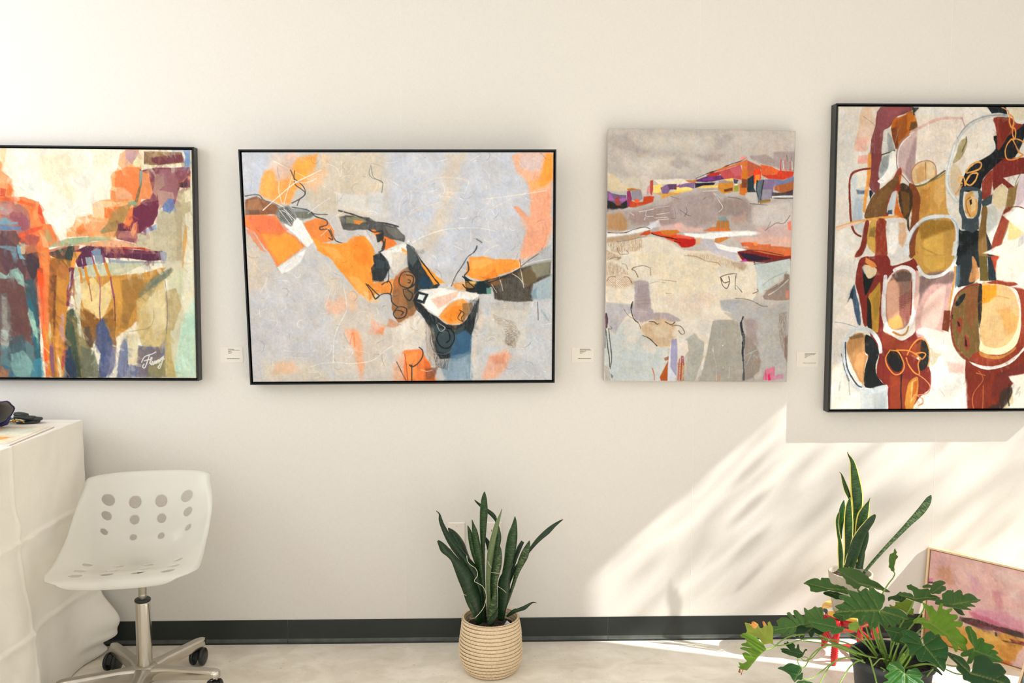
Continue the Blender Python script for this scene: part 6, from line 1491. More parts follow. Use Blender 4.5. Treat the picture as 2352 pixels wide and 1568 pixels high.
def paint(ops, w, h, cell, seed, marks=None, rounded=False):
    """lays down the strokes of a painting: returns colour (H, W, 3) in sRGB and relief (H, W) in metres"""
    rng = np.random.default_rng(seed)
    W = int(round(w / cell)) + 1
    H = int(round(h / cell)) + 1
    mmc = 1 / (cell * 1000)
    f1 = sum(k * (up_noise(rng, H, W, s * mmc, s * mmc) - .5) for k, s in ((1, 26), (.6, 11), (.4, 5)))
    f2 = sum(k * (up_noise(rng, H, W, s * mmc, s * mmc) - .5) for k, s in ((1, 60), (.7, 24), (.5, 9)))
    sv = .6 * up_noise(rng, H, W, 60 * mmc, 3.2 * mmc) + .4 * up_noise(rng, H, W, 20 * mmc, 6 * mmc)
    sh = .6 * up_noise(rng, H, W, 3.2 * mmc, 50 * mmc) + .4 * up_noise(rng, H, W, 6 * mmc, 24 * mmc)
    fine = .5 * up_noise(rng, H, W, 3.4, 3.4) + .5 * up_noise(rng, H, W, 9, 2.6)
    # short directional brush dabs: a coarse field sampled through a slanted, warped grid
    yy, xx = np.mgrid[0:H, 0:W].astype(np.float32)
    g = rng.random((97, 97))
    dab = 0
    for ang, la, lb in ((.5, 17, 6), (-.6, 12, 5), (1.4, 22, 7)):
        a_ = (xx * math.cos(ang) + yy * math.sin(ang)) / (la * mmc) + 3 * f1
        b_ = (-xx * math.sin(ang) + yy * math.cos(ang)) / (lb * mmc) + 2 * f2
        dab = dab + g[np.floor(b_).astype(int) % 97, np.floor(a_ + np.floor(b_) * .37).astype(int) % 97] / 3
    img = np.ones((H, W, 3)) * .85
    rel = np.zeros((H, W))
    lines = ops.split('\n')
    last_area = max(i for i, t in enumerate(lines) if t[0] != 's')
    for li, ln in enumerate(lines):
        tk = ln.split()
        if marks and li == last_area + 1:
            for n_, la, lb, rc, al_, an in marks:
                if n_ < 0:
                    scratches(img, rel, rng, -n_, mmc, H, W, la)
                else:
                    smear(img, rng, n_, la * mmc, lb * mmc, rc * mmc, al_, H, W, an)
        k = tk[0]
        col = np.array([int(tk[1][i:i + 2], 16) / 255 for i in (0, 2, 4)])
        wd, ro, al, dr = (float(v) for v in tk[2:6])
        p = np.array([float(v) for v in tk[6:]]).reshape(-1, 2)
        p = p / 1000 * np.array([W - 1, H - 1])
        wd *= mmc; ro *= mmc
        if k == 's':
            p = np.array(catmull(p, 5))
        elif rounded and len(p) > 5:
            p = np.array(catmull(p, 3, closed=True))
        pad = max(wd, 1) + ro + 3
        x0 = int(max(0, p[:, 0].min() - pad)); x1 = int(min(W, p[:, 0].max() + pad + 1))
        y0 = int(max(0, p[:, 1].min() - pad)); y1 = int(min(H, p[:, 1].max() + pad + 1))
        if x1 <= x0 or y1 <= y0:
            continue
        X, Y = np.meshgrid(np.arange(x0, x1), np.arange(y0, y1))
        X = X.astype(np.float32); Y = Y.astype(np.float32)
        sl = (slice(y0, y1), slice(x0, x1))
        best = np.full(X.shape, 1e9, np.float32)
        inside = np.zeros(X.shape, bool)
        n = len(p)
        for i in range(n if k != 's' else n - 1):
            ax, ay = p[i]; bx, by = p[(i + 1) % n]
            dx, dy = bx - ax, by - ay
            L = dx * dx + dy * dy + 1e-9
            t = np.clip(((X - ax) * dx + (Y - ay) * dy) / L, 0, 1)
            q = (X - ax - t * dx) ** 2 + (Y - ay - t * dy) ** 2
            if k == 's':
                # brush stroke: width swells and thins along its run
                q = q * (1 + .07 * math.sin(i * .5)) ** 2
            best = np.minimum(best, q)
            if k != 's' and ay != by:
                c = (ay > Y) != (by > Y)
                inside ^= c & (X < dx * (Y - ay) / dy + ax)
        d = np.sqrt(best)
        if k == 's':
            d = wd / 2 - d + .35
            soft = 1.3
        else:
            d = np.where(inside, d, -d)
            soft = max(wd * 1.7, 1.6)
        d = d + ro * 1.1 * f1[sl]
        a = np.clip(d / soft + .5, 0, 1)
        a = a * a * (3 - 2 * a)
        st = sv if k in 'as' else sh
        if k == 'h':
            # hatched: fine scraped lines, their slant set by the dryness
            ha = dr * 9
            ln_ = np.sin((X * math.cos(ha) + Y * math.sin(ha)) * (1.9 / (mmc * 1.7)) + 5 * f1[sl])
            a = a * np.clip((ln_ * .5 + .35 + (fine[sl] - .5) * 1.2) * 2.2, 0, 1)
        elif dr > 0:
            a = a * (1 - dr * np.clip((st[sl] * .5 + fine[sl] * .5 - .45) * 1.8, 0, 1))
        a = (a * al)[..., None]
        v = 1 + (.07 * f2[sl] + .10 * (dab[sl] - .5) + .025 * (st[sl] - .5) + .05 * (fine[sl] - .5))[..., None]
        tint = 1 + np.stack([.03 * f1[sl], 0 * f1[sl], -.04 * f1[sl]], -1)
        img[sl] = img[sl] * (1 - a) + col * v * tint * a
        rel[sl] = rel[sl] * (1 - .6 * a[..., 0]) + a[..., 0] * (.00018 * st[sl] + (.00035 if k == 's' else .00012))
    rel += fine * .00015
    return np.clip(img, 0, 1), rel


def paint_material(name, rough=0.55):
    mt = bpy.data.materials.new(name)
    mt.use_nodes = True
    nd, lk = link_nodes(mt)
    b = nd['Principled BSDF']
    at = nd.new('ShaderNodeAttribute'); at.attribute_name = 'pigment'
    lk.new(at.outputs['Color'], b.inputs['Base Color'])
    b.inputs['Roughness'].default_value = rough
    b.inputs['Specular IOR Level'].default_value = 0.14
    tc = nd.new('ShaderNodeTexCoord')
    n = nd.new('ShaderNodeTexNoise'); n.inputs['Scale'].default_value = 420; n.inputs['Detail'].default_value = 2
    bp = nd.new('ShaderNodeBump'); bp.inputs['Strength'].default_value = 0.25; bp.inputs['Distance'].default_value = 0.0006
    lk.new(tc.outputs['Object'], n.inputs['Vector']); lk.new(n.outputs['Fac'], bp.inputs['Height']); lk.new(bp.outputs['Normal'], b.inputs['Normal'])
    return mt


def canvas_mesh(name, ops, w, h, thick, material, parent, gain, seed, cell=0.0017, edge=None, marks=None, rounded=False):
    """stretched canvas: painted front (a fine grid with real paint relief), sides and back.  Local frame: x right, z up,
    front at y = 0, origin at the bottom centre"""
    img, rel = paint(ops, w, h, cell, seed, marks, rounded)
    H, W = rel.shape
    # the stretcher pulls the canvas round softly at the rim
    xs = np.linspace(-w / 2, w / 2, W); zs = np.linspace(h, 0, H)
    X, Z = np.meshgrid(xs, zs)
    rim = np.minimum(np.minimum(X + w / 2, w / 2 - X), np.minimum(Z, h - Z))
    Yc = -rel + .0016 * np.clip(1 - rim / .004, 0, 1) ** 2
    front = np.stack([X, Yc, Z], -1).reshape(-1, 3)
    idx = np.arange(H * W).reshape(H, W)
    q = np.stack([idx[:-1, :-1], idx[1:, :-1], idx[1:, 1:], idx[:-1, 1:]], -1).reshape(-1, 4)
    # side ring: rim vertices doubled so that the sides keep their own colour
    ring = np.concatenate([idx[0, :-1], idx[:-1, -1], idx[-1, :0:-1], idx[:0:-1, 0]])
    n0 = H * W
    nr = len(ring)
    a = front[ring].copy()
    b = a.copy(); b[:, 1] = thick
    V = np.concatenate([front, a, b])
    ia = n0 + np.arange(nr); ib = ia + nr
    sides = np.stack([ia, np.roll(ia, -1), np.roll(ib, -1), ib], -1)
    loops = np.concatenate([q.ravel(), sides.ravel(), ib[::-1]])
    starts = np.concatenate([np.arange(len(q) + len(sides)) * 4, [(len(q) + len(sides)) * 4]])
    me = bpy.data.meshes.new(name)
    me.vertices.add(len(V)); me.vertices.foreach_set('co', V.astype(np.float32).ravel())
    me.loops.add(len(loops)); me.loops.foreach_set('vertex_index', loops.astype(np.int32))
    me.polygons.add(len(starts)); me.polygons.foreach_set('loop_start', starts.astype(np.int32))
    me.update(calc_edges=True)
    me.validate()
    sm = np.ones(len(me.polygons), bool); sm[len(q):] = False
    me.polygons.foreach_set('use_smooth', sm)
    lc = np.clip(srgb_to_lin(img) * np.array(gain), 0, .95).reshape(-1, 3)
    sc_ = lc[ring] if edge is None else np.tile(np.array(lin(edge)), (nr, 1))
    col = np.ones((len(V), 4), np.float32)
    col[:n0, :3] = lc; col[n0:n0 + nr, :3] = sc_; col[n0 + nr:, :3] = sc_
    ca = me.color_attributes.new('pigment', 'FLOAT_COLOR', 'POINT')
    ca.data.foreach_set('color', col.ravel())
    me.materials.append(material)
    o = bpy.data.objects.new(name, me)
    C.objects.link(o)
    o.parent = parent
    return o


def floater_frame(w, h, depth, lip, material, parent, back=0.022):
    """four mitred L-section bars; outer size w x h, front face at y = 0"""
    prof = [(0, 0), (lip, 0), (lip, depth - 0.008), (back, depth - 0.008), (back, depth), (0, depth)]   # (inwards, backwards)
    bm = bmesh.new()
    corners = [(-1, 0), (1, 0), (1, 1), (-1, 1)]
    rings = []
    for cx, cz in corners:
        ring = []
        for i, y in prof:
            x = cx * (w / 2 - i)
            z = i if cz == 0 else h - i
            ring.append(bm.verts.new((x, y, z)))
        rings.append(ring)
    n = len(prof)
    for k in range(4):
        a, b = rings[k], rings[(k + 1) % 4]
        for j in range(n):
            bm.faces.new((a[j], a[(j + 1) % n], b[(j + 1) % n], b[j]))
    return obj('frame', bm, material, parent, bevel=0.0008, seg=2)


def hang(root, x0, z0, w, h, rot, lean, dep, tw=0.0):
    X = Vector((math.cos(rot) * math.cos(tw), -math.cos(rot) * math.sin(tw) - math.sin(rot) * math.sin(lean), math.sin(rot) * math.cos(lean)))
    U = Vector((-math.sin(rot) * math.cos(tw), math.sin(rot) * math.sin(tw) - math.cos(rot) * math.sin(lean), math.cos(rot) * math.cos(lean)))
    N = X.cross(U)            # towards the room
    N = -N if N.y > 0 else N
    c = Vector((x0, -dep - h / 2 * math.sin(lean), z0)) - U * (h / 2)
    m = Matrix((X, -N, U)).transposed().to_4x4()
    m.translation = c
    root.matrix_world = m


M_BLACKFRAME = mat('black_frame_paint', '#101416', rough=0.3, spec=0.35)
M_PAINT = paint_material('oil_paint')
PAINTINGS = [
    ('P1', -1.7635, 1.571, 1.2226, .9245, -.006, 0.0, .046, 0, .045, 'framed canyon painting, orange cliffs and cream sky, black frame, leftmost on the wall'),
    ('P2', -.3402, 1.5525, 1.2226, .9238, .0044, .0893, .055, .0009, .050, 'framed grey and orange abstract with a dark winding band, wide black frame'),
    ('P4', 1.8555, 1.592, .93, 1.2411, .002, 0.0, .052, 0, .051, 'tall framed abstract of rust, ochre and black looping shapes above the plants'),
]
MARKS = {'P1': ((2600, 22, 6, 16, .5, 1.4), (1200, 14, 6, 12, .45, .3)), 'P2': ((1500, 22, 7, 14, .16, .8), (900, 30, 6, 18, .14, 1.5), (-420, .3, 0, 0, 0, 0)),
         'P3': ((1600, 24, 6, 16, .28, .1), (700, 20, 6, 14, .22, 1.5), (-260, .5, 0, 0, 0, 0)), 'P4': ((1500, 18, 6, 12, .22, 1.5), (700, 14, 5, 10, .18, .5), (-120, .4, 0, 0, 0, 0))}
for key, x0, z0, w, h, rot, lean, dep, tw, thick, lab in PAINTINGS:
    t = thing('framed_painting', lab, 'painting')
    hang(t, x0, z0, w, h, rot, lean, dep, tw)
    floater_frame(w, h, thick, .0055, M_BLACKFRAME, t)
    cv = canvas_mesh('canvas', ART[key], w - .023, h - .023, thick - .014, M_PAINT, t, GAIN[key], 7 + len(key) + int(key[1]), edge='#d8d4cc' if key != 'P1' else '#e6dcc8', marks=MARKS[key], rounded=(key == 'P4'))
    cv.location = (0, .004, .0115)
t = thing('unframed_painting', 'unframed canvas of a red roofed hill village over pale grey ground', 'painting')
hang(t, .8516, 1.6019, .7483, 1.0077, -.0066, .0138, .04, .0033)
cv = canvas_mesh('canvas', ART['P3'], .7483, 1.0077, .032, M_PAINT, t, GAIN['P3'], 31, edge='#b9b0aa', marks=MARKS['P3'])
bm = bmesh.new()   # stretcher bars behind the canvas
for a in ((-.365, .365, .033, .0385, .01, .05), (-.365, .365, .033, .0385, .957, .997), (-.365, -.325, .033, .0385, .05, .957), (.325, .365, .033, .0385, .05, .957)):
    box(bm, *a)
obj('stretcher', bm, mat('pine', '#c9a878', rough=0.6), t)


def leaning(name, label, BL, d, up, w, h, depth, ops, gain, seed, cell=0.0014, marks=((900, 16, 5, 14, .35, .3), (500, 12, 5, 10, .25, 1.2))):
    t = thing(name, label, 'painting')
    d = Vector(d).normalized(); up = (Vector(up) - d * Vector(up).dot(d)).normalized()
    N = d.cross(up); N = -N if N.y > 0 else N
    m = Matrix((d, -N, up)).transposed().to_4x4()
    m.translation = Vector(BL) + d * (w / 2)
    t.matrix_world = m
    floater_frame(w, h, depth, .0075, M_MAPLE, t, back=0.018)
    cv = canvas_mesh('canvas', ops, w - .022, h - .022, depth - .012, M_PAINT, t, gain, seed, cell=cell, edge='#d9d2c8', marks=marks)
    cv.location = (0, .005, .011)
    return t


M_MAPLE = mat('maple_frame', '#e2c49c', rough=0.45, var=(14, 0.08, 6))
a_, l_ = .89004, .09209
d_ = Vector((math.cos(a_), -math.sin(a_), 0)); perp = Vector((math.sin(a_), math.cos(a_), 0))
leaning('leaning_painting', 'pink sky landscape painting in a pale wood frame leaning behind the plants', (1.8197, -.0366, 0.0), d_, math.cos(l_) * Vector((0, 0, 1)) + math.sin(l_) * perp, .502, .395, .032, ART['P5'], GAIN['P5'], 5)
ART['P6'] = '''a d9d0d8 1 0 1 0 -100 -100 1100 -100 1100 1100 -100 1100
a c9c0cc 30 12 1 .3 0 300 500 250 900 400 600 600 0 600
a e6dce0 30 12 .8 .4 0 -50 900 0 700 250 0 280
a 5c7a74 20 12 .9 .5 -50 560 400 620 900 700 1100 900 400 820 -50 700
a 3c4c48 14 10 .9 .5 -50 640 300 720 800 860 500 860 -50 760
a 9aa8b4 20 10 .9 .5 -50 740 400 820 900 960 1100 1100 -50 1100'''
leaning('leaning_painting', 'lavender and teal painting in a pale wood frame at the front right corner', F2_BL, F2_D, F2_U, .42, .34, .03, ART['P6'], GAIN['P5'], 9, cell=.002)

BASKET_LEAVES = [
('band', 10, '-10.7 -250 698.5 1 -12.2 -249.1 675.8 8.8 -13.2 -248.2 645.6 12.8 -14.2 -247.3 615.3 14.3 -16.3 -246.4 570 13.3 -17.3 -245.5 529.5 11.3 -17.4 -244.5 489 7.9 -16.5 -243.6 448.3 5.9 -14.6 -242.7 377.1 4.9 -12.8 -241.8 300.6 5 -10.9 -240.9 223.8 6 -10 -240 177.4 6'),
('dark', -25, '-196.4 -260 627.5 0.5 -184.2 -260.8 615.2 2 -180.4 -261.7 595.4 5.9 -172.2 -262.5 570.7 7.8 -152.8 -263.3 530.8 10.8 -130.9 -264.2 495.9 13.2 -106.5 -265 463.4 14.7 -82.1 -265.8 435.9 15.7 -52.8 -266.7 390.7 20.6 -35.7 -267.5 335.4 22.6 -26 -268.3 285.1 20.7 -18.7 -269.2 234.8 15.8 -14.8 -270 189.4 9.9'),
('dark', -30, '-185.2 -360 540.6 2.9 -175.1 -354 526.5 8.6 -161.2 -348 505 14.3 -144.8 -342 488.3 13.4 -126 -336 464.1 12.5 -102.3 -330 427.5 20.2 -76.1 -324 380.7 28 -57 -318 328.8 30.1 -45.1 -312 281.6 25.3 -35.5 -306 239.2 17.5 -28.4 -300 196.5 12.7'),
('band', -20, '-131 -330 462.2 1.9 -121.7 -326.7 431.5 5.8 -105.1 -323.3 385.7 7.7 -86 -320 339.7 8.7 -69.3 -316.7 293.5 8.7 -52.5 -313.3 252.2 7.8 -40.4 -310 210.7 6.8'),
('dark', -40, '-153 -200 542.4 1.5 -138 -203.3 525.4 11 -120.6 -206.7 503.4 15.9 -100.7 -210 473.8 16.9 -85.8 -213.3 439.1 12.9 -70.9 -216.7 399.3 13.9 -53.6 -220 354.4 14.9 -38.7 -223.3 304.3 14.9 -26.3 -226.7 244.1 13 -18.9 -230 188.9 11'),
('band', 5, '-76.2 -250 566.4 0.5 -69.9 -250 546.3 5.9 -63.6 -250 516.1 9.8 -56.8 -250 480.9 10.8 -48 -250 445.5 10.8 -38.2 -250 410.1 7.9 -26 -250 364.5 5.9 -18.7 -250 308.7 4.9 -12.8 -250 227.3 5'),
('band', 10, '-58.6 -270 594.5 0.5 -54.8 -268.9 576.7 3.9 -48.5 -267.8 546.4 9.8 -41.8 -266.7 506 11.8 -35.5 -265.6 465.5 13.2 -28.2 -264.4 424.9 11.8 -22.4 -263.3 384.3 8.9 -17.1 -262.2 333.4 6.4 -12.7 -261.1 282.3 5.4 -9.9 -260 205.7 5.4'),
('pale', 30, '55.5 -310 646.8 0.5 49.8 -307.5 626.5 2.4 41.1 -305 601.2 5.8 32.9 -302.5 575.8 7.8 25.6 -300 545.5 9.2 18.3 -297.5 515 10.7 12 -295 479.5 11.7 8.1 -292.5 443.9 10.7 4.1 -290 403.2 8.8 2.1 -287.5 362.3 7.8 3.1 -285 311.2 7.3 5 -282.5 249.8 6.9 5.9 -280 193.2 5.9'),
('band', 15, '33.3 -260 583.5 2.9 40.6 -260 558.5 5.9 41.6 -260 523.4 10.8 35.7 -260 488.3 11.8 29.8 -260 453.2 10.8 24.9 -260 413 8.9 20.9 -260 362.6 8.9 19.9 -260 306.9 9.9 20.8 -260 241 8.9 20.8 -260 190.2 7.9'),
('dark', 10, '-50.2 -200 654.3 0.5 -40.7 -201.4 644.5 3 -23.3 -202.9 629.6 5 -1 -204.3 612.6 6.5 16.4 -205.7 598.7 7.5 27.3 -207.1 586.3 7 35.3 -208.6 568.9 4 39.2 -210 543.9 3.5'),
('band2', 0, '48 -330 507.6 0.5 48.5 -330 490.4 4.8 45.6 -330 460.8 9.2 40.7 -330 431.2 11.6 35.9 -330 401.6 9.7 32 -330 372 5.8 30.1 -330 337.3 6.8 26.2 -330 297.6 11.6 20.4 -330 257.9 15.5 14.5 -330 228.1 14.5 9.7 -330 203.2 10.7'),
('band', 20, '106.3 -260 604 0.5 106.3 -260.9 588.3 4.9 103.4 -261.8 563.6 10.8 97.5 -262.7 533.8 16.7 91.6 -263.6 499.1 19.6 85.7 -264.5 464.3 19.6 79.9 -265.5 424.4 16.7 71 -266.4 374.4 15.7 64.1 -267.3 324.4 14.8 59.2 -268.2 274.2 13.8 54.2 -269.1 234.1 10.8 50.3 -270 193.9 8.9'),
('dark', 40, '138 -220 492.9 6 128 -222.9 476.1 8 116.5 -225.7 451.7 8.4 107.5 -228.6 427.2 7.4 100.5 -231.4 402.8 6 90.5 -234.3 373.4 6.9 80.6 -237.1 333.7 6.9 70.6 -240 283.9 7'),
('dark', 35, '98.2 -310 434 1.5 86.2 -307.1 418.2 5.8 74.1 -304.3 397.5 11.7 63.5 -301.4 366.6 19.5 58.7 -298.6 330.7 22.4 56.8 -295.7 294.6 20.5 53.9 -292.9 253.3 15.7 50 -290 206.9 10.8'),
('band2', 20, '160.6 -300 519.7 1 156.9 -298.2 504.3 6.8 149.7 -296.4 483.9 11.7 140.1 -294.5 458.5 14.6 129 -292.7 433 12.7 117.4 -290.9 402.5 8.8 108.7 -289.1 376.9 7.3 100 -287.3 346.3 5.9 90.2 -285.5 315.6 5.4 79.5 -283.6 284.8 5.4 68.8 -281.8 254 4.9 60 -280 228.1 4.4'),
('dark', 60, '297.2 -200 573.4 0.5 285.9 -204.2 568.5 3 260.6 -208.3 552.1 6.5 235.5 -212.5 532.1 9 210.4 -216.7 511.7 8.5 190.3 -220.8 492.8 8 172.7 -225 471.3 6.5 160.1 -229.2 455 5 140.1 -233.3 428.5 5 110.3 -237.5 394.6 5.9 85.4 -241.7 345.5 5.9 65.5 -245.8 275.9 5.9 55.5 -250 206.3 6'),
('dark', 20, '188 -320 282.4 0.5 173.7 -315.7 283.4 1.9 156.8 -311.4 272 4.4 140 -307.1 259 6.8 120.6 -302.9 250.5 5.9 103.7 -298.6 244 6.8 89.1 -294.3 232.4 5.9 74.5 -290 219.3 2.9'),
('dark', 15, '39.4 -360 279.2 1.4 35.6 -357.5 263.5 4.8 27.4 -355 245.3 8.2 15.4 -352.5 227.1 9.6 5.7 -350 208.8 8.7'),
('black', 0, '-7.6 -220 510.7 1.5 -0.6 -223.7 495.1 6.9 7.3 -227.5 473.4 8.9 12.7 -231.3 444.1 8.9 16.1 -235 404.7 10.9 18 -238.8 355.2 12.9 19 -242.5 300.6 13.9 17.9 -246.2 246 12.9 14.9 -250 191.4 9.9')]
STONE_LEAVES = [
('edge', 0, '1409.5 -220 840.7 0.4 1415 -221.4 827.8 3 1422.8 -222.9 814.8 6.1 1430.2 -224.3 797.4 10.4 1436.3 -225.7 766.8 16.5 1442 -227.1 736.2 20 1447 -228.6 701.1 22.6 1450.6 -230 666 23.5 1452.4 -231.4 630.8 21.8 1450.3 -232.9 595.7 16.6 1445.5 -234.3 565 13.1 1440.7 -235.7 529.9 11.3 1436.5 -237.1 476.8 10.5 1431.6 -238.6 432.7 9.6 1428.3 -240 379.5 8.7'),
('edge', 20, '1388.2 -200 757.7 0.4 1395.4 -202.5 750.6 1.8 1400.2 -205 735.6 4.4 1406.5 -207.5 713.9 7.4 1415.1 -210 687.8 9.2 1423.7 -212.5 666.1 7 1428.5 -215 648.9 5.3 1431 -217.5 622.8 3.5 1432 -220 587.8 3.5'),
('green', 10, '1402.2 -220 649.5 0.9 1399 -221.7 633 6.1 1395.5 -223.3 611.3 10.5 1393 -225 585 10.5 1391.9 -226.7 554.3 7.9 1390.7 -228.3 528.1 5.2 1390.2 -230 497.3 3.5'),
('edge', -15, '1375.9 -240 607 1.3 1371.6 -241.1 589.6 5.2 1369.2 -242.2 567.8 7 1371.3 -243.3 541.5 6.1 1376 -244.4 515.1 7 1380.7 -245.6 493.2 7.8 1383.7 -246.7 466.8 10.4 1385.1 -247.8 436 11.3 1385.5 -248.9 409.6 10.5 1385.8 -250 383.2 9.6'),
('edge', 0, '1405.7 -270 672.9 0.9 1403.6 -270 654.5 7.8 1401.9 -270 628.2 13.8 1402.7 -270 601.9 17.3 1404.4 -270 575.5 19 1405.2 -270 549 18.1 1405.4 -270 513.8 16.4 1404.4 -270 478.4 14.7 1402.4 -270 443 13 1400.4 -270 394.3 11.3'),
('edge', 10, '1493.2 -250 666.4 0.4 1488.4 -251 653.5 2.2 1481.1 -252 636.1 9.5 1472.6 -253 614.4 17.3 1467.1 -254 597 21.7 1462.1 -255 575.2 21.7 1457.1 -256 553.4 19.1 1451.9 -257 527.2 15.6 1446 -258 492.1 13 1440.1 -259 457 11.3 1434.6 -260 412.9 10.4'),
('edgeL', 20, '1494.1 -300 613.1 2.1 1487.5 -298 602.5 8.6 1477.2 -296 586.7 12.9 1465.6 -294 568.8 14.6 1454 -292 550.7 16.3 1443.8 -290 530.5 18 1435.3 -288 510.2 19.8 1428.1 -286 487.6 20.7 1421.1 -284 460.6 20.7 1414.1 -282 433.6 19 1407.1 -280 402 17.3'),
('edgeL', 15, '1483.9 -260 541.1 0.9 1482.7 -260 523.5 5.2 1477.6 -260 505.8 9.5 1470.9 -260 483.7 12.1 1464.6 -260 461.5 12.2 1458 -260 434.9 11.3 1452.3 -260 408.3 10.4 1448.6 -260 386.1 9.6'),
('dark', 15, '1481.2 -240 477.4 1.7 1478.2 -242.5 455.9 4.4 1473.6 -245 430 7 1468.6 -247.5 404 7.9 1465.2 -250 382.6 7.9'),
('spot', 30, '1749 -220 667 1.3 1741.1 -221.8 653.2 8.8 1729.9 -223.6 633.7 12.3 1712.2 -225.5 609.8 13.1 1690.1 -227.3 585.9 11.8 1663.6 -229.1 559.8 9.6 1637.2 -230.9 532.4 7.9 1606.5 -232.7 501 6.6 1575.8 -234.5 469.6 5.7 1540.9 -236.4 431.1 5.3 1510.3 -238.2 396.1 4.8 1481.9 -240 361.1 4.4')]
BASKET_ROOTS = [
'-77.2 -372 486.2 -73.9 -372 465.7 -63 -372 451 -44 -372 437.2 -36.9 -372 411.8 -48.9 -372 389.9 -34.6 -372 380 -18 -372 368.6 -7.5 -372 348 -4.7 -372 323.5 -13.3 -372 289.2 -30.1 -372 264.8 -44.4 -372 249.2',
'13.2 -350 413.6 39.5 -350 410.9 51.5 -350 410.8',
'1.2 -350 457.9 10.8 -350 438.2 15.6 -350 432.3',
'-99.7 -350 331.9 -90.1 -350 329.9 -79.6 -350 325.8',
'37.1 -350 361.8 58.7 -350 346.8 70.7 -350 335.3',
'-66.4 -350 237.8 -44.7 -350 237.6',
'87.6 -350 280.8 102.1 -350 280.7 112.7 -350 272.2']
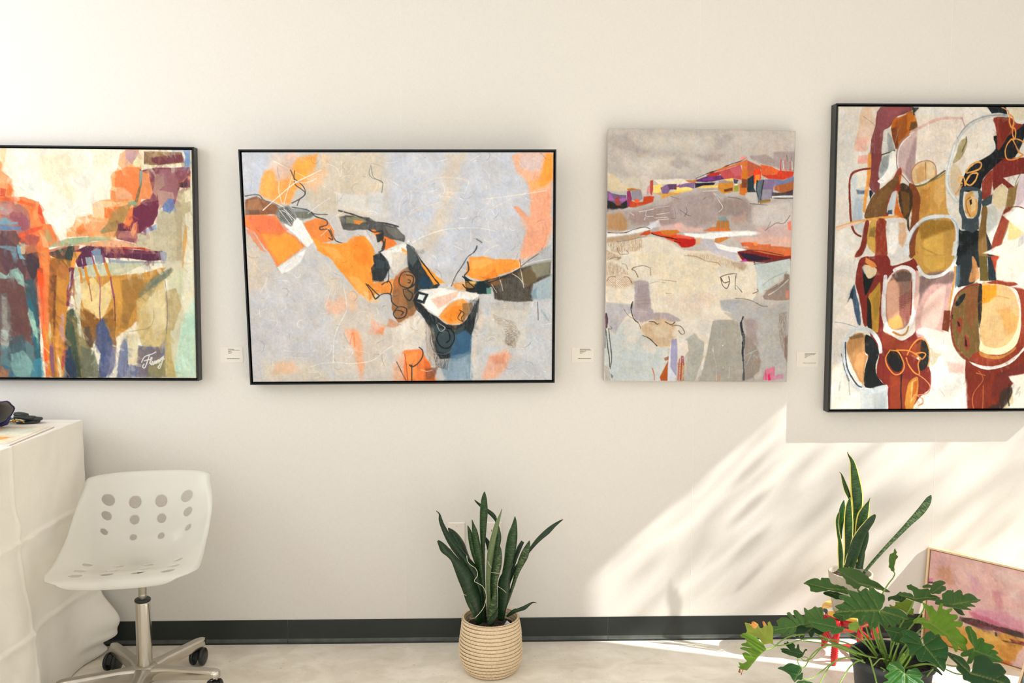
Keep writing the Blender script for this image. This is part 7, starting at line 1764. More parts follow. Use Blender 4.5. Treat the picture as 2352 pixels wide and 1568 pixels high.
SPLIT_LEAVES = [
('#4d7449', '100.3 -751.9 651.6', '1333 -550 433.8', '1269.5 -524.7 472.8 1449.2 -558 406.7', '1268.6 -522.4 475.6 1282.5 -517.5 479.1 1297.8 -513.7 481.2 1308.1 -514.3 478.8 1322.9 -511.9 479.3 1328.6 -515.4 474.5 1338.5 -516.8 471.3 1348.9 -516.9 469.5 1354.3 -521.1 463.9 1360.2 -524.1 459.6 1365.6 -528.2 454 1375.5 -529.6 450.8 1377.2 -534.1 445.4 1383 -537.1 441.1 1396 -539.3 436.5 1408.6 -542.7 430.6 1417 -547.7 423.6 1425.9 -551.5 417.9 1438.8 -553.7 413.3 1450.8 -558.3 406.1 1429.2 -560.4 407.1 1416.3 -558.2 411.6 1402.4 -558.3 413.6 1389.7 -555.4 418.9 1375.5 -556.3 420 1360.3 -560.1 418 1344.2 -557 424 1334.3 -560.3 421.8 1324.5 -568.1 414.3 1320 -566.2 417.1 1309.8 -566.1 418.9 1298.6 -559.1 428.7 1285.6 -556.9 433.2 1286 -546.4 445.2 1277.8 -540.2 453.6 1273.7 -532.5 463.2'),
('#3f6c36', '-204.9 -717.2 666', '1194.8 -620 439.4', '1123.4 -588.2 451.6 1254.5 -634.3 442.3', '1119.5 -587.8 450.8 1131.1 -585.1 457.3 1141.5 -584.3 461.4 1151.4 -584.8 463.9 1161 -586.2 465.4 1169.9 -589.9 464.2 1176.5 -595.2 460.5 1181.7 -589.6 468.1 1192.5 -592.5 468.3 1204.7 -595.9 468.4 1207.5 -602.5 462.1 1208.6 -608.8 455.7 1218 -615.6 451.2 1227.2 -617.6 451.9 1238.6 -623.2 449.4 1247.7 -625.7 449.5 1255.3 -632.1 444.9 1261 -639.3 439 1254.8 -647.3 428.4 1241.8 -642.1 430 1230.3 -637.3 431.7 1221 -635.2 431 1206.8 -628.6 433.8 1194.8 -624.7 434.3 1184.8 -624.9 431 1175.5 -622.9 430.3 1164.2 -622 427.8 1153.1 -620.3 426.2 1144.3 -616.7 427.4 1135.5 -612.9 428.8 1136.1 -605.9 436.5 1134.5 -600.7 441.5 1128.4 -593.4 447.6'),
('#27532a', '-100.9 -857.5 504.4', '1208.1 -600 414.9', '1264.2 -613.1 403.7', '1187.2 -597.1 415.7 1196 -595.9 419.3 1209.3 -596.3 421.4 1221.8 -599.2 418.9 1234.7 -601 418.4 1246.9 -604.8 414.5 1262.3 -608.8 410.7 1267.4 -613.5 403.8 1256.6 -615.7 397.9 1246.6 -615.5 396.2 1237.1 -613.7 397.4 1227.4 -612.7 397.1 1218.5 -609.3 401 1206.3 -605.6 404.9 1197.1 -603 407.5 1189.5 -600.3 410.7'),
('#4a7340', '256.2 -819.7 512.3', '1566.1 -620 420', '1635.7 -584.6 441.7', '1534.7 -615.3 443.2 1546.4 -609.7 446.3 1556.6 -606.3 446.7 1563.9 -605.3 444.6 1571.3 -604.4 442.4 1577.3 -600.2 446.1 1581.9 -596.1 450.4 1598.7 -589.5 452.4 1615.3 -583.6 453.7 1628.1 -582.1 449.6 1637 -583.4 443 1629.1 -587.7 440.1 1620 -592.5 437.1 1629.1 -591.6 433.9 1634.8 -592.8 429.1 1633.8 -596.6 423.6 1620.6 -602.5 420.7 1610.1 -606.6 419.5 1600.6 -612.4 414.8 1590.2 -616.2 413.9 1579 -618.2 416.5 1566.8 -622.3 416 1558.1 -622.5 419.9 1556.4 -618.6 427.1 1560.4 -615 430.9 1562.8 -611.7 434.8 1549.4 -614.7 436.7 1537.8 -617.7 437.9'),
('#2f5733', '-207.4 -829.6 518.5', '1428.8 -680 420.3', '1388.5 -670 420.3', '1387.6 -668.1 423 1394.4 -667.4 426.7 1402.2 -668.5 428.1 1413.4 -669.1 431.6 1424 -667.1 439.1 1430.8 -666.4 442.9 1436 -669.9 439.4 1443.3 -676.2 432.2 1444.4 -681.6 424.1 1437.2 -683.4 418.2 1426.8 -685 411.5 1419.7 -682.4 412.9 1412.4 -680 413.8 1405.5 -676.9 416 1398.5 -673.7 418.3 1392 -673.7 415.6 1387 -673.9 413.4'),
('#3e6b38', '0 -727 686.6', '1458.8 -720 437.6', '1551.9 -713.2 444.9 1407.9 -708.8 449.5', '1442.9 -686.7 472.9 1450.7 -685.5 474.1 1459.9 -683.2 476.6 1463.3 -686.8 472.8 1468.4 -690.4 469 1475.6 -692.8 466.5 1480.6 -696.3 462.7 1495.4 -696.4 462.6 1512.9 -694.2 465 1517.9 -697.7 461.2 1516.9 -703.6 455 1518 -708.3 450 1525.7 -709.5 448.7 1538.3 -710.7 447.4 1553 -714.3 443.6 1546.5 -717.8 440 1537.3 -720 437.6 1525.6 -724.1 433.3 1506.3 -723.3 434.1 1489.5 -724.4 433 1479.9 -727.8 429.4 1474.9 -731.7 425.3 1464.7 -728.8 428.3 1452.7 -726.4 430.8 1441.2 -722.9 434.6 1429.6 -719.3 438.3 1421.3 -715.8 442.1 1413 -712.3 445.8 1407.9 -708.8 449.5 1408 -704.8 453.7 1418.1 -704.1 454.4 1428.2 -703.5 455.1 1435.4 -705.9 452.6 1444.9 -706.7 451.8 1452.7 -711.4 446.8 1455.1 -717.2 440.6 1457 -709.1 449.2 1457.2 -700.9 457.9 1448.6 -698 460.9 1442.4 -695.6 463.4'),
('#86a83a', '0 -861.9 507', '1482.3 -620 356.3', '1444.6 -604.1 383.3', '1444.6 -604.1 383.3 1454.4 -605 381.8 1465.4 -603.1 385.1 1474.7 -600.9 388.7 1483.9 -599.3 391.4 1496.8 -601 388.5 1509.3 -603.6 384.2 1505.6 -608.5 375.8 1499.2 -611.8 370.2 1496.1 -615.1 364.6 1503.6 -617.6 360.3 1499.9 -622.5 351.9 1500.2 -627.5 343.6 1488.1 -626.6 345.1 1476.9 -624.9 347.9 1468.1 -621.6 353.6 1459.3 -618.2 359.3 1446.8 -615.7 363.6 1435.9 -613.2 367.9 1442.6 -609.1 374.8'),
('#8aa63c', '0 -861.9 507', '1428.3 -630 370.9', '1415.4 -624.2 380.8', '1413.9 -623.7 381.7 1419.8 -625.9 378 1426 -627 376 1433.4 -629.7 371.4 1445.8 -632.5 366.6 1432.1 -633 365.9 1419.2 -631.6 368.2 1413.8 -628.3 373.8'),
('#44703c', '99.1 -713.5 693.6', '1578.3 -740 424.8', '1691 -715.1 434.3', '1550.3 -717.9 451.6 1563.7 -711.8 455.9 1572.9 -706.2 460.4 1583.9 -703.9 461.2 1594.3 -702.9 460.7 1600 -699.5 463.4 1600.7 -703.5 459.2 1599.3 -707.7 455.1 1611.1 -702.5 458.7 1622.8 -699 460.7 1629.4 -699 459.7 1631.8 -702.2 456.1 1630 -707.8 450.5 1630.9 -710.9 447.3 1642.6 -705.9 450.7 1657.4 -702.8 451.8 1668.3 -704.2 448.8 1675.1 -707.1 444.8 1679.3 -711.9 439.3 1685.3 -713.3 437 1693.3 -713.7 435.5 1689.7 -717.6 432 1677.4 -722.3 428.9 1668.8 -726.2 426.1 1658.2 -727.7 426.1 1645.5 -730.1 425.4 1654 -732.8 421.4 1661.1 -735 418.2 1658.2 -737.6 415.9 1642.7 -739.1 416.6 1628.5 -741.1 416.5 1637 -743.8 412.5 1642.8 -746.8 408.7 1628.3 -748.1 409.3 1610.8 -750.5 409.4 1591.2 -750.5 412.2 1571.9 -750 415.5 1552.5 -749.5 418.8 1534.3 -746.5 424.4 1525.2 -745 427.2 1518.8 -743.3 429.9 1520.6 -737.3 435.9 1525.8 -730.9 441.7 1534.9 -731.2 440.1 1544.6 -731.4 438.5'),
('#2f5c31', '207.4 -829.6 518.5', '1605.2 -700 392.7', '1644.4 -702.4 373.2', '1598.7 -699.6 396 1613 -697.6 393.4 1630.7 -695.8 389.2 1636.8 -697.2 384.6 1639.5 -700 379 1646.3 -702.1 373 1636.3 -705.3 371.7 1625.5 -707 373.5 1615.7 -706.4 378.3 1609.9 -704.5 383.7'),
('#6fa026', '50.7 -791.6 608.9', '1454.1 -840 401.6', '1556.1 -889.4 328.9 1406 -836.4 410.3', '1445.9 -795.6 460.1 1448.2 -797.8 457 1451.7 -800.7 452.9 1457.3 -802.4 450.2 1461.2 -804.5 447.1 1467.2 -805.2 445.7 1473.4 -803.6 447.3 1478.6 -804.7 445.4 1478.5 -808.6 440.4 1479.1 -812.4 435.5 1483.4 -815.4 431.1 1488.5 -814.8 431.5 1492.3 -809.9 437.6 1497.8 -804.8 443.7 1506.1 -799.1 450.5 1512.3 -797.5 452.1 1516.3 -799.2 449.5 1513.8 -803.2 444.5 1509.5 -807.2 439.6 1511.4 -810 435.8 1519.1 -810.6 434.4 1528.1 -808.3 436.7 1539.1 -805.3 439.6 1546.6 -804.2 440.4 1548.1 -806.5 437.4 1543 -810.5 432.5 1535.2 -813.7 429 1530.4 -817.2 424.9 1536 -818.8 422.3 1549.2 -817.9 422.4 1556.4 -819.5 419.8 1555.7 -824.3 413.6 1547.4 -828.4 408.9 1536.3 -831.7 405.5 1542.1 -833 403.4 1555.6 -831.3 404.5 1564.6 -832.4 402.3 1566.8 -835.7 397.8 1561.4 -840.5 392.1 1552.6 -844.2 387.9 1543.7 -843.1 390.1 1538.3 -844.5 388.8 1543.9 -849.3 382.1 1550.4 -855.5 373.4 1558.2 -858.9 368.3 1567.2 -863.2 362.1 1572 -869.4 353.5 1566.6 -874.3 347.7 1558.8 -877.4 344.3 1559.3 -882.9 337.1 1558.9 -890.2 327.6 1550 -892.4 325.5 1543.4 -889.9 329.2 1535.2 -887.5 333 1531.9 -881.3 341.5 1527.6 -880.5 342.8 1525.4 -887 334.5 1520.9 -892.7 327.5 1513.9 -893 327.7 1510.6 -886.7 336.1 1508.9 -880.4 344.5 1504.7 -876 350.6 1498 -873.5 354.4 1495.8 -868.1 361.7 1492.5 -865.1 365.8 1483.2 -864.9 366.8 1471 -864.1 368.9 1459.4 -865.3 368.2 1452.3 -863.8 370.8 1449.8 -858.9 377.4 1446.9 -854.7 383.1 1437.9 -853.8 385 1428.7 -853.3 386.5 1423.3 -851.3 389.5 1422.4 -846.1 396.4 1418.2 -842.5 401.4 1408 -842.9 401.6 1399 -841.8 403.8 1397.8 -838.7 408 1403.6 -834.6 412.8 1412.8 -831.8 415.7 1423.1 -831.3 415.4 1435.3 -830.8 415.1 1443.5 -833.9 410.5 1451.2 -836.4 406.6 1454.7 -831.5 412.6 1453.3 -825.9 420 1452.2 -821.2 426.3 1452.8 -816.4 432.4 1449.6 -812.7 437.5 1447.4 -809 442.5 1447 -804.2 448.8 1445.2 -799.5 455.1'),
('#3c6e38', '105.4 -843.3 527', '1435.5 -760 378', '1389.5 -769.3 372.3', '1386 -761.8 385.1 1396.6 -759.6 386.4 1410.5 -757.4 387.1 1424 -756.5 385.9 1438.5 -756.8 382.6 1440.6 -759.5 377.8 1436.8 -764.8 370.1 1430.9 -769.5 363.8 1420.4 -772.9 360.4 1406.4 -775.5 359 1395.5 -774.5 362.9 1390.5 -770.8 369.7 1387.5 -766.2 377.7'),
('#43704a', '-99.5 -796 597', '1222.7 -700 362.9', '1190.5 -689 372.3', '1188.3 -688.7 372.2 1194.4 -687 375.5 1202.5 -687.3 376.6 1211.8 -688.8 376.1 1220.7 -691.7 373.7 1223.4 -695.2 369.4 1223.6 -700.1 363 1227.6 -704.4 358 1220.8 -705.2 355.7 1210 -703.5 356.1 1203.1 -699.9 359.8 1196.2 -696.3 363.4 1189.3 -692.3 367.6'),
('#7ea552', '-100.9 -857.5 504.4', '1203.3 -860 404.2', '1175.1 -856.4 404.6', '1172.8 -857 403.3 1180.4 -854.7 408.6 1188.3 -854 411.4 1194.7 -853.4 413.7 1201.9 -855 412.4 1206.3 -855.8 412 1204.5 -861.6 401.7 1201.2 -865.8 393.9 1196.1 -871.6 383 1192.2 -869.4 386 1188.2 -867.8 387.9 1180.8 -866.8 388.2 1173.9 -864.3 391 1173.6 -860.8 396.9'),
('#3d6f3a', '0 -722 691.9', '1300.1 -800 429.8', '1159.4 -798.4 431.5 1393.2 -820.2 408.8', '1213.7 -741.3 491.1 1215.4 -745.5 486.7 1220.8 -748.3 483.8 1226.5 -750.2 481.8 1233.7 -752.6 479.3 1241.1 -754.3 477.6 1247.7 -755.5 476.3 1248.6 -749.7 482.4 1248.4 -743.4 488.9 1253.6 -746.7 485.5 1258.3 -751.3 480.6 1266.2 -747.4 484.7 1277.4 -743.5 488.7 1283.2 -746.8 485.3 1286.3 -752.2 479.7 1287.2 -747.6 484.5 1287.7 -743.6 488.7 1294.8 -744.6 487.7 1302.3 -746 486.1 1304.6 -750 482 1309 -753.5 478.3 1315.9 -756.4 475.4 1322.8 -759.4 472.2 1330.5 -762.5 469 1330.7 -767.6 463.7 1328.3 -774.4 456.5 1324 -780.1 450.5 1318.4 -784.7 445.8 1314.2 -790.3 439.9 1308.1 -796 434 1301.2 -799.8 430.1 1307.2 -798.2 431.7 1314.4 -796 434 1319.8 -792.2 438 1325.8 -791.6 438.6 1334.9 -792.8 437.4 1340.8 -793.9 436.2 1348.4 -794.7 435.4 1356.2 -795.2 434.9 1365 -797 432.9 1373.4 -799.8 430 1379.6 -803.9 425.7 1385.4 -808.9 420.5 1389.6 -813.9 415.3 1393.4 -819.7 409.2 1383.3 -821.2 407.7 1372.5 -820.5 408.4 1361.4 -822.2 406.7 1362 -826.7 402 1360.8 -831.1 397.4 1352.9 -833.3 395.1 1344.3 -832.8 395.6 1339.9 -838 390.1 1335.8 -844.2 383.7 1330.6 -841.5 386.5 1326.8 -837.1 391.1 1322.7 -834.2 394.2 1317.6 -833.5 394.9 1314.3 -839.2 388.9 1308.8 -845.1 382.8 1302.3 -841.8 386.3 1297.8 -837.3 390.9 1291.3 -833.9 394.4 1285.6 -830.1 398.4 1280.3 -835.4 392.9 1274.3 -841.1 386.9 1264 -843.2 384.7 1254.5 -843.6 384.3 1252.9 -838.1 390.1 1250.9 -832.6 395.9 1248.4 -828.5 400 1245 -825.9 402.8 1238.1 -830.7 397.8 1229.6 -835.1 393.2 1223.9 -833.5 394.9 1220.4 -830.1 398.4 1221.2 -823.9 404.9 1220.4 -819.5 409.5 1212.5 -817.8 411.2 1205.2 -816.2 412.9 1195.6 -816.6 412.5 1185.9 -818.8 410.2 1176.6 -820.9 408 1176.4 -815.4 413.8 1176.6 -809.8 419.6 1168.5 -808.6 420.9 1161.1 -807 422.6 1158 -802.4 427.3 1156.8 -797.9 432 1162.6 -795.7 434.3 1169.6 -793.9 436.2 1165.8 -789.4 440.9 1163.3 -783 447.6 1173.7 -780.8 449.9 1183.4 -780.4 450.3 1189.2 -777.7 453.1 1196.1 -773.6 457.4 1189.7 -770.1 461 1182 -766.6 464.7 1181.6 -763.1 468.3 1184.6 -759.2 472.4 1192.5 -759.7 471.8 1200 -761.2 470.3 1207.9 -764 467.4 1215.4 -767.3 464 1215 -762.2 469.3 1214.1 -757.6 474.1 1211.7 -751 480.9 1208.8 -745.9 486.3'),
('#2b5c2e', '0 -848 530', '1338.2 -860 377.4', '1296.4 -855 385.4', '1296.4 -855 385.4 1305.2 -852.7 389.1 1317.1 -850.1 393.3 1329.2 -851.2 391.4 1341.4 -852.1 390.1 1354.2 -851.4 391.2 1366.4 -852.2 389.9 1369.5 -856.2 383.5 1368.8 -861.7 374.6 1370.9 -865.7 368.3 1368.7 -869.6 362 1361.1 -871.5 359.1 1354.8 -873 356.6 1352.4 -877.4 349.6 1348.7 -880.5 344.7 1340 -878.9 347.2 1331.4 -877.3 349.8 1322.7 -875.6 352.4 1314 -874 355 1308.1 -869.3 362.5 1305.2 -864.6 370.1 1302.7 -859 379'),
('#3f7a24', '152.7 -814.4 559.9', '1581.7 -880 322.9', '1682.6 -883.7 290.1 1588.9 -835.5 385.7', '1574.7 -838.4 385.4 1582 -835.3 387.9 1589.8 -833.7 388.1 1594.8 -835.2 384.5 1594.4 -838.7 379.5 1598.1 -842.9 372.5 1602.7 -846.5 365.9 1602.8 -851.6 358.5 1601.5 -856.9 351.1 1612.4 -852.8 354.1 1623.1 -850.5 354.6 1628.9 -851.7 351.2 1628.5 -855.7 345.5 1625.3 -859.1 341.5 1636 -859.8 337.6 1650.5 -859.4 334.1 1662.7 -860.6 329 1656.9 -864.5 325 1648.9 -867.6 322.6 1662.1 -868 318.5 1675.6 -869.5 312.6 1669.1 -872.9 309.4 1661.2 -876.1 307 1673.9 -879 299.3 1683.9 -882.3 291.7 1674.9 -886.4 288.2 1663.7 -889.6 286.6 1646.8 -891.9 287.8 1626.9 -893.8 290.5 1611.8 -892.6 296.4 1597.1 -890.4 303.6 1586.5 -887.7 310.4 1577.3 -892.3 306.2 1568 -898.6 299.6 1560.3 -904.7 292.9 1551.1 -907.6 291.2 1546.3 -905.8 295.1 1550.3 -899.4 303.3 1555.2 -893.7 310.2 1544.3 -895.6 310.5 1534.4 -896.6 311.7 1530.9 -894.1 316.3 1535.1 -889.8 321.4 1545.8 -885.8 324.3 1558.7 -881.8 326.5 1571.6 -878 328.6 1583.8 -873.8 331.4 1578.9 -869.4 339.1 1573.1 -865.2 346.9 1571 -859.5 355.7 1571.9 -854.2 363.1 1570.1 -849.4 370.7 1570.4 -844.2 378.1'),
('#1f5a26', '51.3 -769.7 636.3', '1373.5 -960 378.9', '1419.3 -1006.6 318.8', '1391.2 -935 407.7 1399.8 -932.7 409.8 1408.1 -931.4 410.7 1414.6 -934 407.1 1420.6 -937.5 402.3 1429.1 -935.6 403.9 1437.1 -934.9 404.1 1439.5 -939.6 398.3 1439.5 -944.3 392.6 1445.1 -950.7 384.4 1450.6 -955.2 378.5 1453 -959.8 372.7 1451 -965.5 366 1446.6 -972.2 358.2 1444.8 -978.8 350.4 1439.5 -985.6 342.7 1433.2 -989.5 338.4 1428.2 -993.8 333.6 1428.2 -998.9 327.4 1425.1 -1003.6 322 1419.5 -1009.3 315.5 1414.8 -1008.6 316.7 1410.3 -1006.6 319.5 1404.2 -1003.6 323.7 1397.6 -1001.7 326.6 1393 -998.6 330.7 1387.3 -996.6 333.5 1378.6 -994 337.3 1368.9 -992.2 340.3 1360.8 -993.5 339.4 1352.8 -994.7 338.6 1346.7 -993.5 340.5 1341.8 -991.1 343.8 1340.1 -986 350.1 1339.1 -981.5 355.7 1335.7 -978.8 359.2 1327.2 -981 357.2 1318.7 -983.2 355.2 1318.7 -977.7 361.9 1320.9 -971.1 369.8 1317.6 -964.6 377.8 1316.3 -959.1 384.6 1308.7 -957.1 387.6 1300.8 -954.1 391.9 1308.8 -948.1 398.6 1317.3 -942.4 404.8 1316 -938.2 409.9 1312.6 -934.6 414.6 1325.1 -932.5 416.1 1337.7 -931.6 416.2 1349.1 -933.4 413.1 1357.1 -936.1 409.2 1363.6 -940.9 402.8 1366.4 -948.4 393.5 1369.8 -955.8 384.2 1373.1 -959.5 379.6 1374.2 -952.8 387.5 1376.1 -947 394.4 1382.4 -941.1 401.1'),
('#2c4f30', '105.4 -843.3 527', '1421.5 -920 287.2', '1457.6 -928.1 267', '1418 -919.6 288.6 1427.8 -919.9 286.2 1439.9 -920.6 282.6 1445.3 -922.4 278.6 1451 -924.9 273.5 1455.6 -927.1 269.1 1457.2 -929.1 265.6 1451.1 -930.2 264.9 1442.7 -928.3 269.8 1434.2 -926.5 274.4 1425.2 -925.8 277.3 1420.6 -923.6 281.7'),
('#2c6c2c', '0 -750.7 660.6', '1288.3 -1020 312.8', '1255.9 -997.8 338 1274.5 -1052.7 275.7', '1250.6 -996.3 339.8 1258.6 -995 341.2 1266.2 -994.5 341.8 1274.9 -995.1 341.1 1280.3 -998 337.8 1283.4 -1001.9 333.4 1287.6 -1006.1 328.6 1290.4 -1011.5 322.5 1289.7 -1019.4 313.4 1294.7 -1015.3 318.1 1301.3 -1011.5 322.4 1308.3 -1011.2 322.8 1319.7 -1008.8 325.5 1329.5 -1008.3 326.1 1334.8 -1011.8 322.1 1337.7 -1016.6 316.7 1341.4 -1020.4 312.4 1343.3 -1024.2 308.1 1336.2 -1028.8 302.8 1331.6 -1030.7 300.7 1339.6 -1034.5 296.3 1341 -1040.1 289.9 1334.5 -1049.4 279.4 1302.1 -1056.6 271.2 1272.1 -1058.2 269.4 1237.9 -1056.1 271.8 1211 -1050.4 278.3 1211.5 -1038.3 292.1 1220.3 -1034.6 296.2 1231.6 -1032.2 298.9 1226.5 -1026.5 305.4 1224.6 -1022.4 310.1 1232.6 -1018.6 314.3 1242.4 -1014.9 318.6 1238.6 -1011.1 322.9 1236.6 -1007.3 327.3 1242.5 -1001.6 333.7'),
('#1f4f28', '152.3 -761.7 629.7', '1507 -1000 303.2', '1635.9 -1002.7 268.7 1451.1 -964.7 359.5', '1534.5 -962.9 341.5 1547.8 -957.7 344.6 1559.8 -955 344.8 1572.4 -954.6 342.3 1583.8 -956.4 337.4 1591.1 -960 331.2 1598.1 -965.6 322.8 1612.1 -964 321.3 1626.1 -963.5 318.5 1634 -969 310 1641 -976 299.9 1633.8 -981 295.5 1627.4 -985.6 291.5 1634 -992 282.1 1640.3 -1000.3 270.6 1637.2 -1011.6 257.7 1600.6 -1023.8 251.8 1551.1 -1032.3 253.5 1513.4 -1035.6 258.5 1486.5 -1035.7 265 1489.1 -1025.5 276.7 1494.2 -1019.9 282.2 1484.6 -1018 286.9 1474.5 -1017.2 290.3 1472.3 -1012.4 296.6 1473.3 -1007.2 302.6 1465 -1002.5 310.3 1460.2 -996.8 318.4 1466.3 -990.4 324.7 1463 -985.9 330.9 1455.2 -981.8 337.8 1448.7 -977.5 344.5 1447.1 -969.9 354.1 1448.4 -963.7 361.2 1458.8 -964.5 357.8 1468.3 -966.9 352.6 1479.5 -969.1 347.2 1490.8 -970.9 342.4 1497.6 -975.9 334.7 1504.1 -982.4 325.2 1507.3 -990.2 315 1508.3 -997.4 306 1513.8 -991.2 312.2 1518.5 -984.1 319.7 1526.2 -974.7 329.2'),
('#173f1e', '-102.9 -905.5 411.6', '1107.5 -720 340.5', '1065.3 -730.5 306.9', '1054.2 -713.3 342 1066.6 -713.5 344.7 1079.1 -713.6 347.4 1086.9 -717.2 341.5 1097.2 -718.6 341 1107.7 -719.3 342.1 1120.9 -722.7 337.9 1130.5 -726.5 332 1138.7 -728.7 329.2 1143.5 -730.6 326.2 1140.4 -732 322.3 1135.7 -732.6 319.8 1130.5 -733.6 316.3 1126.3 -734.5 313.4 1122.2 -733.5 314.5 1118.3 -731.6 317.8 1114 -729.2 321.9 1110.7 -727.3 325.2 1107.8 -729.8 319 1103.9 -732.2 312.7 1100.1 -733.1 309.8 1096.6 -732.9 309.4 1093.6 -729.8 315.5 1091.3 -726.8 321.5 1087.1 -725.8 322.6 1083 -724.6 324.4 1078.9 -727.7 316.5 1074.2 -730.7 308.7 1070.3 -731.8 305.2 1066.6 -732.4 303.1 1063.4 -731.1 305 1062.1 -729.5 308.3 1064.4 -726.2 316.1 1067.5 -723 323.9 1062.2 -726 316 1056.9 -729 308.2 1052 -728.6 307.7 1048.4 -727.4 309.5 1049 -724 317.2 1050.3 -720.6 324.9 1052.4 -716.6 334.2'),
('#52804a', '-103.6 -776.7 621.3', '1116.9 -780 394.3', '1058.4 -785.1 378.2', '1065.9 -750.4 422.9 1069.7 -749.7 424.4 1073.1 -752.8 421 1077.2 -756.4 417.3 1083.5 -756.1 418.6 1089.8 -755.5 420.5 1095.8 -753.3 424.2 1101.6 -751.8 427 1105.4 -753.5 425.5 1109.1 -755.8 423.3 1117.1 -755.6 424.9 1123.9 -756.3 425.1 1125.1 -760.6 419.9 1125.2 -767.2 411.7 1122.6 -773.5 403.4 1119.1 -780.2 394.4 1112.2 -781.1 392.2 1107.3 -780.1 392.7 1100.7 -778.8 393.1 1093.7 -778.6 392.2 1085.1 -778.2 391.3 1075.1 -776.6 391.6 1070.1 -778.8 388.1 1075 -782.6 384.1 1079.9 -786.3 380.2 1084.4 -791.2 375 1087.3 -793.1 373.1 1080.2 -793.4 371.5 1073.6 -792.2 371.9 1066.8 -791.7 371.4 1060.2 -790.5 371.8 1056.8 -787.7 374.8 1053.4 -784.6 378 1053.9 -780.3 383.5 1055 -773.9 391.6 1058 -769.9 397.2 1060.2 -765.7 402.7 1063.7 -762.8 407 1063.4 -757.3 413.8'),
('#4a7a46', '-155.9 -748.5 644.5', '1046.2 -800 379.8', '934.7 -790 364.4', '932.3 -789.1 365 938.6 -788.4 367.3 943.9 -788.1 368.9 939.7 -784.6 372 946.3 -782.8 375.7 953.1 -783.3 376.7 960.2 -785.8 375.5 967.7 -786.8 376.2 967 -783.3 380.1 965.6 -779 384.7 965 -775.1 389.1 970.6 -774.1 391.6 978.1 -772.2 395.7 980.4 -770.5 398.2 987 -771.8 398.3 996.9 -773.7 398.4 1002.9 -777 396.1 1008.5 -781.4 392.4 1011.6 -781.5 392.9 1008.3 -776.2 398.4 1004.5 -771.5 402.9 1002.7 -767.2 407.4 1002.9 -764 411.2 1007 -763.2 413.1 1011.9 -764.3 413.1 1015.8 -768.7 408.8 1020 -775.2 402.3 1023.8 -779.8 397.9 1028.8 -782.3 396.1 1026.5 -776.8 402 1024 -770.6 408.6 1024 -764.8 415.3 1026.5 -762.3 418.8 1031.7 -762.8 419.5 1036.9 -765.5 417.6 1040.7 -770.4 412.8 1045.3 -775.2 408.4 1050.5 -780.7 403.3 1053.3 -785.7 398.1 1051.7 -793.5 388.7 1048.4 -798.6 381.9 1038.3 -797.6 380.7 1027.7 -798.2 377.5 1021.2 -802.2 371.2 1018.7 -807.5 364.5 1012.8 -809.9 360.2 1004.6 -814.2 353.2 995.2 -819.5 344.9 991.3 -818.3 345.3 990 -815.3 348.5 994.5 -810.4 355.3 997.8 -806.4 360.7 991.9 -807.7 357.7 986 -810.1 353.5 979.2 -812.4 349.2 973.4 -811.7 348.6 968.4 -808.2 351.5 971.9 -805.1 356 975.2 -802.8 359.4 965.8 -802.4 357.6 957.1 -802.4 355.5 949 -800.6 355.6 942.9 -797.8 357.4 938.6 -794.6 360 935.6 -791.6 362.8'),
('#3a6e38', '-103.6 -776.7 621.3', '1132.2 -860 397.1', '1049.3 -837.9 410.9', '1047.5 -837.2 411.5 1053.6 -835.2 415 1062.3 -834.7 417.1 1068.5 -836.8 415.5 1074.1 -838.1 414.8 1080.3 -837.5 416.6 1087 -838 417.1 1095.4 -838.6 417.7 1103.7 -839.1 418.4 1109.2 -838.2 420.4 1116.1 -837.9 422 1123.4 -839.1 421.7 1130.2 -841.8 419.5 1133.3 -845.3 415.6 1134.4 -849.7 410.4 1134.6 -855 403.8 1136.7 -857.8 400.5 1146 -860.4 398.8 1154.8 -864.3 395.5 1152.7 -868 390.5 1148.1 -871.2 385.8 1138.4 -872.4 382.6 1126.2 -873.2 379.6 1119.7 -872.3 379.6 1114.4 -870.5 381 1111.3 -867.2 384.5 1108.5 -864.3 387.7 1100.1 -865 385.5 1092.4 -865.4 383.7 1086.4 -863 385.7 1080 -859.2 389.4 1072.6 -855.5 392.7 1065.9 -852.7 395.1 1062.2 -848.3 400 1059.1 -844.8 403.9 1053.4 -841 407.7'),
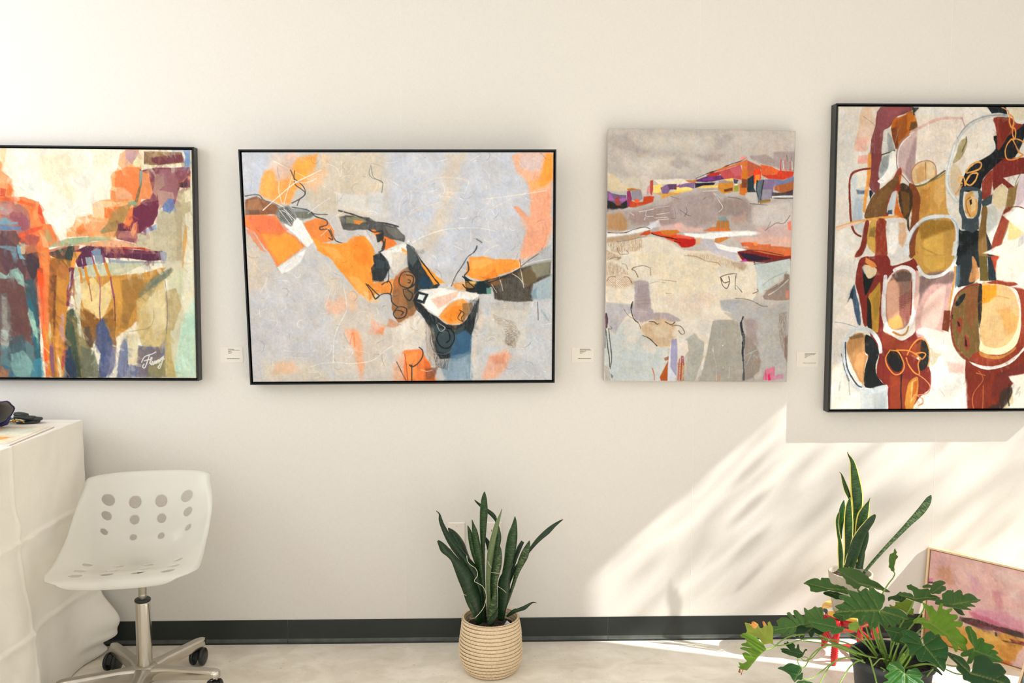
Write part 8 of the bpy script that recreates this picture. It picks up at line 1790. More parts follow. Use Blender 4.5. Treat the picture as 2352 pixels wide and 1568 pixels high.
('#5d8a1e', '-376.9 -753.7 538.4', '884.8 -920 351.3', '816.5 -928.5 291.7 816.3 -865.8 379.2', '815.4 -866 378.4 819.6 -865.9 381.4 825.3 -866.8 384.2 831.4 -868.9 385.5 839 -871.9 386.6 844 -875.4 385.1 848.6 -879 383.4 854.4 -883.6 381 861.3 -888.9 378.4 865.8 -893.8 374.7 871 -899.3 370.6 875.5 -904.2 367 880.5 -909.2 363.4 882.8 -914.1 358.2 884.9 -919.7 351.7 877.8 -920.5 345.6 869.6 -921.6 338.5 860.8 -922.5 330.9 853.8 -924.1 323.8 846.9 -925.5 317 839.1 -927 309.5 831.3 -928.6 301.8 822.7 -929.9 294 818.6 -930 291 815 -927.9 291.4 809.1 -925.3 291 803.2 -922.4 290.8 799.2 -918.6 293.4 795.5 -914.9 296 798.4 -915.2 297.5 801.5 -916.2 298.3 800.4 -912.5 302.7 800.2 -909.2 307.2 805.7 -912.3 306.8 811.8 -915.7 306.2 817.9 -916.5 309.4 824.4 -916.9 313.4 821.3 -912.7 317.1 818.1 -908.9 320.2 815.4 -903.4 326 814 -898.8 331.4 818.5 -899.3 334 823.8 -900.6 335.8 829.9 -904.6 334.4 836.5 -909.2 332.6 840.4 -912.4 330.8 843.3 -914.9 329.5 836.5 -908.3 333.9 828.4 -900.7 338.9 820.6 -895.6 340.6 813 -890.7 342.1 810 -888.1 343.6 808.8 -886.1 345.6 813.2 -887 347.4 818.4 -888.9 348.5 825.6 -892 349 833.3 -896 348.9 838.9 -898.7 349 845.2 -901.3 349.7 837.6 -897.3 350.1 830.4 -892.9 351.1 821.6 -888.4 351.3 814.7 -883.8 352.9 814.5 -882 355.3 816.6 -881.7 357.2 822.8 -883.4 359.2 829.2 -885.7 360.5 831.5 -885.1 362.8 832.6 -884 365.2 830.3 -880.2 368.9 827.8 -876.6 372.2 822.7 -873.6 372.8 817.9 -870.8 373.4'),
('#a3b95a', '-315.8 -789.5 526.3', '923.1 -880 350.1', '844.6 -815.6 399.6', '844.1 -814 401.7 850.3 -816.5 401.7 856.6 -820.4 399.7 859.8 -822.8 398 862.9 -825.4 396 864.7 -823.5 399.9 866.8 -822 403.4 870.9 -822.6 404.8 874.7 -824.3 404.6 880.2 -828 402.5 884.9 -832.2 398.9 886.3 -835.4 394.9 887.9 -838.7 390.9 890.8 -840.8 389.6 894.2 -842.1 389.6 897 -841.6 392 899.6 -840.6 395.1 899 -836.7 400.5 898.1 -832.3 406.7 900.7 -832 408.8 903.4 -832.8 409.1 906 -835.8 406.2 908.5 -839.1 402.8 910.8 -841.7 400.3 913.9 -844.3 398.2 913.6 -841 403 913.9 -838 407.6 916.7 -837.4 410.2 919.8 -836.8 413 921.7 -839.2 410.4 923 -841.9 407.2 924.9 -846 402.2 927.1 -850.4 397 927.5 -853.7 392.2 927.3 -857 387.1 925.2 -862.1 378.2 923.2 -867.4 369.1 922.5 -871.7 362.3 921.7 -876 355.4 923.8 -880.4 350 918 -877.3 351.1 912 -874.7 351.5 902.6 -872.4 349.2 893.1 -870.3 346.7 889.8 -866.7 350.1 886.6 -863 353.8 883.5 -858.8 358.1 880.4 -854.7 362.5 873.2 -849.8 365.5 865.9 -845.5 367.6 859.7 -843 367.5 853.6 -840.6 367.5 845.9 -837.4 367.7 839.6 -834.3 368.5 843.7 -832.9 373.2 847.4 -831.3 377.8 847 -827.5 383.3 846 -823.5 388.7 844.7 -818.4 395.5'),
('#d29a68', '-315.8 -789.5 526.3', '863.3 -885 415.1', '841.3 -873.4 419.3', '841.3 -873.4 419.3 844.5 -875.3 418.3 847.7 -877.8 416.5 849.7 -875.9 420.6 851.4 -874.4 423.8 855.1 -874.9 425.3 858.8 -876.7 424.9 863.6 -880 422.8 868.2 -884.2 419.2 866.2 -886.8 414.1 860.7 -888.7 408 854.4 -887.1 406.6 850.4 -883.6 409.5 846.4 -879.6 413.1'),
('#c98a55', '-315.8 -789.5 526.3', '890.4 -885 414.8', '886 -876.3 425.2', '884.3 -876.3 424.3 886.9 -876.1 426.1 889.5 -877 426.3 891.7 -879.8 423.4 893.9 -883 419.9 892.7 -885.7 415.1 889.9 -886.7 412.1 887.3 -884 414.5 885.5 -880.7 418.3'),
('#8a4a28', '-315.8 -789.5 526.3', '803.4 -925 290.2', '798.1 -929.5 280.4', '799.6 -923.5 290.3 803.4 -925 290.2 802 -927.2 286.1 801.5 -930.5 280.8 798.2 -929.3 280.6 795.7 -927.2 282.4 798.3 -925.6 286.3'),
('#9a5a38', '-315.8 -789.5 526.3', '813.4 -925 288.4', '804.5 -931 274.1', '812 -924.1 288.9 814.3 -924.9 289 809.8 -926.5 284 807.2 -928.3 279.7 806 -930.5 275.6 803.8 -931.1 273.5 803.7 -929 276.6 806.3 -927.2 280.9 808.4 -925.2 285.1'),
('#24522a', '-207.4 -829.6 518.5', '1024.6 -860 309', '960.1 -839.2 316.5', '959.3 -837.7 318.5 964.6 -838.2 319.9 970.4 -839.1 320.8 975 -840.7 320.2 978.6 -841.4 320.4 983.5 -843.8 318.6 987.6 -845.6 317.2 983.4 -841.3 322.5 979.5 -837 327.7 975.5 -833.2 332.3 972.8 -830.5 335.6 976.9 -831.1 336.2 980.8 -832.3 335.9 982.7 -830.7 339.1 984.8 -830.5 340.3 987.5 -833 337.4 990.7 -835 335.5 995.2 -835.7 336.2 1000 -836.9 336.2 1003.5 -839.5 333.4 1005.6 -842.3 329.7 1003.7 -844.6 325.4 1003.7 -846.3 322.6 1006.3 -847.3 322.1 1009.1 -846.5 324.4 1010.9 -843.4 330.1 1014.3 -841.7 334.3 1017.1 -842.5 334 1017.9 -845.5 329.5 1017.8 -848.7 324.4 1018 -851.8 319.6 1021.1 -854.6 316.3 1023.4 -856.5 314.2 1026.2 -858.6 311.9 1026.5 -860.8 308.5 1023.8 -862.4 304.9 1023.8 -864.3 301.8 1018.2 -864.3 299.6 1013.8 -864.7 297.2 1010.1 -865.8 293.9 1008.6 -865.2 294.3 1005.2 -862.5 297.2 1001.6 -860.4 299.3 993.9 -857.7 300.5 986.2 -854.9 301.9 978.6 -851.8 303.8 971.1 -848.4 306.3 965.1 -845.6 308.3 960.7 -843 310.7 962.8 -841.7 313.7'),
('#2f5c30', '-207.4 -829.6 518.5', '1031.4 -840 294.9', '1048.3 -833.9 311.5', '1030.9 -837.7 298.4 1035 -835.5 303.5 1039.2 -832.9 309.4 1042.5 -831.6 312.7 1046.4 -831.6 314.4 1048.8 -833.5 312.2 1048.7 -835.3 309.5 1045.4 -834.9 308.8 1041.3 -835.5 306.1 1037.7 -837.8 301 1033 -840.3 295.1'),
('#1d5225', '-216.6 -812.3 541.5', '987.2 -960 308.3', '957.7 -976.7 271.5', '915.7 -945.4 301.6 920.3 -944.8 304.3 925.3 -944.8 306.3 930.6 -946.1 306.5 935.9 -946.1 308.5 942.4 -945.1 312.7 949.2 -944.6 316.2 956.2 -945.7 317.3 963 -947.9 316.7 971.1 -951.1 315.1 979.1 -954.5 313.2 983.8 -957.8 310.2 987.2 -961.3 306.3 985.8 -963.6 302.3 983.5 -965.9 297.9 978.6 -968.1 292.6 973.6 -970.1 287.7 979.7 -968.8 292.1 985.3 -967.4 296.4 988 -969.4 294.4 986.2 -973.2 288.1 984 -977 281.5 980.8 -978.5 278 978.1 -978.3 277.1 973.7 -976.7 277.7 969.4 -975.7 277.6 964.2 -976.7 274 959.5 -977.5 271 956.7 -974.7 274 954.1 -972.5 276.3 951.3 -968 281.9 948.5 -963.6 287.5 943.4 -959.9 290.9 937.6 -956.1 294.3 932 -953 296.7 926.2 -950.2 298.6 920.3 -947.6 300'),
('#2a5a2e', '-105.4 -843.3 527', '989.6 -980 269.3', '966.4 -980.9 263.2', '963.8 -978.6 266.4 968 -976.6 270.5 972.1 -975.6 272.8 980.9 -976 273.9 990.5 -976.8 274.5 1001.3 -979.2 273 1012 -981.3 271.7 1016.1 -983.9 268.3 1012.9 -988.9 259.7 986.7 -989.5 253.6 965.4 -984 258'),
('#4f7a28', '-201.8 -958.4 201.8', '1435.4 -600 492.2', '1445 -586.1 568', '1445 -585.9 568.8 1441 -586.5 561.7 1439.2 -587.5 555.2 1431.7 -586.8 551 1426.8 -586.6 547 1423.7 -588 537.4 1421.3 -589.9 526 1421.9 -592 516.6 1420.1 -593 510.1 1419.1 -593.9 504.8 1424.3 -595.9 500.6 1425.8 -597.5 494.3 1430 -598.9 491.9 1436.5 -600.4 491.5 1438.3 -599.2 498.8 1437.8 -597.1 508.1 1441.6 -595.5 519.6 1444.4 -593.7 531.1 1449.1 -593.7 535.8 1453 -593.2 542.1 1449.6 -591.6 546.4 1446.9 -590.3 550 1450.2 -589.7 555.8 1448.2 -588.3 560.6')]
PETIOLES = [
(2.2, '923.1 -880 350.1 936.9 -866.7 340.5 956.7 -853.3 335.3 985.2 -840 335.1 1024.1 -826.7 340.5 1063.5 -813.3 339.5 1112.2 -800 331 1152.8 -786.7 315.1 1202.7 -773.3 292.7 1262.6 -760 253.7'),
(2.4, '884.8 -920 351.3 905.3 -896.7 343.3 931.3 -873.3 343.7 955.8 -850 348.4 985.8 -826.7 351.5 1014.5 -803.3 347.7 1057.8 -780 340.3'),
(1.8, '1017.1 -860 300.4 1023.8 -854 288.9 1035.6 -848 280.4 1049.8 -842 279.7 1065.6 -836 284.8 1079.6 -830 295.3 1095.3 -824 308.5 1114.7 -818 315 1143.1 -812 315.3 1180.7 -806 303.4 1227.7 -800 278.8'),
(2.0, '975.2 -960 338 977.9 -948.3 322.6 987.1 -936.7 306.2 999.8 -925 293.1 1012.4 -913.3 289.1 1024.7 -901.7 296.1 1035.4 -890 304.7 1049.5 -878.3 315 1068.8 -866.7 323.7 1093.5 -855 330.7 1118.5 -843.3 330.3 1161.3 -831.7 321.7 1219.1 -820 291.2'),
(1.4, '1031.3 -840 287.9 1038.1 -840 289.9 1046.8 -840 286.8 1050.4 -840 282.4 1047.1 -840 278'),
(2.2, '991.2 -960 272.1 1008.5 -950 265.2 1030.4 -940 265.4 1050.5 -930 272.5 1070.8 -920 281.5 1091.1 -910 291.3 1111.6 -900 297.9 1132.3 -890 301.9 1160 -880 304.1 1198.5 -870 294 1230.7 -860 276.9'),
(2.0, '1028.3 -1000 268.2 1046.7 -972 273.3 1066.9 -944 278.8 1087.3 -916 284.6 1106.4 -888 282.1 1127.5 -860 278.1'),
(2.2, '1090.5 -1000 267.4 1107.9 -980 278 1127 -960 288.8 1149.6 -940 301.6 1177.6 -920 307.8 1206.3 -900 303.7'),
(2.2, '1033.2 -840 344.3 1058.8 -826.7 335.7 1098.7 -813.3 325.2 1139 -800 310.2 1183.4 -786.7 291.5 1221.1 -773.3 270.8 1262.9 -760 246.4'),
(2.4, '1085.4 -800 351.8 1115 -792 335.7 1145 -784 314.1 1176.7 -776 299.6 1222.9 -768 283 1280.6 -760 249.8'),
(2.4, '1095.4 -820 354.7 1126.5 -808 336.9 1157.6 -796 326.2 1197.9 -784 311.7 1238.8 -772 288.2 1284.1 -760 249.8'),
(3.0, '1200.7 -1020 279.1 1211.7 -980 287.6 1221 -940 297 1231.8 -900 300.8 1244.3 -860 292.4'),
(3.4, '1429.6 -940 297.7 1415.9 -900 288.7 1395.5 -860 265.2 1383.8 -820 235.9'),
(2.4, '1405.9 -960 299.3 1419.5 -913.3 266.9 1431.3 -866.7 229.4 1445.7 -820 197.9'),
(2.6, '1454.6 -950 308.2 1496.2 -906.7 283.5 1538.4 -863.3 261.9 1575 -820 232.1'),
(2.6, '1452.2 -950 292.7 1503.4 -906.7 259.8 1552 -863.3 235.5 1604.3 -820 218.8'),
(2.4, '1434.1 -600 490.8 1426.9 -625.7 492.2 1409.5 -651.4 486 1385 -677.1 478.4 1357.6 -702.9 462.8 1336.9 -728.6 452.5 1316.5 -754.3 439.3 1299.6 -780 419.8'),
(3.0, '1442.2 -740 436 1430.1 -748 416.1 1414 -756 399.6 1392.1 -764 366.9 1373.4 -772 337.6 1354.7 -780 308.3'),
(2.6, '1469.1 -760 430.2 1462.5 -768 416.9 1450.1 -776 403.8 1436.4 -784 394 1392.8 -792 345.6 1358.4 -800 310.3'),
(2.6, '1464.7 -820 366.1 1455 -815 351.2 1442.1 -810 336.3 1404.3 -805 302.2 1379 -800 271'),
(2.6, '1464.3 -820 391.9 1441.4 -815 374 1425.4 -810 357.6 1394.1 -805 318.5 1372.4 -800 277.6'),
(4.0, '1300.2 -800 427.6 1298.5 -796 387.2 1306.2 -792 353 1318.7 -788 318.6 1331.3 -784 284.1 1337.2 -780 259.4'),
(4.0, '1288.4 -800 401.8 1288.5 -795 367.4 1298.1 -790 336 1311.1 -785 301.1 1324 -780 269.4'),
(3.0, '1211.7 -840 396 1231.5 -825 364.1 1257.9 -810 331.8 1284.5 -795 295.9 1308.1 -780 263'),
(2.6, '1236.7 -840 399 1252.5 -820 365.1 1271.7 -800 330.7 1297.6 -780 289.3'),
(2.6, '1262.3 -840 386 1274.9 -820 358.4 1294.4 -800 317.5 1317.3 -780 276'),
(2.6, '1186.3 -780 362.4 1206.1 -780 342.6 1238.6 -780 325.9 1271.6 -780 299.4 1301.6 -780 266.3'),
(2.6, '1144.7 -800 319 1183.5 -800 299.2 1231.8 -800 282.4 1264 -800 272.2 1296.2 -800 265.4'),
(2.6, '1242.7 -800 340.7 1259 -793.3 315 1282 -786.7 285.8 1305 -780 259.7'),
(3.0, '1373.5 -960 378.9 1358.1 -920 342.7 1350.4 -880 303.3 1348.2 -840 266.4'),
(2.8, '1345.3 -860 355.1 1340.2 -846.7 317.6 1337.9 -833.3 286.1 1338.6 -820 257.5'),
(2.4, '1329.7 -860 355.3 1327.6 -840 314.8 1328.5 -820 273.9'),
(5.0, '1358.6 -900 334 1353.5 -880 303.2 1351.3 -860 275.3 1351.8 -840 253.5'),
(2.4, '1342.9 -940 332.9 1353.8 -900 296.3 1358.3 -860 256'),
(5.0, '1330.9 -920 332 1344.2 -880 303.3 1354.3 -840 272.7'),
(2.0, '1229.1 -1000 311.9 1266.9 -930 282.6 1283 -860 260.1'),
(2.0, '1276.3 -900 306.6 1266.8 -886.7 300.8 1260.8 -873.3 282.3 1257.7 -860 266.8')]

# ================================================================ wall labels and wall plates
M_CARD = mat('label_card', '#dcd5ca', rough=0.7)
M_INK = mat('label_ink', '#57503f', rough=0.8)
LABELS = [((-1.0815, 1.2365), -1.0, 'small paper title card left of the wide orange abstract', [.55, 1, .26, .34, .26], .72),
          ((.3455, 1.2345), .4, 'small paper title card left of the unframed village canvas', [.92, 1, .55, .42, .22], .8),
          ((1.2745, 1.2145), 1.3, 'small paper title card left of the tall rust and black abstract', [1.0, .9, .52, .28, .2], .9)]
random.seed(3)
for (lx, lz), _, lab, lens, _2 in LABELS:
    t = thing('title_card', lab, 'label', (lx, 0, lz), 0, 'title cards beside the paintings')
    bm = bmesh.new(); box(bm, 0, .092, -.0012, -.0002, -.062, 0)
    obj('card', bm, M_CARD, t)
    bm = bmesh.new()
    # illegible fine print, one dash per word
    for i, L in enumerate(lens):
        x = .0335; z = -.0075 - i * .0042; end = .0335 + .047 * L
        while x < end - .001:
            wd = min(random.uniform(.003, .008), end - x)
            hh = .0019 if i == 0 else .0015
            box(bm, x, x + wd, -.0017, -.0012, z - hh / 2, z + hh / 2)
            x += wd + .0011
    x = .028
    while x < .079:
        wd = min(random.uniform(.004, .009), .08 - x)
        box(bm, x, x + wd, -.0017, -.0012, -.0468, -.0450)
        x += wd + .0011
    obj('print', bm, M_INK, t)

M_PLATE = mat('white_plastic_plate', '#dfd8cc', rough=0.35)
M_SLOT = mat('slot_black', '#1a1a18', rough=0.7)


def plate_bm(hole=None):
    bm = bmesh.new()
    w, h = .0345, .057
    lo = [(-w, 0), (w, 0), (w, 0), (-w, 0)]
    V = lambda s, y: [bm.verts.new((sx * (w - s), y, sz * (h - s))) for sx, sz in ((-1, -1), (1, -1), (1, 1), (-1, 1))]
    a = V(0, 0.0); b = V(0, -.0025); c = V(.004, -.0055)
    for p, q in ((a, b), (b, c)):
        for k in range(4):
            bm.faces.new((p[k], p[(k + 1) % 4], q[(k + 1) % 4], q[k]))
    bm.faces.new(c)
    bm.faces.new(a[::-1])
    return bm


t = thing('blank_wall_plate', 'blank white wall plate behind the basket plant, left of the outlet', 'wall plate', (-.127, 0, .4525))
obj('plate', plate_bm(), M_PLATE, t, bevel=.0006)
for z in (.042, -.042):
    bm = bmesh.new(); lathe(bm, [(.0001, 0), (.0032, 0), (.0032, .0012), (.0001, .0016)], 16, M=Matrix.Translation((0, -.0055, z)) @ Matrix.Rotation(R(90), 4, 'X'))
    s = obj('screw', bm, mat('screw', '#cfc8bc', rough=0.4), t)
t = thing('power_outlet', 'white duplex power outlet behind the tall leaves of the basket plant', 'outlet', (.0245, 0, .4525))
obj('plate', plate_bm(), M_PLATE, t, bevel=.0006)
for z in (.0195, -.0195):
    bm = bmesh.new()
    lathe(bm, [(.0001, 0), (.0165, 0), (.0172, .001), (.0165, .002), (.0001, .002)], 24, M=Matrix.Translation((0, -.0055, z)) @ Matrix.Rotation(R(90), 4, 'X'))
    s = obj('socket', bm, M_PLATE, t)
    bm = bmesh.new()
    box(bm, -.008, -.0058, -.0082, -.0074, z - .002, z + .0065)
    box(bm, .0058, .008, -.0082, -.0074, z - .001, z + .0065)
    lathe(bm, [(.0001, 0), (.0026, 0), (.0026, .0008), (.0001, .0008)], 12, M=Matrix.Translation((0, -.0074, z - .008)) @ Matrix.Rotation(R(90), 4, 'X'))
    obj('slots', bm, M_SLOT, s)
bm = bmesh.new(); lathe(bm, [(.0001, 0), (.0032, 0), (.0032, .0012), (.0001, .0016)], 16, M=Matrix.Translation((0, -.0055, 0)) @ Matrix.Rotation(R(90), 4, 'X'))
obj('screw', bm, bpy.data.materials['screw'], t)

# ================================================================ table, cloth and what lies on it
TX1, TX0, TY1, TY0, TZ = -1.605, -2.72, -.075, -1.85, .955
M_TT = mat('grey_tabletop', '#b9b5ac', rough=0.5)
M_STEEL = mat('grey_steel_tube', '#6c6e6e', rough=0.4, metal=0.7)
t = thing('folding_table', 'folding table hidden under the white cloth at the left', 'table', ((TX0 + TX1) / 2, (TY0 + TY1) / 2, 0))
bm = bmesh.new(); box(bm, -(TX1 - TX0) / 2 + .01, (TX1 - TX0) / 2 - .01, -(TY1 - TY0) / 2 + .01, (TY1 - TY0) / 2 - .01, TZ - .045, TZ - .005)
obj('tabletop', bm, M_TT, t, bevel=.004)
for sx in (-1, 1):
    for sy in (-1, 1):
        bm = bmesh.new(); tube(bm, [(sx * .45, sy * .78, 0), (sx * .45, sy * .78, TZ - .045)], .014, 12)
        obj('leg', bm, M_STEEL, t, smooth=True)


def cloth():
    """one draped sheet: flat top, rounded edge, skirt falling to the floor with creases and folds"""
    path = []      # perimeter points with outward normals
    rc = .018
    cs = [(TX1, TY1, 1, 1), (TX1, TY0, 1, -1), (TX0, TY0, -1, -1), (TX0, TY1, -1, 1)]
    def seg(p, q, n, m):
        return [(p[0] + (q[0] - p[0]) * i / m, p[1] + (q[1] - p[1]) * i / m, n[0], n[1]) for i in range(m)]
    def arc(cx, cy, a0, a1, m):
        return [(cx + rc * math.cos(a0 + (a1 - a0) * i / m), cy + rc * math.sin(a0 + (a1 - a0) * i / m), math.cos(a0 + (a1 - a0) * i / m), math.sin(a0 + (a1 - a0) * i / m)) for i in range(m)]
    path += seg((TX1, TY1 - rc), (TX1, TY0 + rc), (1, 0), 240)
    path += arc(TX1 - rc, TY0 + rc, 0, -PI / 2, 8)
    path += seg((TX1 - rc, TY0), (TX0 + rc, TY0), (0, -1), 60)
    path += arc(TX0 + rc, TY0 + rc, -PI / 2, -PI, 8)
    path += seg((TX0, TY0 + rc), (TX0, TY1 - rc), (-1, 0), 60)
    path += arc(TX0 + rc, TY1 - rc, PI, PI / 2, 8)
    path += seg((TX0 + rc, TY1), (TX1 - rc, TY1), (0, 1), 60)
    path += arc(TX1 - rc, TY1 - rc, PI / 2, 0, 14)
    N = len(path)
    s = [0]
    for i in range(1, N):
        s.append(s[-1] + math.hypot(path[i][0] - path[i - 1][0], path[i][1] - path[i - 1][1]))
    V = []; F = []
    NZ = 190
    # rounded shoulder then the skirt
    zs = [TZ - .0 - .006 * (1 - math.cos(a)) for a in (0, .5, 1.0)] + [TZ - .012 - (TZ - .014) * (k / NZ) ** 1.0 for k in range(NZ + 1)]
    for r, z in enumerate(zs):
        for i, (x, y, nx, ny) in enumerate(path):
            q = (TZ - z) / TZ                # 0 top .. 1 floor
            off = -.004 if r == 0 else (-.001 if r == 1 else 0)
            right = nx > .5 or (nx > 0 and ny > 0)
            ss = s[i]
            # soft vertical folds, growing downwards
            fold = .018 * q ** 1.5 * math.sin(ss * 9.5 + .8 + 1.2 * math.sin(ss * 2.1) + q * 1.4) + .010 * q ** 1.2 * math.sin(ss * 23 + 2 * q)
            fold += .012 * q * noise.noise(Vector((ss * 4, z * 3, 0))) * 2
            # flare
            off += .026 * q + fold
            # far corner puffs out towards the wall base
            if nx > 0:
                g = math.exp(-((y - TY1 + .02) / .10) ** 2)
                off += g * .094 * math.exp(-((z - .145) / .10) ** 2) - g * .016 * q
                off += g * .02 * math.exp(-((z - .05) / .05) ** 2) * math.sin(z * 90)
            # broad diagonal pull from the top edge
            dg = (y - (-.55)) * .75 + (z - .62)
            off += .009 * math.exp(-(dg / .035) ** 2) * sstep(.05, .25, q) * (1 if nx > .5 else 0)
            dg2 = (y - (-.95)) * 1.6 + (z - .55)
            off += .008 * math.exp(-(dg2 / .05) ** 2) * sstep(.05, .3, q) * (1 if nx > .5 else 0)
            # pressed fold creases, horizontal and vertical
            for zc, am in ((.615, .0065), (.285, .0075)):
                u = (z - zc - .010 * math.sin(ss * 3)) / .007
                off += am * (math.exp(-u * u) if u > 0 else math.exp(-u * u * .15))
            for yc in (-.62, -1.25):
                u = (y - yc - .02 * math.sin(z * 6)) / .009
                off += .005 * math.exp(-u * u) * (1 if nx > .5 else 0)
            off += .0035 * noise.noise(Vector((ss * 14, z * 12, 3)))
            X, Y = x + nx * off, y + ny * min(off, .05)
            Y = min(Y, -.016)
            zz = z
            if q > .97:
                zz = max(.003, z)
            V.append((X, Y, zz + .0))
    for r in range(len(zs) - 1):
        for i in range(N):
            j = (i + 1) % N
            F.append((r * N + i, r * N + j, (r + 1) * N + j, (r + 1) * N + i))
    # top: concentric rings to the middle
    cx, cy = (TX0 + TX1) / 2, (TY0 + TY1) / 2
    prev = list(range(N))
    for k in range(1, 14):
        u = k / 14
        base = len(V)
        for i in range(N):
            p = V[i]
            X = p[0] + (cx - p[0]) * u; Y = p[1] + (cy - p[1]) * u
            V.append((X, Y, TZ + .0015 * noise.noise(Vector((X * 9, Y * 9, 0))) + .0003))
        cur = list(range(base, base + N))
        for i in range(N):
            j = (i + 1) % N
            F.append((prev[i], cur[i], cur[j], prev[j]))
        prev = cur
    V.append((cx, cy, TZ))
    for i in range(N):
        F.append((prev[i], len(V) - 1, prev[(i + 1) % N]))
    return V, F


def cloth_mat():
    mt = mat('white_cotton', '#ebe5da', rough=0.85, spec=0.15, var=(3, .04, 6))
    nd, lk = link_nodes(mt)
    b = nd['Principled BSDF']
    n = nd.new('ShaderNodeTexNoise'); n.inputs['Scale'].default_value = 11; n.inputs['Detail'].default_value = 7; n.inputs['Roughness'].default_value = .6; n.inputs['Distortion'].default_value = .8
    bp = nd.new('ShaderNodeBump'); bp.inputs['Strength'].default_value = .5; bp.inputs['Distance'].default_value = .008
    lk.new(nd['Texture Coordinate'].outputs['Object'], n.inputs['Vector']); lk.new(n.outputs['Fac'], bp.inputs['Height']); lk.new(bp.outputs['Normal'], b.inputs['Normal'])
    b.inputs['Sheen Weight'].default_value = .2
    return mt


V, F = cloth()
co = link_mesh('tablecloth', V, F, cloth_mat(), smooth=True)
tag(co, 'white creased cotton tablecloth hanging to the floor beside the chair', 'tablecloth')
md = co.modifiers.new('thickness', 'SOLIDIFY'); md.thickness = .0012; md.offset = 1


def art_board(name, label, cx, cy, rz, w, h, z, ops, seed):
    """print mounted on white board"""
    t = thing(name, label, 'art print', (cx, cy, z), rz)
    bm = bmesh.new(); box(bm, -w / 2, w / 2, -h / 2, h / 2, 0, .0035)
    obj('board', bm, mat('white_mat_board', '#ece4d8', rough=.6), t)
    img, rel = paint(ops, w, h, .003, seed)
    H, W = rel.shape
    X, Y = np.meshgrid(np.linspace(-w / 2 + .012, w / 2 - .012, W), np.linspace(h / 2 - .012, -h / 2 + .012, H))
    Vv = np.stack([X, Y, np.full_like(X, .0042)], -1).reshape(-1, 3)
    idx = np.arange(H * W).reshape(H, W)
    q = np.stack([idx[:-1, :-1], idx[1:, :-1], idx[1:, 1:], idx[:-1, 1:]], -1).reshape(-1, 4)
    o = link_mesh('print', Vv.tolist(), q.tolist(), M_PAINT, t)
    ca = o.data.color_attributes.new('pigment', 'FLOAT_COLOR', 'POINT')
    c4 = np.ones((H * W, 4)); c4[:, :3] = srgb_to_lin(img).reshape(-1, 3) * .9
    ca.data.foreach_set('color', c4.astype(np.float32).ravel())
    return t


PR = '''a f3e6cf 1 0 1 0 -50 -50 1050 -50 1050 1050 -50 1050
a f0caa2 20 14 1 .4 0 0 600 0 700 400 300 700 0 600
a e8943c 16 10 1 .4 0 300 400 200 560 350 420 620 0 700
a f6d9a8 14 10 1 .4 300 500 800 400 900 800 400 900
a b8502a 10 8 .9 .4 60 380 320 300 380 420 100 560
a e7ecdc 14 8 .9 .4 600 100 950 100 950 500 700 500
a f0a860 12 8 .9 .4 500 650 900 600 800 900 450 950'''
ztop = TZ + .0025
art_board('mounted_print', 'lower orange and cream art print on board at the table edge', -1.825, -.445, R(3), .40, .36, ztop, PR, 3)
art_board('mounted_print', 'smaller pale art print lying on top of the orange one', -2.01, -.33, R(-14), .30, .24, ztop + .0052, PR.replace('e8943c', 'e6dccc'), 4)

# key wallet with lanyard and brass clasp
M_LEATH = mat('dark_leather', '#2c322f', rough=.5, bump=(60, .3))
M_GREEN = mat('green_webbing', '#1f5a50', rough=.8, bump=(200, .4))
M_BRASS = mat('brass', '#c9a050', rough=.28, metal=1.0)
kz = ztop
t = thing('key_pouch', 'black leather key pouch with brass clip and green strap on the tablecloth', 'key pouch', (-1.775, -.165, kz), R(-8))
bm = bmesh.new()
for i, (dx, dy, dz, rz, L) in enumerate(((0.0, 0, .0, .1, .085), (.008, .01, .012, -.25, .09), (-.006, -.012, .02, .3, .075), (-.03, .0, .028, -.1, .05))):
    M4 = Matrix.Translation((dx, dy, dz)) @ Matrix.Rotation(rz, 4, 'Z') @ Matrix.Rotation(.08 * (i - 1), 4, 'Y')
    ring = []
    for k in range(20):
        a = 2 * PI * k / 20
        ring.append((L * .5 * math.copysign(abs(math.cos(a)) ** .6, math.cos(a)), .019 * math.copysign(abs(math.sin(a)) ** .7, math.sin(a))))
    lo = [bm.verts.new(M4 @ Vector((x, y, 0))) for x, y in ring]
    mi = [bm.verts.new(M4 @ Vector((x * 1.06, y * 1.12, .005))) for x, y in ring]
    hi = [bm.verts.new(M4 @ Vector((x, y, .010))) for x, y in ring]
    for p, q in ((lo, mi), (mi, hi)):
        for k in range(20):
            bm.faces.new((p[k], p[(k + 1) % 20], q[(k + 1) % 20], q[k]))
    bm.faces.new(lo[::-1]); bm.faces.new(hi)
obj('pouch', bm, M_LEATH, t, smooth=True)
bm = bmesh.new()
tube(bm, catmull([(-.03, -.03, .008), (-.045, -.036, .012), (-.062, -.04, .008), (-.078, -.036, .005), (-.08, -.028, .004), (-.066, -.03, .007)], 5), .0028, 8)
lathe(bm, [(.0001, -.006), (.006, -.005), (.0075, 0), (.006, .005), (.0001, .006)], 14, M=Matrix.Translation((-.036, -.034, .014)) @ Matrix.Rotation(R(70), 4, 'Y'))
tube(bm, catmull([(-.036, -.034, .014), (-.02, -.036, .018), (-.004, -.036, .014), (.008, -.036, .010)], 4), .003, 8)
obj('clip', bm, M_BRASS, t, smooth=True)
bm = bmesh.new()
pts = catmull([(-.03, -.012, .022), (-.07, -.005, .012), (-.11, .0, .008), (-.15, .004, .008), (-.19, .002, .006)], 6)
prev = None
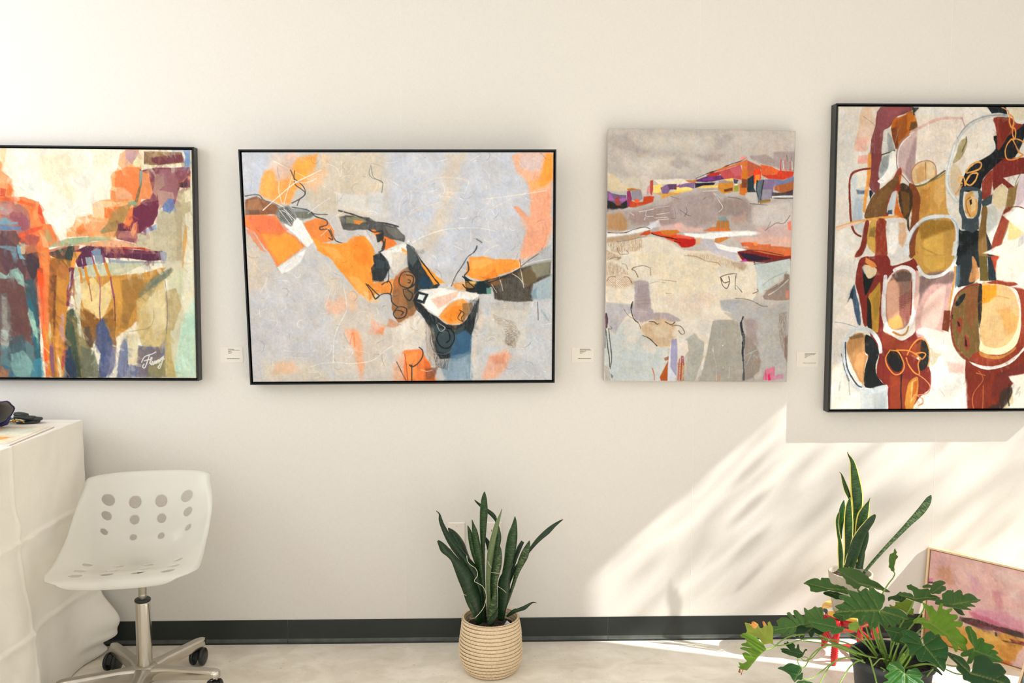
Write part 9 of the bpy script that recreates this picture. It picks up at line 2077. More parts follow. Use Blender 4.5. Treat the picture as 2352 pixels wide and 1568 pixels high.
for p in pts:
    a = bm.verts.new((p[0], p[1] - .010, p[2])); b = bm.verts.new((p[0], p[1] + .010, p[2] + .004))
    c = bm.verts.new((p[0], p[1] + .010, p[2] + .006)); d = bm.verts.new((p[0], p[1] - .010, p[2] + .002))
    cur = (a, b, c, d)
    if prev:
        for k in range(4):
            bm.faces.new((prev[k], prev[(k + 1) % 4], cur[(k + 1) % 4], cur[k]))
    prev = cur
obj('strap', bm, M_GREEN, t)

# navy fabric pouch lying open, its mouth to the right
M_NAVY = mat('navy_fabric', '#2b2c5c', rough=.7, bump=(120, .4))
M_GREYL = mat('grey_lining', '#8b8a86', rough=.8)
t = thing('fabric_pouch', 'open navy fabric pouch with grey lining at the left table edge', 'pouch', (-1.835, -.315, ztop + .0095), R(-22))


def pouch(inner):
    bm = bmesh.new()
    rings = []
    s0 = .94 if inner else 1.0
    for i in range(13):
        u = i / 12
        x = -.26 + .30 * u
        hh = (.020 + .026 * sstep(0, 1, u)) * s0
        ww = (.085 - .015 * u) * s0
        ring = []
        for k in range(28):
            a = 2 * PI * k / 28
            y = ww * math.copysign(abs(math.cos(a)) ** .8, math.cos(a))
            z = hh * math.sin(a)
            sk = .035 * (z / .06) * u       # mouth cut at a slant, the upper lip reaches further
            wob = .004 * math.sin(5 * a + 7 * u)
            ring.append(bm.verts.new((x + sk * 1.0 + wob * u, y - .01 * u, .052 + z + wob)))
        rings.append(ring)
    for a, b in zip(rings, rings[1:]):
        for k in range(28):
            bm.faces.new((a[k], a[(k + 1) % 28], b[(k + 1) % 28], b[k]))
    if not inner:
        bm.faces.new(rings[0])
    else:
        bm.faces.new(rings[3])
    return bm, rings


bm, rg = pouch(False)
rim = [v.co.copy() for v in rg[-1]]
po = obj('shell', bm, M_NAVY, t, smooth=True)
bm, rg2 = pouch(True)
obj('lining', bm, M_GREYL, t, smooth=True)
bm = bmesh.new(); tube(bm, rim + [rim[0]], .0022, 8, cap=False)
obj('rim_binding', bm, M_NAVY, t, smooth=True)
bm = bmesh.new()
for k in range(1):
    tube(bm, [(.02, .02, .008), (.040, .03, .014), (.052, .035, .036)], [.008, .007, .006], 8)
obj('strap_end', bm, M_NAVY, t, smooth=True)

# ================================================================ swivel chair
M_SHELL = bpy.data.materials.new('frosted_plastic')
M_SHELL.use_nodes = True
nd, lk = link_nodes(M_SHELL)
b = nd['Principled BSDF']
b.inputs['Base Color'].default_value = (*lin('#f9f8f4'), 1)
b.inputs['Roughness'].default_value = .16
b.inputs['Specular IOR Level'].default_value = .5
b.inputs['Subsurface Weight'].default_value = 0.0
tl = nd.new('ShaderNodeBsdfTranslucent'); tl.inputs[0].default_value = (*lin('#f0ede4'), 1)
tr_ = nd.new('ShaderNodeBsdfTransparent'); tr_.inputs[0].default_value = (.93, .93, .90, 1)
m1 = nd.new('ShaderNodeMixShader'); m1.inputs[0].default_value = .34
m2 = nd.new('ShaderNodeMixShader'); m2.inputs[0].default_value = .40
lk.new(b.outputs[0], m1.inputs[1]); lk.new(tl.outputs[0], m1.inputs[2])
lk.new(m1.outputs[0], m2.inputs[1]); lk.new(tr_.outputs[0], m2.inputs[2])
lk.new(m2.outputs[0], nd['Material Output'].inputs[0])
M_CHROME = mat('polished_aluminium', '#c9c4ba', rough=.16, metal=1.0)
M_CHROME2 = mat('satin_aluminium', '#b9b4aa', rough=.3, metal=1.0, var=(20, .08, 4))
M_BLKP = mat('black_plastic', '#171a1c', rough=.35)
CX_, CY_ = -1.262, -.42
chair = thing('swivel_chair', 'frosted clear plastic swivel chair with polished five star base', 'chair', (CX_, CY_, 0))

SEATZ = .505
PROF = [(-.240, -.026), (-.243, -.019), (-.240, -.008), (-.228, .001), (-.205, .004), (-.15, .002), (-.08, -.008), (0.0, -.014), (.07, -.010), (.120, .004), (.155, .030), (.176, .066), (.188, .112), (.198, .162), (.208, .212), (.216, .247), (.222, .266), (.230, .278), (.241, .280), (.249, .268)]
prof = np.array(catmull(PROF, 10))
ds = np.r_[0, np.cumsum(np.hypot(*np.diff(prof, axis=0).T))]
LT = ds[-1]
NV, NU = 250, 210


EDGE = np.array(catmull([(0, -.238, -.022), (.05, -.236, .002), (.12, -.205, .014), (.3, -.085, .045), (.45, .030, .098), (.56, .098, .150), (.68, .148, .195), (.80, .180, .232), (.90, .206, .268), (1.0, .243, .272)], 8))
EDGE_V, EDGE_Y, EDGE_Z = EDGE.T


def prof_at(s):
    return np.array([np.interp(s, ds, prof[:, 0]), np.interp(s, ds, prof[:, 1])])


def shell_point(s, u):
    """s arc length from the front lip, u in -1..1 across"""
    p = prof_at(s); q0 = prof_at(max(0, s - .004)); q1 = prof_at(min(LT, s + .004))
    t = (q1 - q0) / np.linalg.norm(q1 - q0)
    n = np.array([-t[1], t[0]])                 # up for the seat, forward (-y) for the back
    v = s / LT
    half = .258 - .006 * sstep(.10, .5, v) - .020 * sstep(.55, .9, v)
    # rounded corners in plan
    rf = .15; rb = .10
    if s < rf:
        half -= rf * .95 * (1 - math.sqrt(max(0, 1 - ((rf - s) / rf) ** 2)))
    if LT - s < rb:
        half -= rb * (1 - math.sqrt(max(0, 1 - ((rb - (LT - s)) / rb) ** 2)))
    au = abs(u)
    w_ = au ** 3.0
    e = 0.0
    # outer flange turns back over the last part
    fl = max(0, (au - .93) / .07)
    x = math.copysign(half * (au if au < .93 else .93 + .07 * (1 - (1 - fl) ** 2) * .75), u)
    e -= .022 * fl ** 1.6 * sstep(.03, .25, v)
    ey = float(np.interp(v, EDGE_V, EDGE_Y)); ez = float(np.interp(v, EDGE_V, EDGE_Z))
    y = p[0] + (ey - p[0]) * w_ + n[0] * e
    z = p[1] + (ez - p[1]) * w_ + n[1] * e
    return Vector((x, y, z))


def shell():
    S = np.linspace(0, LT, NV); U = np.linspace(-1, 1, NU)
    # holes in (s, metres-across) coordinates
    holes = []
    for r_, s0 in enumerate((.096, .165, .238)):
        for c_ in range(4):
            holes.append((s0, (-.150, -.050, .050, .150)[c_], (.0210, .0180, .0145)[r_]))
    for r_, s0 in enumerate((.445, .512, .578)):
        for c_ in range(4):
            holes.append((s0, (-.150, -.050, .050, .150)[c_], (.0120, .0175, .0235)[r_]))
    idx = {}
    par = np.zeros((NV, NU, 2))
    for i, s in enumerate(S):
        for j, u in enumerate(U):
            par[i, j] = (s, u * .245)
    kill = np.zeros((NV, NU), bool)
    owner = np.full((NV, NU), -1)
    for q_, (hs, hx, hr) in enumerate(holes):
        inn = np.hypot(par[..., 0] - hs, par[..., 1] - hx) < hr
        kill |= inn
        owner[inn] = q_
    for i in range(1, NV - 1):
        for j in range(1, NU - 1):
            if kill[i, j]:
                continue
            nb = owner[i - 1:i + 2, j - 1:j + 2].max()
            if nb >= 0:            # pull the rim vertices onto the circle
                hs, hx, hr = holes[nb]
                k = hr / math.hypot(par[i, j, 0] - hs, par[i, j, 1] - hx)
                par[i, j] = (hs + (par[i, j, 0] - hs) * k, hx + (par[i, j, 1] - hx) * k)
    V = []; F = []
    for i in range(NV):
        for j in range(NU):
            V.append(shell_point(float(np.clip(par[i, j, 0], 0, LT)), float(np.clip(par[i, j, 1] / .245, -1, 1))))
    for i in range(NV - 1):
        for j in range(NU - 1):
            if kill[i, j] or kill[i + 1, j] or kill[i, j + 1] or kill[i + 1, j + 1]:
                continue
            F.append((i * NU + j, i * NU + j + 1, (i + 1) * NU + j + 1, (i + 1) * NU + j))
    return V, F


V, F = shell()
sh = link_mesh('seat_shell', V, F, M_SHELL, chair, smooth=True)
bmt = bmesh.new(); bmt.from_mesh(sh.data)
bmesh.ops.delete(bmt, geom=[v for v in bmt.verts if not v.link_faces], context='VERTS')
bmt.to_mesh(sh.data); bmt.free()
md = sh.modifiers.new('thickness', 'SOLIDIFY'); md.thickness = .0045; md.offset = 0
CH_TURN = R(6)
sh.location = (-.012, -.02, SEATZ - .005)
sh.rotation_euler = (R(-1.5), R(-1.0), CH_TURN)

bm = bmesh.new()
lathe(bm, [(.001, SEATZ - .032), (.05, SEATZ - .032), (.052, SEATZ - .036), (.03, SEATZ - .042), (.016, SEATZ - .052), (.014, .34), (.0145, .30)], 28)
lathe(bm, [(.0142, .37), (.0148, .368), (.0148, .362), (.0142, .36)], 28)
obj('gas_column', bm, M_CHROME2, chair, smooth=True)
bm = bmesh.new(); lathe(bm, [(.0145, .352), (.026, .352), (.0285, .349), (.0285, .343), (.026, .340), (.0145, .340)], 32, close=False)
obj('collar', bm, M_BLKP, chair, smooth=True)
bm = bmesh.new(); lathe(bm, [(.0145, .341), (.0262, .341), (.0268, .335), (.0275, .104), (.0275, .098), (.02, .098)], 40)
obj('sleeve', bm, M_CHROME, chair, smooth=True)
bm = bmesh.new(); lathe(bm, [(.012, .104), (.033, .104), (.042, .098), (.046, .080), (.042, .050), (.034, .040), (.001, .040)], 40)
obj('hub', bm, M_CHROME2, chair, smooth=True)
LEG_A = CH_LEG0
for k in range(5):
    a = R(LEG_A + 72 * k)
    bm = bmesh.new()
    prev = None
    L = .292
    rows = []
    for i in range(19):
        u = i / 18
        rr = .022 + (L - .022) * u
        top = .100 + .002 * u
        bot = .052 + .018 * u
        hw = .030 - .010 * sstep(0, .3, u)
        if u > .93:
            kx = (u - .93) / .07
            hw *= math.sqrt(max(.05, 1 - kx * kx * .75)); top -= .004 * kx; bot += .003 * kx
        rows.append([(rr, -hw, bot), (rr, -hw, top - .010), (rr, -hw * .72, top - .002), (rr, 0, top), (rr, hw * .72, top - .002), (rr, hw, top - .010), (rr, hw, bot)])
    rings = [[bm.verts.new((math.cos(a) * x - math.sin(a) * y, math.sin(a) * x + math.cos(a) * y, z)) for x, y, z in row] for row in rows]
    for p, q in zip(rings, rings[1:]):
        for j in range(6):
            bm.faces.new((p[j], p[j + 1], q[j + 1], q[j]))
        bm.faces.new((p[6], p[0], q[0], q[6]))
    bm.faces.new(rings[0]); bm.faces.new(rings[-1][::-1])
    lg = obj('leg', bm, M_CHROME if k in (0, 4) else M_CHROME2, chair, smooth=True)
    for pz in lg.data.polygons:
        pass
    md = lg.modifiers.new('b', 'BEVEL'); md.width = .002; md.segments = 2; md.limit_method = 'ANGLE'
    # twin wheel caster
    ca = R((CASTER_TURN)[k])
    px, py = math.cos(a) * (L - .022), math.sin(a) * (L - .022)
    cm = Matrix.Translation((px, py, 0)) @ Matrix.Rotation(ca, 4, 'Z')
    bm = bmesh.new()
    tube(bm, [cm @ Vector((0, 0, .03)), cm @ Vector((0, 0, .076))], .006, 10)
    # fork cover between the wheels
    hood = []
    for s_ in (-.010, .010):
        row = []
        for i in range(12):
            g = PI * i / 11
            row.append(bm.verts.new(cm @ Vector((.016 + .031 * math.cos(g), s_, .034 + .031 * math.sin(g)))))
        hood.append(row)
    for i in range(11):
        bm.faces.new((hood[0][i], hood[0][i + 1], hood[1][i + 1], hood[1][i]))
    bm.faces.new(hood[0]); bm.faces.new(hood[1][::-1])
    cs_ = obj('caster', bm, M_BLKP, chair, smooth=False)
    for s_ in (-1, 1):
        bm = bmesh.new()
        wm = cm @ Matrix.Translation((.016, s_ * .0185, .034)) @ Matrix.Rotation(R(90), 4, 'X')
        lathe(bm, [(.001, -.0075), (.014, -.0078), (.030, -.0070), (.034, -.004), (.034, .004), (.030, .0070), (.014, .0078), (.001, .0075)], 32, M=wm)
        obj('wheel', bm, M_BLKP, cs_, smooth=True)

# ================================================================ plants
def leaf_mat(name, base, light, edge=None, band=0.6, pale=0.0, rough=.38, edge_w=.80):
    """blade material: uv.x across (0..1), uv.y along in metres; cross bands, optional pale margin"""
    mt = bpy.data.materials.new(name)
    mt.use_nodes = True
    nd, lk = link_nodes(mt)
    b = nd['Principled BSDF']
    b.inputs['Roughness'].default_value = rough
    b.inputs['Specular IOR Level'].default_value = .4
    uv = nd.new('ShaderNodeUVMap')
    mp = nd.new('ShaderNodeMapping'); mp.inputs['Scale'].default_value = (1.3, 170, 1)
    n = nd.new('ShaderNodeTexNoise'); n.inputs['Scale'].default_value = 1; n.inputs['Detail'].default_value = 5; n.inputs['Roughness'].default_value = .65; n.inputs['Distortion'].default_value = .35
    rp = nd.new('ShaderNodeValToRGB')
    rp.color_ramp.elements[0].position = .47; rp.color_ramp.elements[0].color = (*[v * g_ for v, g_ in zip(lin(base), BL_GAIN)], 1)
    rp.color_ramp.elements[1].position = .60; rp.color_ramp.elements[1].color = (*[(lin(base)[i] * (1 - band) + lin(light)[i] * band) * BL_GAIN[i] for i in range(3)], 1)
    lk.new(uv.outputs[0], mp.inputs[0]); lk.new(mp.outputs[0], n.inputs['Vector']); lk.new(n.outputs['Fac'], rp.inputs['Fac'])
    out = rp.outputs['Color']
    if edge:
        sx = nd.new('ShaderNodeSeparateXYZ'); lk.new(uv.outputs[0], sx.inputs[0])
        m = nd.new('ShaderNodeMath'); m.operation = 'MULTIPLY_ADD'; m.inputs[1].default_value = 2; m.inputs[2].default_value = -1
        ab = nd.new('ShaderNodeMath'); ab.operation = 'ABSOLUTE'
        lk.new(sx.outputs['X'], m.inputs[0])
        src = m.outputs[0]
        if edge_w < 0:      # margin on the left side only
            mm_ = nd.new('ShaderNodeMath'); mm_.operation = 'MULTIPLY'; mm_.inputs[1].default_value = -1
            lk.new(src, mm_.inputs[0]); src = mm_.outputs[0]
        else:
            lk.new(src, ab.inputs[0]); src = ab.outputs[0]
        r2 = nd.new('ShaderNodeValToRGB')
        w_ = abs(edge_w)
        r2.color_ramp.elements[0].position = w_ - .03; r2.color_ramp.elements[0].color = (0, 0, 0, 1)
        r2.color_ramp.elements[1].position = w_ + .03; r2.color_ramp.elements[1].color = (1, 1, 1, 1)
        lk.new(src, r2.inputs['Fac'])
        mx = nd.new('ShaderNodeMix'); mx.data_type = 'RGBA'; mx.inputs['B'].default_value = (*lin(edge), 1)
        lk.new(r2.outputs['Color'], mx.inputs['Factor']); lk.new(out, mx.inputs['A'])
        out = mx.outputs['Result']
    lk.new(out, b.inputs['Base Color'])
    return mt


LM = {
    'band': leaf_mat('banded_blade', '#1f4a24', '#5f8a4e', band=.6),
    'band2': leaf_mat('light_banded_blade', '#234a28', '#8aa878', band=.75),
    'dark': leaf_mat('dark_blade', '#173a1f', '#2f6a34', band=.5),
    'black': leaf_mat('deep_blade', '#10241a', '#1f4030', band=.5),
    'pale': leaf_mat('pale_blade', '#7f9c74', '#a3b795', band=.6),
    'edge': leaf_mat('yellow_edged_blade', '#1d4a1e', '#4f8038', edge='#e2d45c', band=.7),
    'edgeL': leaf_mat('left_edged_blade', '#1b4420', '#3a6a30', edge='#ded27a', band=.6, edge_w=-.86),
    'green': leaf_mat('green_blade', '#2f6a2c', '#4f8a3c', band=.5),
    'spot': leaf_mat('mottled_blade', '#3c6a40', '#a9c49c', band=.8),
}


def blade(data, kind, turn, parent, curl=.55):
    r = [float(v) / 1000 for v in data.split()]
    P = [(r[i], r[i + 1], r[i + 2], r[i + 3]) for i in range(0, len(r), 4)]
    P = catmull(P, 5)
    view = Vector((0, -1, .25))
    n = len(P)
    V = []; UV = []
    NA = 9
    s = 0
    for i, p in enumerate(P):
        c = Vector(p[:3])
        a = Vector(P[max(0, i - 1)][:3]); b_ = Vector(P[min(n - 1, i + 1)][:3])
        t = (b_ - a).normalized()
        nrm = (view - t * view.dot(t)).normalized()
        nrm = (Matrix.Rotation(R(turn) * (.5 + .5 * i / n), 3, t) @ nrm)
        side = t.cross(nrm).normalized()
        hw = max(.0003, float(p[3])) / max(.5, abs(math.cos(R(turn) * (.5 + .5 * i / n))))
        if i:
            s += (c - Vector(P[i - 1][:3])).length
        for k in range(NA):
            u = -1 + 2 * k / (NA - 1)
            d = -hw * curl * u * u + hw * .12 * math.sin(s * 40 + u)
            V.append(c + side * (-u) * hw + nrm * (d + hw * curl * .4))
            UV.append(((u + 1) / 2, s))
    F = [(i * NA + k, i * NA + k + 1, (i + 1) * NA + k + 1, (i + 1) * NA + k) for i in range(n - 1) for k in range(NA - 1)]
    off = Vector(parent.location)
    o = link_mesh('leaf', [v - off for v in V], F, LM[kind], parent, smooth=True)
    uvl = o.data.uv_layers.new(name='UVMap')
    li = np.zeros(len(o.data.loops), np.int32); o.data.loops.foreach_get('vertex_index', li)
    uvl.data.foreach_set('uv', np.array(UV, np.float32)[li].ravel())
    md = o.modifiers.new('thickness', 'SOLIDIFY'); md.thickness = .0022; md.offset = 0
    return o


def soil(parent, r, z, color='#3a2f27', seed=1):
    rng = random.Random(seed)
    bm = bmesh.new()
    rings = []
    for i in range(9):
        rr = r * (1 - i / 8.5)
        rings.append([bm.verts.new((rr * math.cos(2 * PI * k / 40), rr * math.sin(2 * PI * k / 40), z + rng.uniform(-.003, .004) + .006 * (i / 8))) for k in range(40)])
    for a, b in zip(rings, rings[1:]):
        for k in range(40):
            bm.faces.new((a[k], a[(k + 1) % 40], b[(k + 1) % 40], b[k]))
    bm.faces.new(rings[-1])
    for q in range(140):      # grit
        a = rng.uniform(0, 2 * PI); rr = r * math.sqrt(rng.random()) * .95
        c = Vector((rr * math.cos(a), rr * math.sin(a), z + .004)); s = rng.uniform(.0012, .0035)
        bmesh.ops.create_icosphere(bm, subdivisions=1, radius=s, matrix=Matrix.Translation(c))
    return obj('soil', bm, mat('potting_soil_%d' % seed, color, rough=.95, var=(90, .5, 4), bump=(150, .8)), parent)


# --- snake plant in the coiled basket
BX, BY = .0125, -.268
pl = thing('snake_plant', 'snake plant with many upright blades in a round woven basket', 'potted plant', (BX, BY, 0))


def basket():
    zt = .210
    def rad(z):
        u = z / zt
        return float(np.interp(u, [0, .06, .18, .32, .5, .72, .9, 1.0], [.094, .103, .1145, .119, .1185, .1145, .109, .106]))
    coils = 15
    V = []; F = []
    SEG = 260; NP = 10
    hz = zt / coils
    rows = []
    # outer surface: each coil is a bulge; wraps across each coil make it knobbly
    for c in range(coils):
        for k in range(NP):
            rows.append((c, k / NP))
    for ri, (c, t) in enumerate(rows):
        z = (c + t) * hz
        bulge = math.sin(PI * t) ** .6 * .0050
        for s_ in range(SEG):
            a = 2 * PI * s_ / SEG
            wrap = (.5 + .5 * math.cos(a * 52 + c * 2.1 + t * 1.2 + .6 * math.sin(a * 7 + c))) ** .7
            rr = rad(z) + bulge * (.55 + .55 * wrap) + .0012 * math.sin(a * 3 + c * .7)
            V.append((rr * math.cos(a), rr * math.sin(a), z + .0016 * math.sin(a * 2 + 1) * t))
    n = len(rows)
    for i in range(n - 1):
        for s_ in range(SEG):
            j = (s_ + 1) % SEG
            F.append((i * SEG + s_, i * SEG + j, (i + 1) * SEG + j, (i + 1) * SEG + s_))
    # rounded rim and inner wall
    base = (n - 1) * SEG
    inner = [(.001, zt + .000), (-.003, zt + .003), (-.0075, zt + .002), (-.0105, zt - .003), (-.012, zt - .03), (-.012, zt - .09)]
    for dr, z in inner:
        b0 = len(V)
        for s_ in range(SEG):
            a = 2 * PI * s_ / SEG
            rr = .1105 + dr + .0008 * math.cos(a * 62)
            V.append((rr * math.cos(a), rr * math.sin(a), z))
        for s_ in range(SEG):
            j = (s_ + 1) % SEG
            F.append((base + s_, base + j, b0 + j, b0 + s_))
        base = b0
    F.append(tuple(range(SEG))[::-1])
    return V, F


M_BASK = bpy.data.materials.new('seagrass_coils')
M_BASK.use_nodes = True
nd, lk = link_nodes(M_BASK)
b = nd['Principled BSDF']; b.inputs['Roughness'].default_value = .8
tc = nd.new('ShaderNodeTexCoord')
sx = nd.new('ShaderNodeSeparateXYZ'); lk.new(tc.outputs['Object'], sx.inputs[0])
mm_ = nd.new('ShaderNodeMath'); mm_.operation = 'MULTIPLY'; mm_.inputs[1].default_value = 15 / .210
fr = nd.new('ShaderNodeMath'); fr.operation = 'FRACT'
lk.new(sx.outputs['Z'], mm_.inputs[0]); lk.new(mm_.outputs[0], fr.inputs[0])
rp = nd.new('ShaderNodeValToRGB')
e = rp.color_ramp.elements
e[0].position = 0.0; e[0].color = (*lin('#7d6342'), 1)
e[1].position = .16; e[1].color = (*lin('#dcc5a2'), 1)
x = e.new(.86); x.color = (*lin('#dcc5a2'), 1)
x = e.new(.985); x.color = (*lin('#7d6342'), 1)
lk.new(fr.outputs[0], rp.inputs['Fac'])
nz = nd.new('ShaderNodeTexNoise'); nz.inputs['Scale'].default_value = 130; nz.inputs['Detail'].default_value = 4
lk.new(tc.outputs['Object'], nz.inputs['Vector'])
mr = nd.new('ShaderNodeMapRange'); mr.inputs['To Min'].default_value = .72; mr.inputs['To Max'].default_value = 1.22
lk.new(nz.outputs['Fac'], mr.inputs['Value'])
mx = nd.new('ShaderNodeMix'); mx.data_type = 'RGBA'; mx.blend_type = 'MULTIPLY'; mx.inputs['Factor'].default_value = 1
lk.new(rp.outputs['Color'], mx.inputs['A']); lk.new(mr.outputs[0], mx.inputs['B']); lk.new(mx.outputs['Result'], b.inputs['Base Color'])
bp = nd.new('ShaderNodeBump'); bp.inputs['Strength'].default_value = .5; bp.inputs['Distance'].default_value = .002
lk.new(nz.outputs['Fac'], bp.inputs['Height']); lk.new(bp.outputs['Normal'], b.inputs['Normal'])
V, F = basket()
link_mesh('basket', V, F, M_BASK, pl, smooth=True)
soil(pl, .0985, .170, seed=2)
for kind, turn, data in BASKET_LEAVES:
    blade(data, kind, turn, pl)
M_ROOT = mat('dry_root', '#c9bfa6', rough=.8)
for rdat in BASKET_ROOTS:
    r_ = [float(v) / 1000 for v in rdat.split()]
    P = [Vector(r_[i:i + 3]) - Vector((BX, BY, 0)) for i in range(0, len(r_), 3)]
    bm = bmesh.new(); tube(bm, catmull(P, 4), .0011 if len(P) > 5 else .0008, 6)
    obj('dry_root', bm, M_ROOT, pl, smooth=True)
bm = bmesh.new()
M4 = Matrix.Translation((.062, -.062, .196)) @ Matrix.Rotation(R(-20), 4, 'Z') @ Matrix.Rotation(R(35), 4, 'Y') @ Matrix.Rotation(R(20), 4, 'X')
box(bm, -.013, .013, -.0005, .0005, -.024, .024, M4)
obj('plant_tag', bm, mat('white_tag', '#dfe2e4', rough=.4), pl)['label'] = 'white plastic tag'

# --- painted red stool
SX, SY = 1.457, -.180
M_RED = mat('glossy_red_paint', '#c2181c', rough=.25, var=(20, .08, 3))
st = thing('wooden_stool', 'small red stool with turned legs and a yellow painted round seat', 'stool', (SX, SY, 0))


def seat_mat():
    mt = bpy.data.materials.new('painted_seat')
    mt.use_nodes = True
    nd, lk = link_nodes(mt)
    b = nd['Principled BSDF']; b.inputs['Roughness'].default_value = .35
    tc = nd.new('ShaderNodeTexCoord')
    v = nd.new('ShaderNodeTexVoronoi'); v.inputs['Scale'].default_value = 38; v.feature = 'F1'
    lk.new(tc.outputs['Object'], v.inputs['Vector'])
    r = nd.new('ShaderNodeValToRGB'); r.color_ramp.interpolation = 'CONSTANT'
    e = r.color_ramp.elements
    e[0].position = 0; e[0].color = (*lin('#e3a83c'), 1)
    e[1].position = .45; e[1].color = (*lin('#f0c257'), 1)
    for p_, c_ in ((.62, '#efe9dc'), (.78, '#e3a83c'), (.9, '#23303a')):
        x = e.new(p_); x.color = (*lin(c_), 1)
    sp = nd.new('ShaderNodeSeparateColor'); lk.new(v.outputs['Color'], sp.inputs[0]); lk.new(sp.outputs[0], r.inputs['Fac'])
    lk.new(r.outputs['Color'], b.inputs['Base Color'])
    return mt


bm = bmesh.new(); lathe(bm, [(.001, .178), (.096, .178), (.105, .182), (.108, .189), (.105, .196), (.098, .199), (.001, .199)], 48)
obj('seat', bm, seat_mat(), st, smooth=True)
bm = bmesh.new(); lathe(bm, [(.080, .178), (.092, .177), (.092, .152), (.084, .150), (.080, .152)], 40)
obj('apron', bm, M_RED, st, smooth=True)
feet = []
for k, (fx, fy) in enumerate(((-.096, -.088), (.085, -.082), (.080, .080), (-.072, .080))):
    top = Vector((fx * .80, fy * .80, .176)); bot = Vector((fx, fy, .0))
    ax = (top - bot)
    prof_ = [(0, .0085), (.03, .0105), (.10, .0115), (.16, .0135), (.18, .0150), (.20, .0125), (.225, .0150), (.25, .0120), (.275, .0150), (.30, .0120), (.325, .0150), (.35, .0120), (.38, .0140), (.42, .0105), (.50, .0125), (.60, .0140), (.64, .0110), (.68, .0145), (.72, .0150), (.9, .0150), (1.0, .0145)]
    bm = bmesh.new()
    tube(bm, [bot + ax * u for u, _ in prof_], [r_ for _, r_ in prof_], 20)
    obj('leg', bm, M_RED, st, smooth=True)
    feet.append((bot, ax))
for i, j in ((0, 1), (1, 2), (2, 3), (3, 0)):
    h_ = .42
    p0 = feet[i][0] + feet[i][1] * h_; p1 = feet[j][0] + feet[j][1] * h_
    pts = [p0.lerp(p1, u) for u in (0, .1, .3, .36, .42, .5, .58, .64, .7, .9, 1)]
    bm = bmesh.new(); tube(bm, pts, [.006, .007, .008, .0065, .009, .0075, .009, .0065, .008, .007, .006], 12)
    obj('stretcher', bm, M_RED, st, smooth=True)

# --- yellow edged snake plant in the stone coloured pot
PX, PY = 1.440, -.215
p2 = thing('snake_plant', 'yellow edged snake plant in a pale stone pot on the red stool', 'potted plant', (PX, PY, .1995))
bm = bmesh.new()
lathe(bm, [(.001, 0), (.060, 0), (.064, .003), (.076, .08), (.0835, .150), (.0845, .156), (.083, .159), (.077, .159), (.0755, .155), (.072, .12), (.065, .10)], 56)
M_STONE = mat('stone_pot', '#b3a998', rough=.85, var=(26, .12, 8), bump=(50, .5))
obj('pot', bm, M_STONE, p2, smooth=True)
soil(p2, .0745, .138, '#4a3b30', seed=4)
for kind, turn, data in STONE_LEAVES:
    blade(data, kind, turn, p2, curl=.35)

# --- split leaf philodendron in the black nursery pot
QX, QY = 1.372, -.75
p3 = thing('philodendron', 'lobed leaf philodendron in a black nursery pot, front of the stool', 'potted plant', (QX, QY, 0))
bm = bmesh.new()
lathe(bm, [(.001, 0), (.098, 0), (.102, .004), (.128, .225), (.134, .226), (.137, .229), (.139, .246), (.137, .250), (.132, .250), (.130, .246), (.127, .22), (.12, .17)], 64)
obj('pot', bm, mat('black_nursery_pot', '#23282e', rough=.45, bump=(80, .1)), p3, smooth=True)
soil(p3, .126, .205, '#2b241d', seed=6)


def philo_leaf_mat():
    mt = bpy.data.materials.new('philodendron_leaf')
    mt.use_nodes = True
    nd, lk = link_nodes(mt)
    b = nd['Principled BSDF']
    b.inputs['Roughness'].default_value = .42
    b.inputs['Specular IOR Level'].default_value = .35
    at = nd.new('ShaderNodeAttribute'); at.attribute_name = 'leaf_tone'
    tc = nd.new('ShaderNodeTexCoord')
    n = nd.new('ShaderNodeTexNoise'); n.inputs['Scale'].default_value = 30; n.inputs['Detail'].default_value = 5
    lk.new(tc.outputs['Object'], n.inputs['Vector'])
    mr = nd.new('ShaderNodeMapRange'); mr.inputs['To Min'].default_value = .78; mr.inputs['To Max'].default_value = 1.2
    lk.new(n.outputs['Fac'], mr.inputs['Value'])
    mx = nd.new('ShaderNodeMix'); mx.data_type = 'RGBA'; mx.blend_type = 'MULTIPLY'; mx.inputs['Factor'].default_value = 1
    lk.new(at.outputs['Color'], mx.inputs['A']); lk.new(mr.outputs[0], mx.inputs['B'])
    lk.new(mx.outputs['Result'], b.inputs['Base Color'])
    tl = nd.new('ShaderNodeBsdfTranslucent'); lk.new(mx.outputs['Result'], tl.inputs[0])
    ms = nd.new('ShaderNodeMixShader'); ms.inputs[0].default_value = .22
    lk.new(b.outputs[0], ms.inputs[1]); lk.new(tl.outputs[0], ms.inputs[2]); lk.new(ms.outputs[0], nd['Material Output'].inputs[0])
    return mt


M_PHILO = philo_leaf_mat()
M_PET = mat('petiole', '#6f8f3a', rough=.45, var=(12, .15, 4))


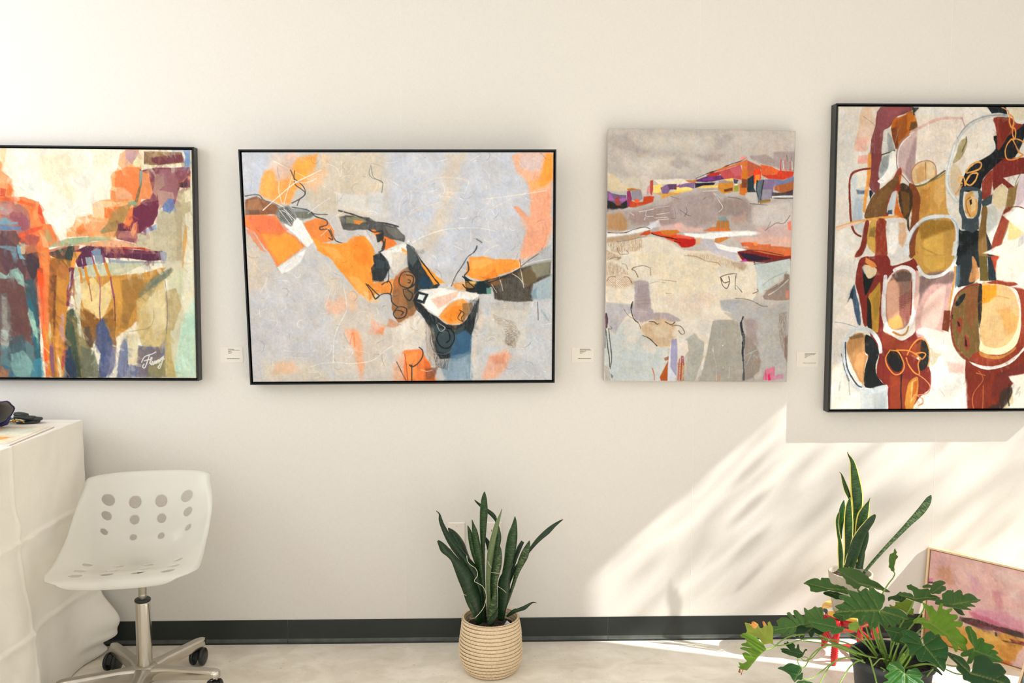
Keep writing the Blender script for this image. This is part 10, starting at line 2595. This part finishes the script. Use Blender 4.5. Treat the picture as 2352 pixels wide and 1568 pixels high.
def split_leaf(hexcol, nrm, org, tips, outl, parent, seed):
    fl = lambda s: [float(v) / 1000 for v in s.split()]
    N = Vector(fl(nrm)).normalized()
    O = Vector(fl(org)); off = Vector(parent.location)
    t = fl(tips); T = [Vector(t[i:i + 3]) for i in range(0, len(t), 3)]
    o = fl(outl); P = [Vector(o[i:i + 3]) for i in range(0, len(o), 3)]
    cen = sum(P, Vector()) / len(P)
    P = [Vector(p) for p in catmull([tuple(p) for p in P], 3, closed=True)]
    size = max((p - cen).length for p in P)
    ax = (T[0] - O); ax = (ax - N * ax.dot(N)).normalized(); ay = N.cross(ax)
    to2 = lambda p: ((p - O).dot(ax), (p - O).dot(ay))
    pts = np.array([to2(p) for p in P])
    # triangulated blade: constrained fill, then refined by subdivision
    bm = bmesh.new()
    vs = [bm.verts.new((a, b, 0)) for a, b in pts]
    es = [bm.edges.new((vs[i], vs[(i + 1) % len(vs)])) for i in range(len(vs))]
    bmesh.ops.triangle_fill(bm, edges=es, use_beauty=True, use_dissolve=False)
    for _ in range(9):
        lim = size * .055
        long_e = [e for e in bm.edges if e.calc_length() > lim]
        if not long_e:
            break
        bmesh.ops.subdivide_edges(bm, edges=long_e, cuts=1)
        bmesh.ops.triangulate(bm, faces=[f for f in bm.faces if len(f.verts) > 3])
        inner = [e for e in bm.edges if len(e.link_faces) == 2]
        bmesh.ops.beautify_fill(bm, faces=bm.faces, edges=inner)
    bmesh.ops.smooth_vert(bm, verts=[v for v in bm.verts if not v.is_boundary], factor=.5, use_axis_x=True, use_axis_y=True, use_axis_z=False)
    co = np.array([v.co[:2] for v in bm.verts])
    seg = []
    def dist(A, B, q):
        d = B - A; L = (d ** 2).sum() + 1e-12
        tt = np.clip(((q - A) @ d) / L, 0, 1)
        return np.hypot(*(q - A - tt[:, None] * d).T), tt
    # main veins from the petiole to the tips; side veins from the midrib to the lobe ends
    veins = []
    for q in T:
        veins.append((np.zeros(2), np.array(to2(q)), 1.0))
    rad_ = np.hypot(pts[:, 0], pts[:, 1])
    W_ = 6
    lobes = [i for i in range(len(pts)) if rad_[i] == max(rad_[(i + k) % len(pts)] for k in range(-W_, W_ + 1)) and rad_[i] > size * .35]
    main = veins[0][1]
    for i in lobes:
        e_ = pts[i]
        u = float(np.clip((e_ @ main) / (main @ main + 1e-9), 0, 1)) * .72
        A = main * max(0, u - .12)
        veins.append((A, A + (e_ - A) * .93, .55))
    dv = np.full(len(co), 1e9); vs_ = np.zeros(len(co))
    for A, B, wgt in veins:
        d_, tt = dist(A, B, co)
        w_ = size * (.030 * wgt) * (1.15 - tt * .7)
        vs_ = np.maximum(vs_, np.clip(1 - d_ / w_, 0, 1) * wgt)
        dv = np.minimum(dv, d_)
    bd = np.full(len(co), 1e9)
    for i in range(0, len(pts)):
        d_, _ = dist(pts[i], pts[(i + 1) % len(pts)], co)
        bd = np.minimum(bd, d_)
    rnd = random.Random(seed); ph = rnd.uniform(0, 6)
    # quilted relief between veins, drooping margin, gentle wave
    r_ = np.hypot(co[:, 0], co[:, 1])
    hgt = -size * .055 * np.clip(1 - dv / (size * .10), 0, 1) + size * .05 * np.sin(np.arctan2(co[:, 1], co[:, 0]) * 7 + ph) * (r_ / size) ** 2 * .7
    hgt -= size * .22 * (r_ / (size * 1.6)) ** 2
    hgt += size * .012 * np.array([noise.noise(Vector((a * 60, b * 60, seed))) for a, b in co])
    base = np.array(lin(hexcol)) * np.array(PH_GAIN)
    light = base * 1.0 + (np.array(lin('#b4c08c')) * np.array(PH_GAIN) - base) * .55
    k = np.clip(vs_, 0, 1)[:, None]
    col = base * (1 - k) + light * k
    rimk = np.clip(1 - bd / (size * .02), 0, 1)[:, None] * .30
    col = col * (1 - rimk) + light * rimk
    V = [O + ax * float(a) + ay * float(b) + N * float(h) - off for (a, b), h in zip(co, hgt)]
    bm.verts.ensure_lookup_table()
    for v, p in zip(bm.verts, V):
        v.co = p
    bm.normal_update()
    if sum((f.normal.dot(N) for f in bm.faces)) < 0:
        bmesh.ops.reverse_faces(bm, faces=bm.faces)
    ob = obj('leaf', bm, M_PHILO, parent, smooth=True, recalc=False)
    c4 = np.ones((len(co), 4), np.float32); c4[:, :3] = np.clip(col, 0, 1)
    ca = ob.data.color_attributes.new('leaf_tone', 'FLOAT_COLOR', 'POINT')
    ca.data.foreach_set('color', c4.ravel())
    md = ob.modifiers.new('thickness', 'SOLIDIFY'); md.thickness = .0009; md.offset = 0
    return ob


for i, rec in enumerate(SPLIT_LEAVES):
    split_leaf(*rec, p3, i + 1)
for rad_, dat in PETIOLES:
    r_ = [float(v) / 1000 for v in dat.split()]
    P = [Vector(r_[i:i + 3]) - Vector((QX, QY, 0)) for i in range(0, len(r_), 3)]
    pc = [Vector(v) for v in catmull(P, 5)]
    bm = bmesh.new(); n_ = len(pc)
    tube(bm, pc, [rad_ / 1000 * (.8 + .35 * i / n_) for i in range(n_)], 8)
    obj('petiole', bm, M_PET, p3, smooth=True)
# short bases of stalks rising from the soil
rng = random.Random(5)
for k in range(16):
    a = rng.uniform(0, 2 * PI); r0 = rng.uniform(.0, .045)
    b0 = Vector((r0 * math.cos(a), r0 * math.sin(a), .205)); ln = rng.uniform(.05, .11)
    tip = b0 + Vector((math.cos(a) * ln * .7, math.sin(a) * ln * .5 - .01, ln))
    bm = bmesh.new(); tube(bm, catmull([b0, b0.lerp(tip, .5) + Vector((0, 0, .02)), tip], 5), [.005 - .0035 * i / 10 for i in range(11)], 8)
    obj('young_stalk', bm, M_PET, p3, smooth=True)
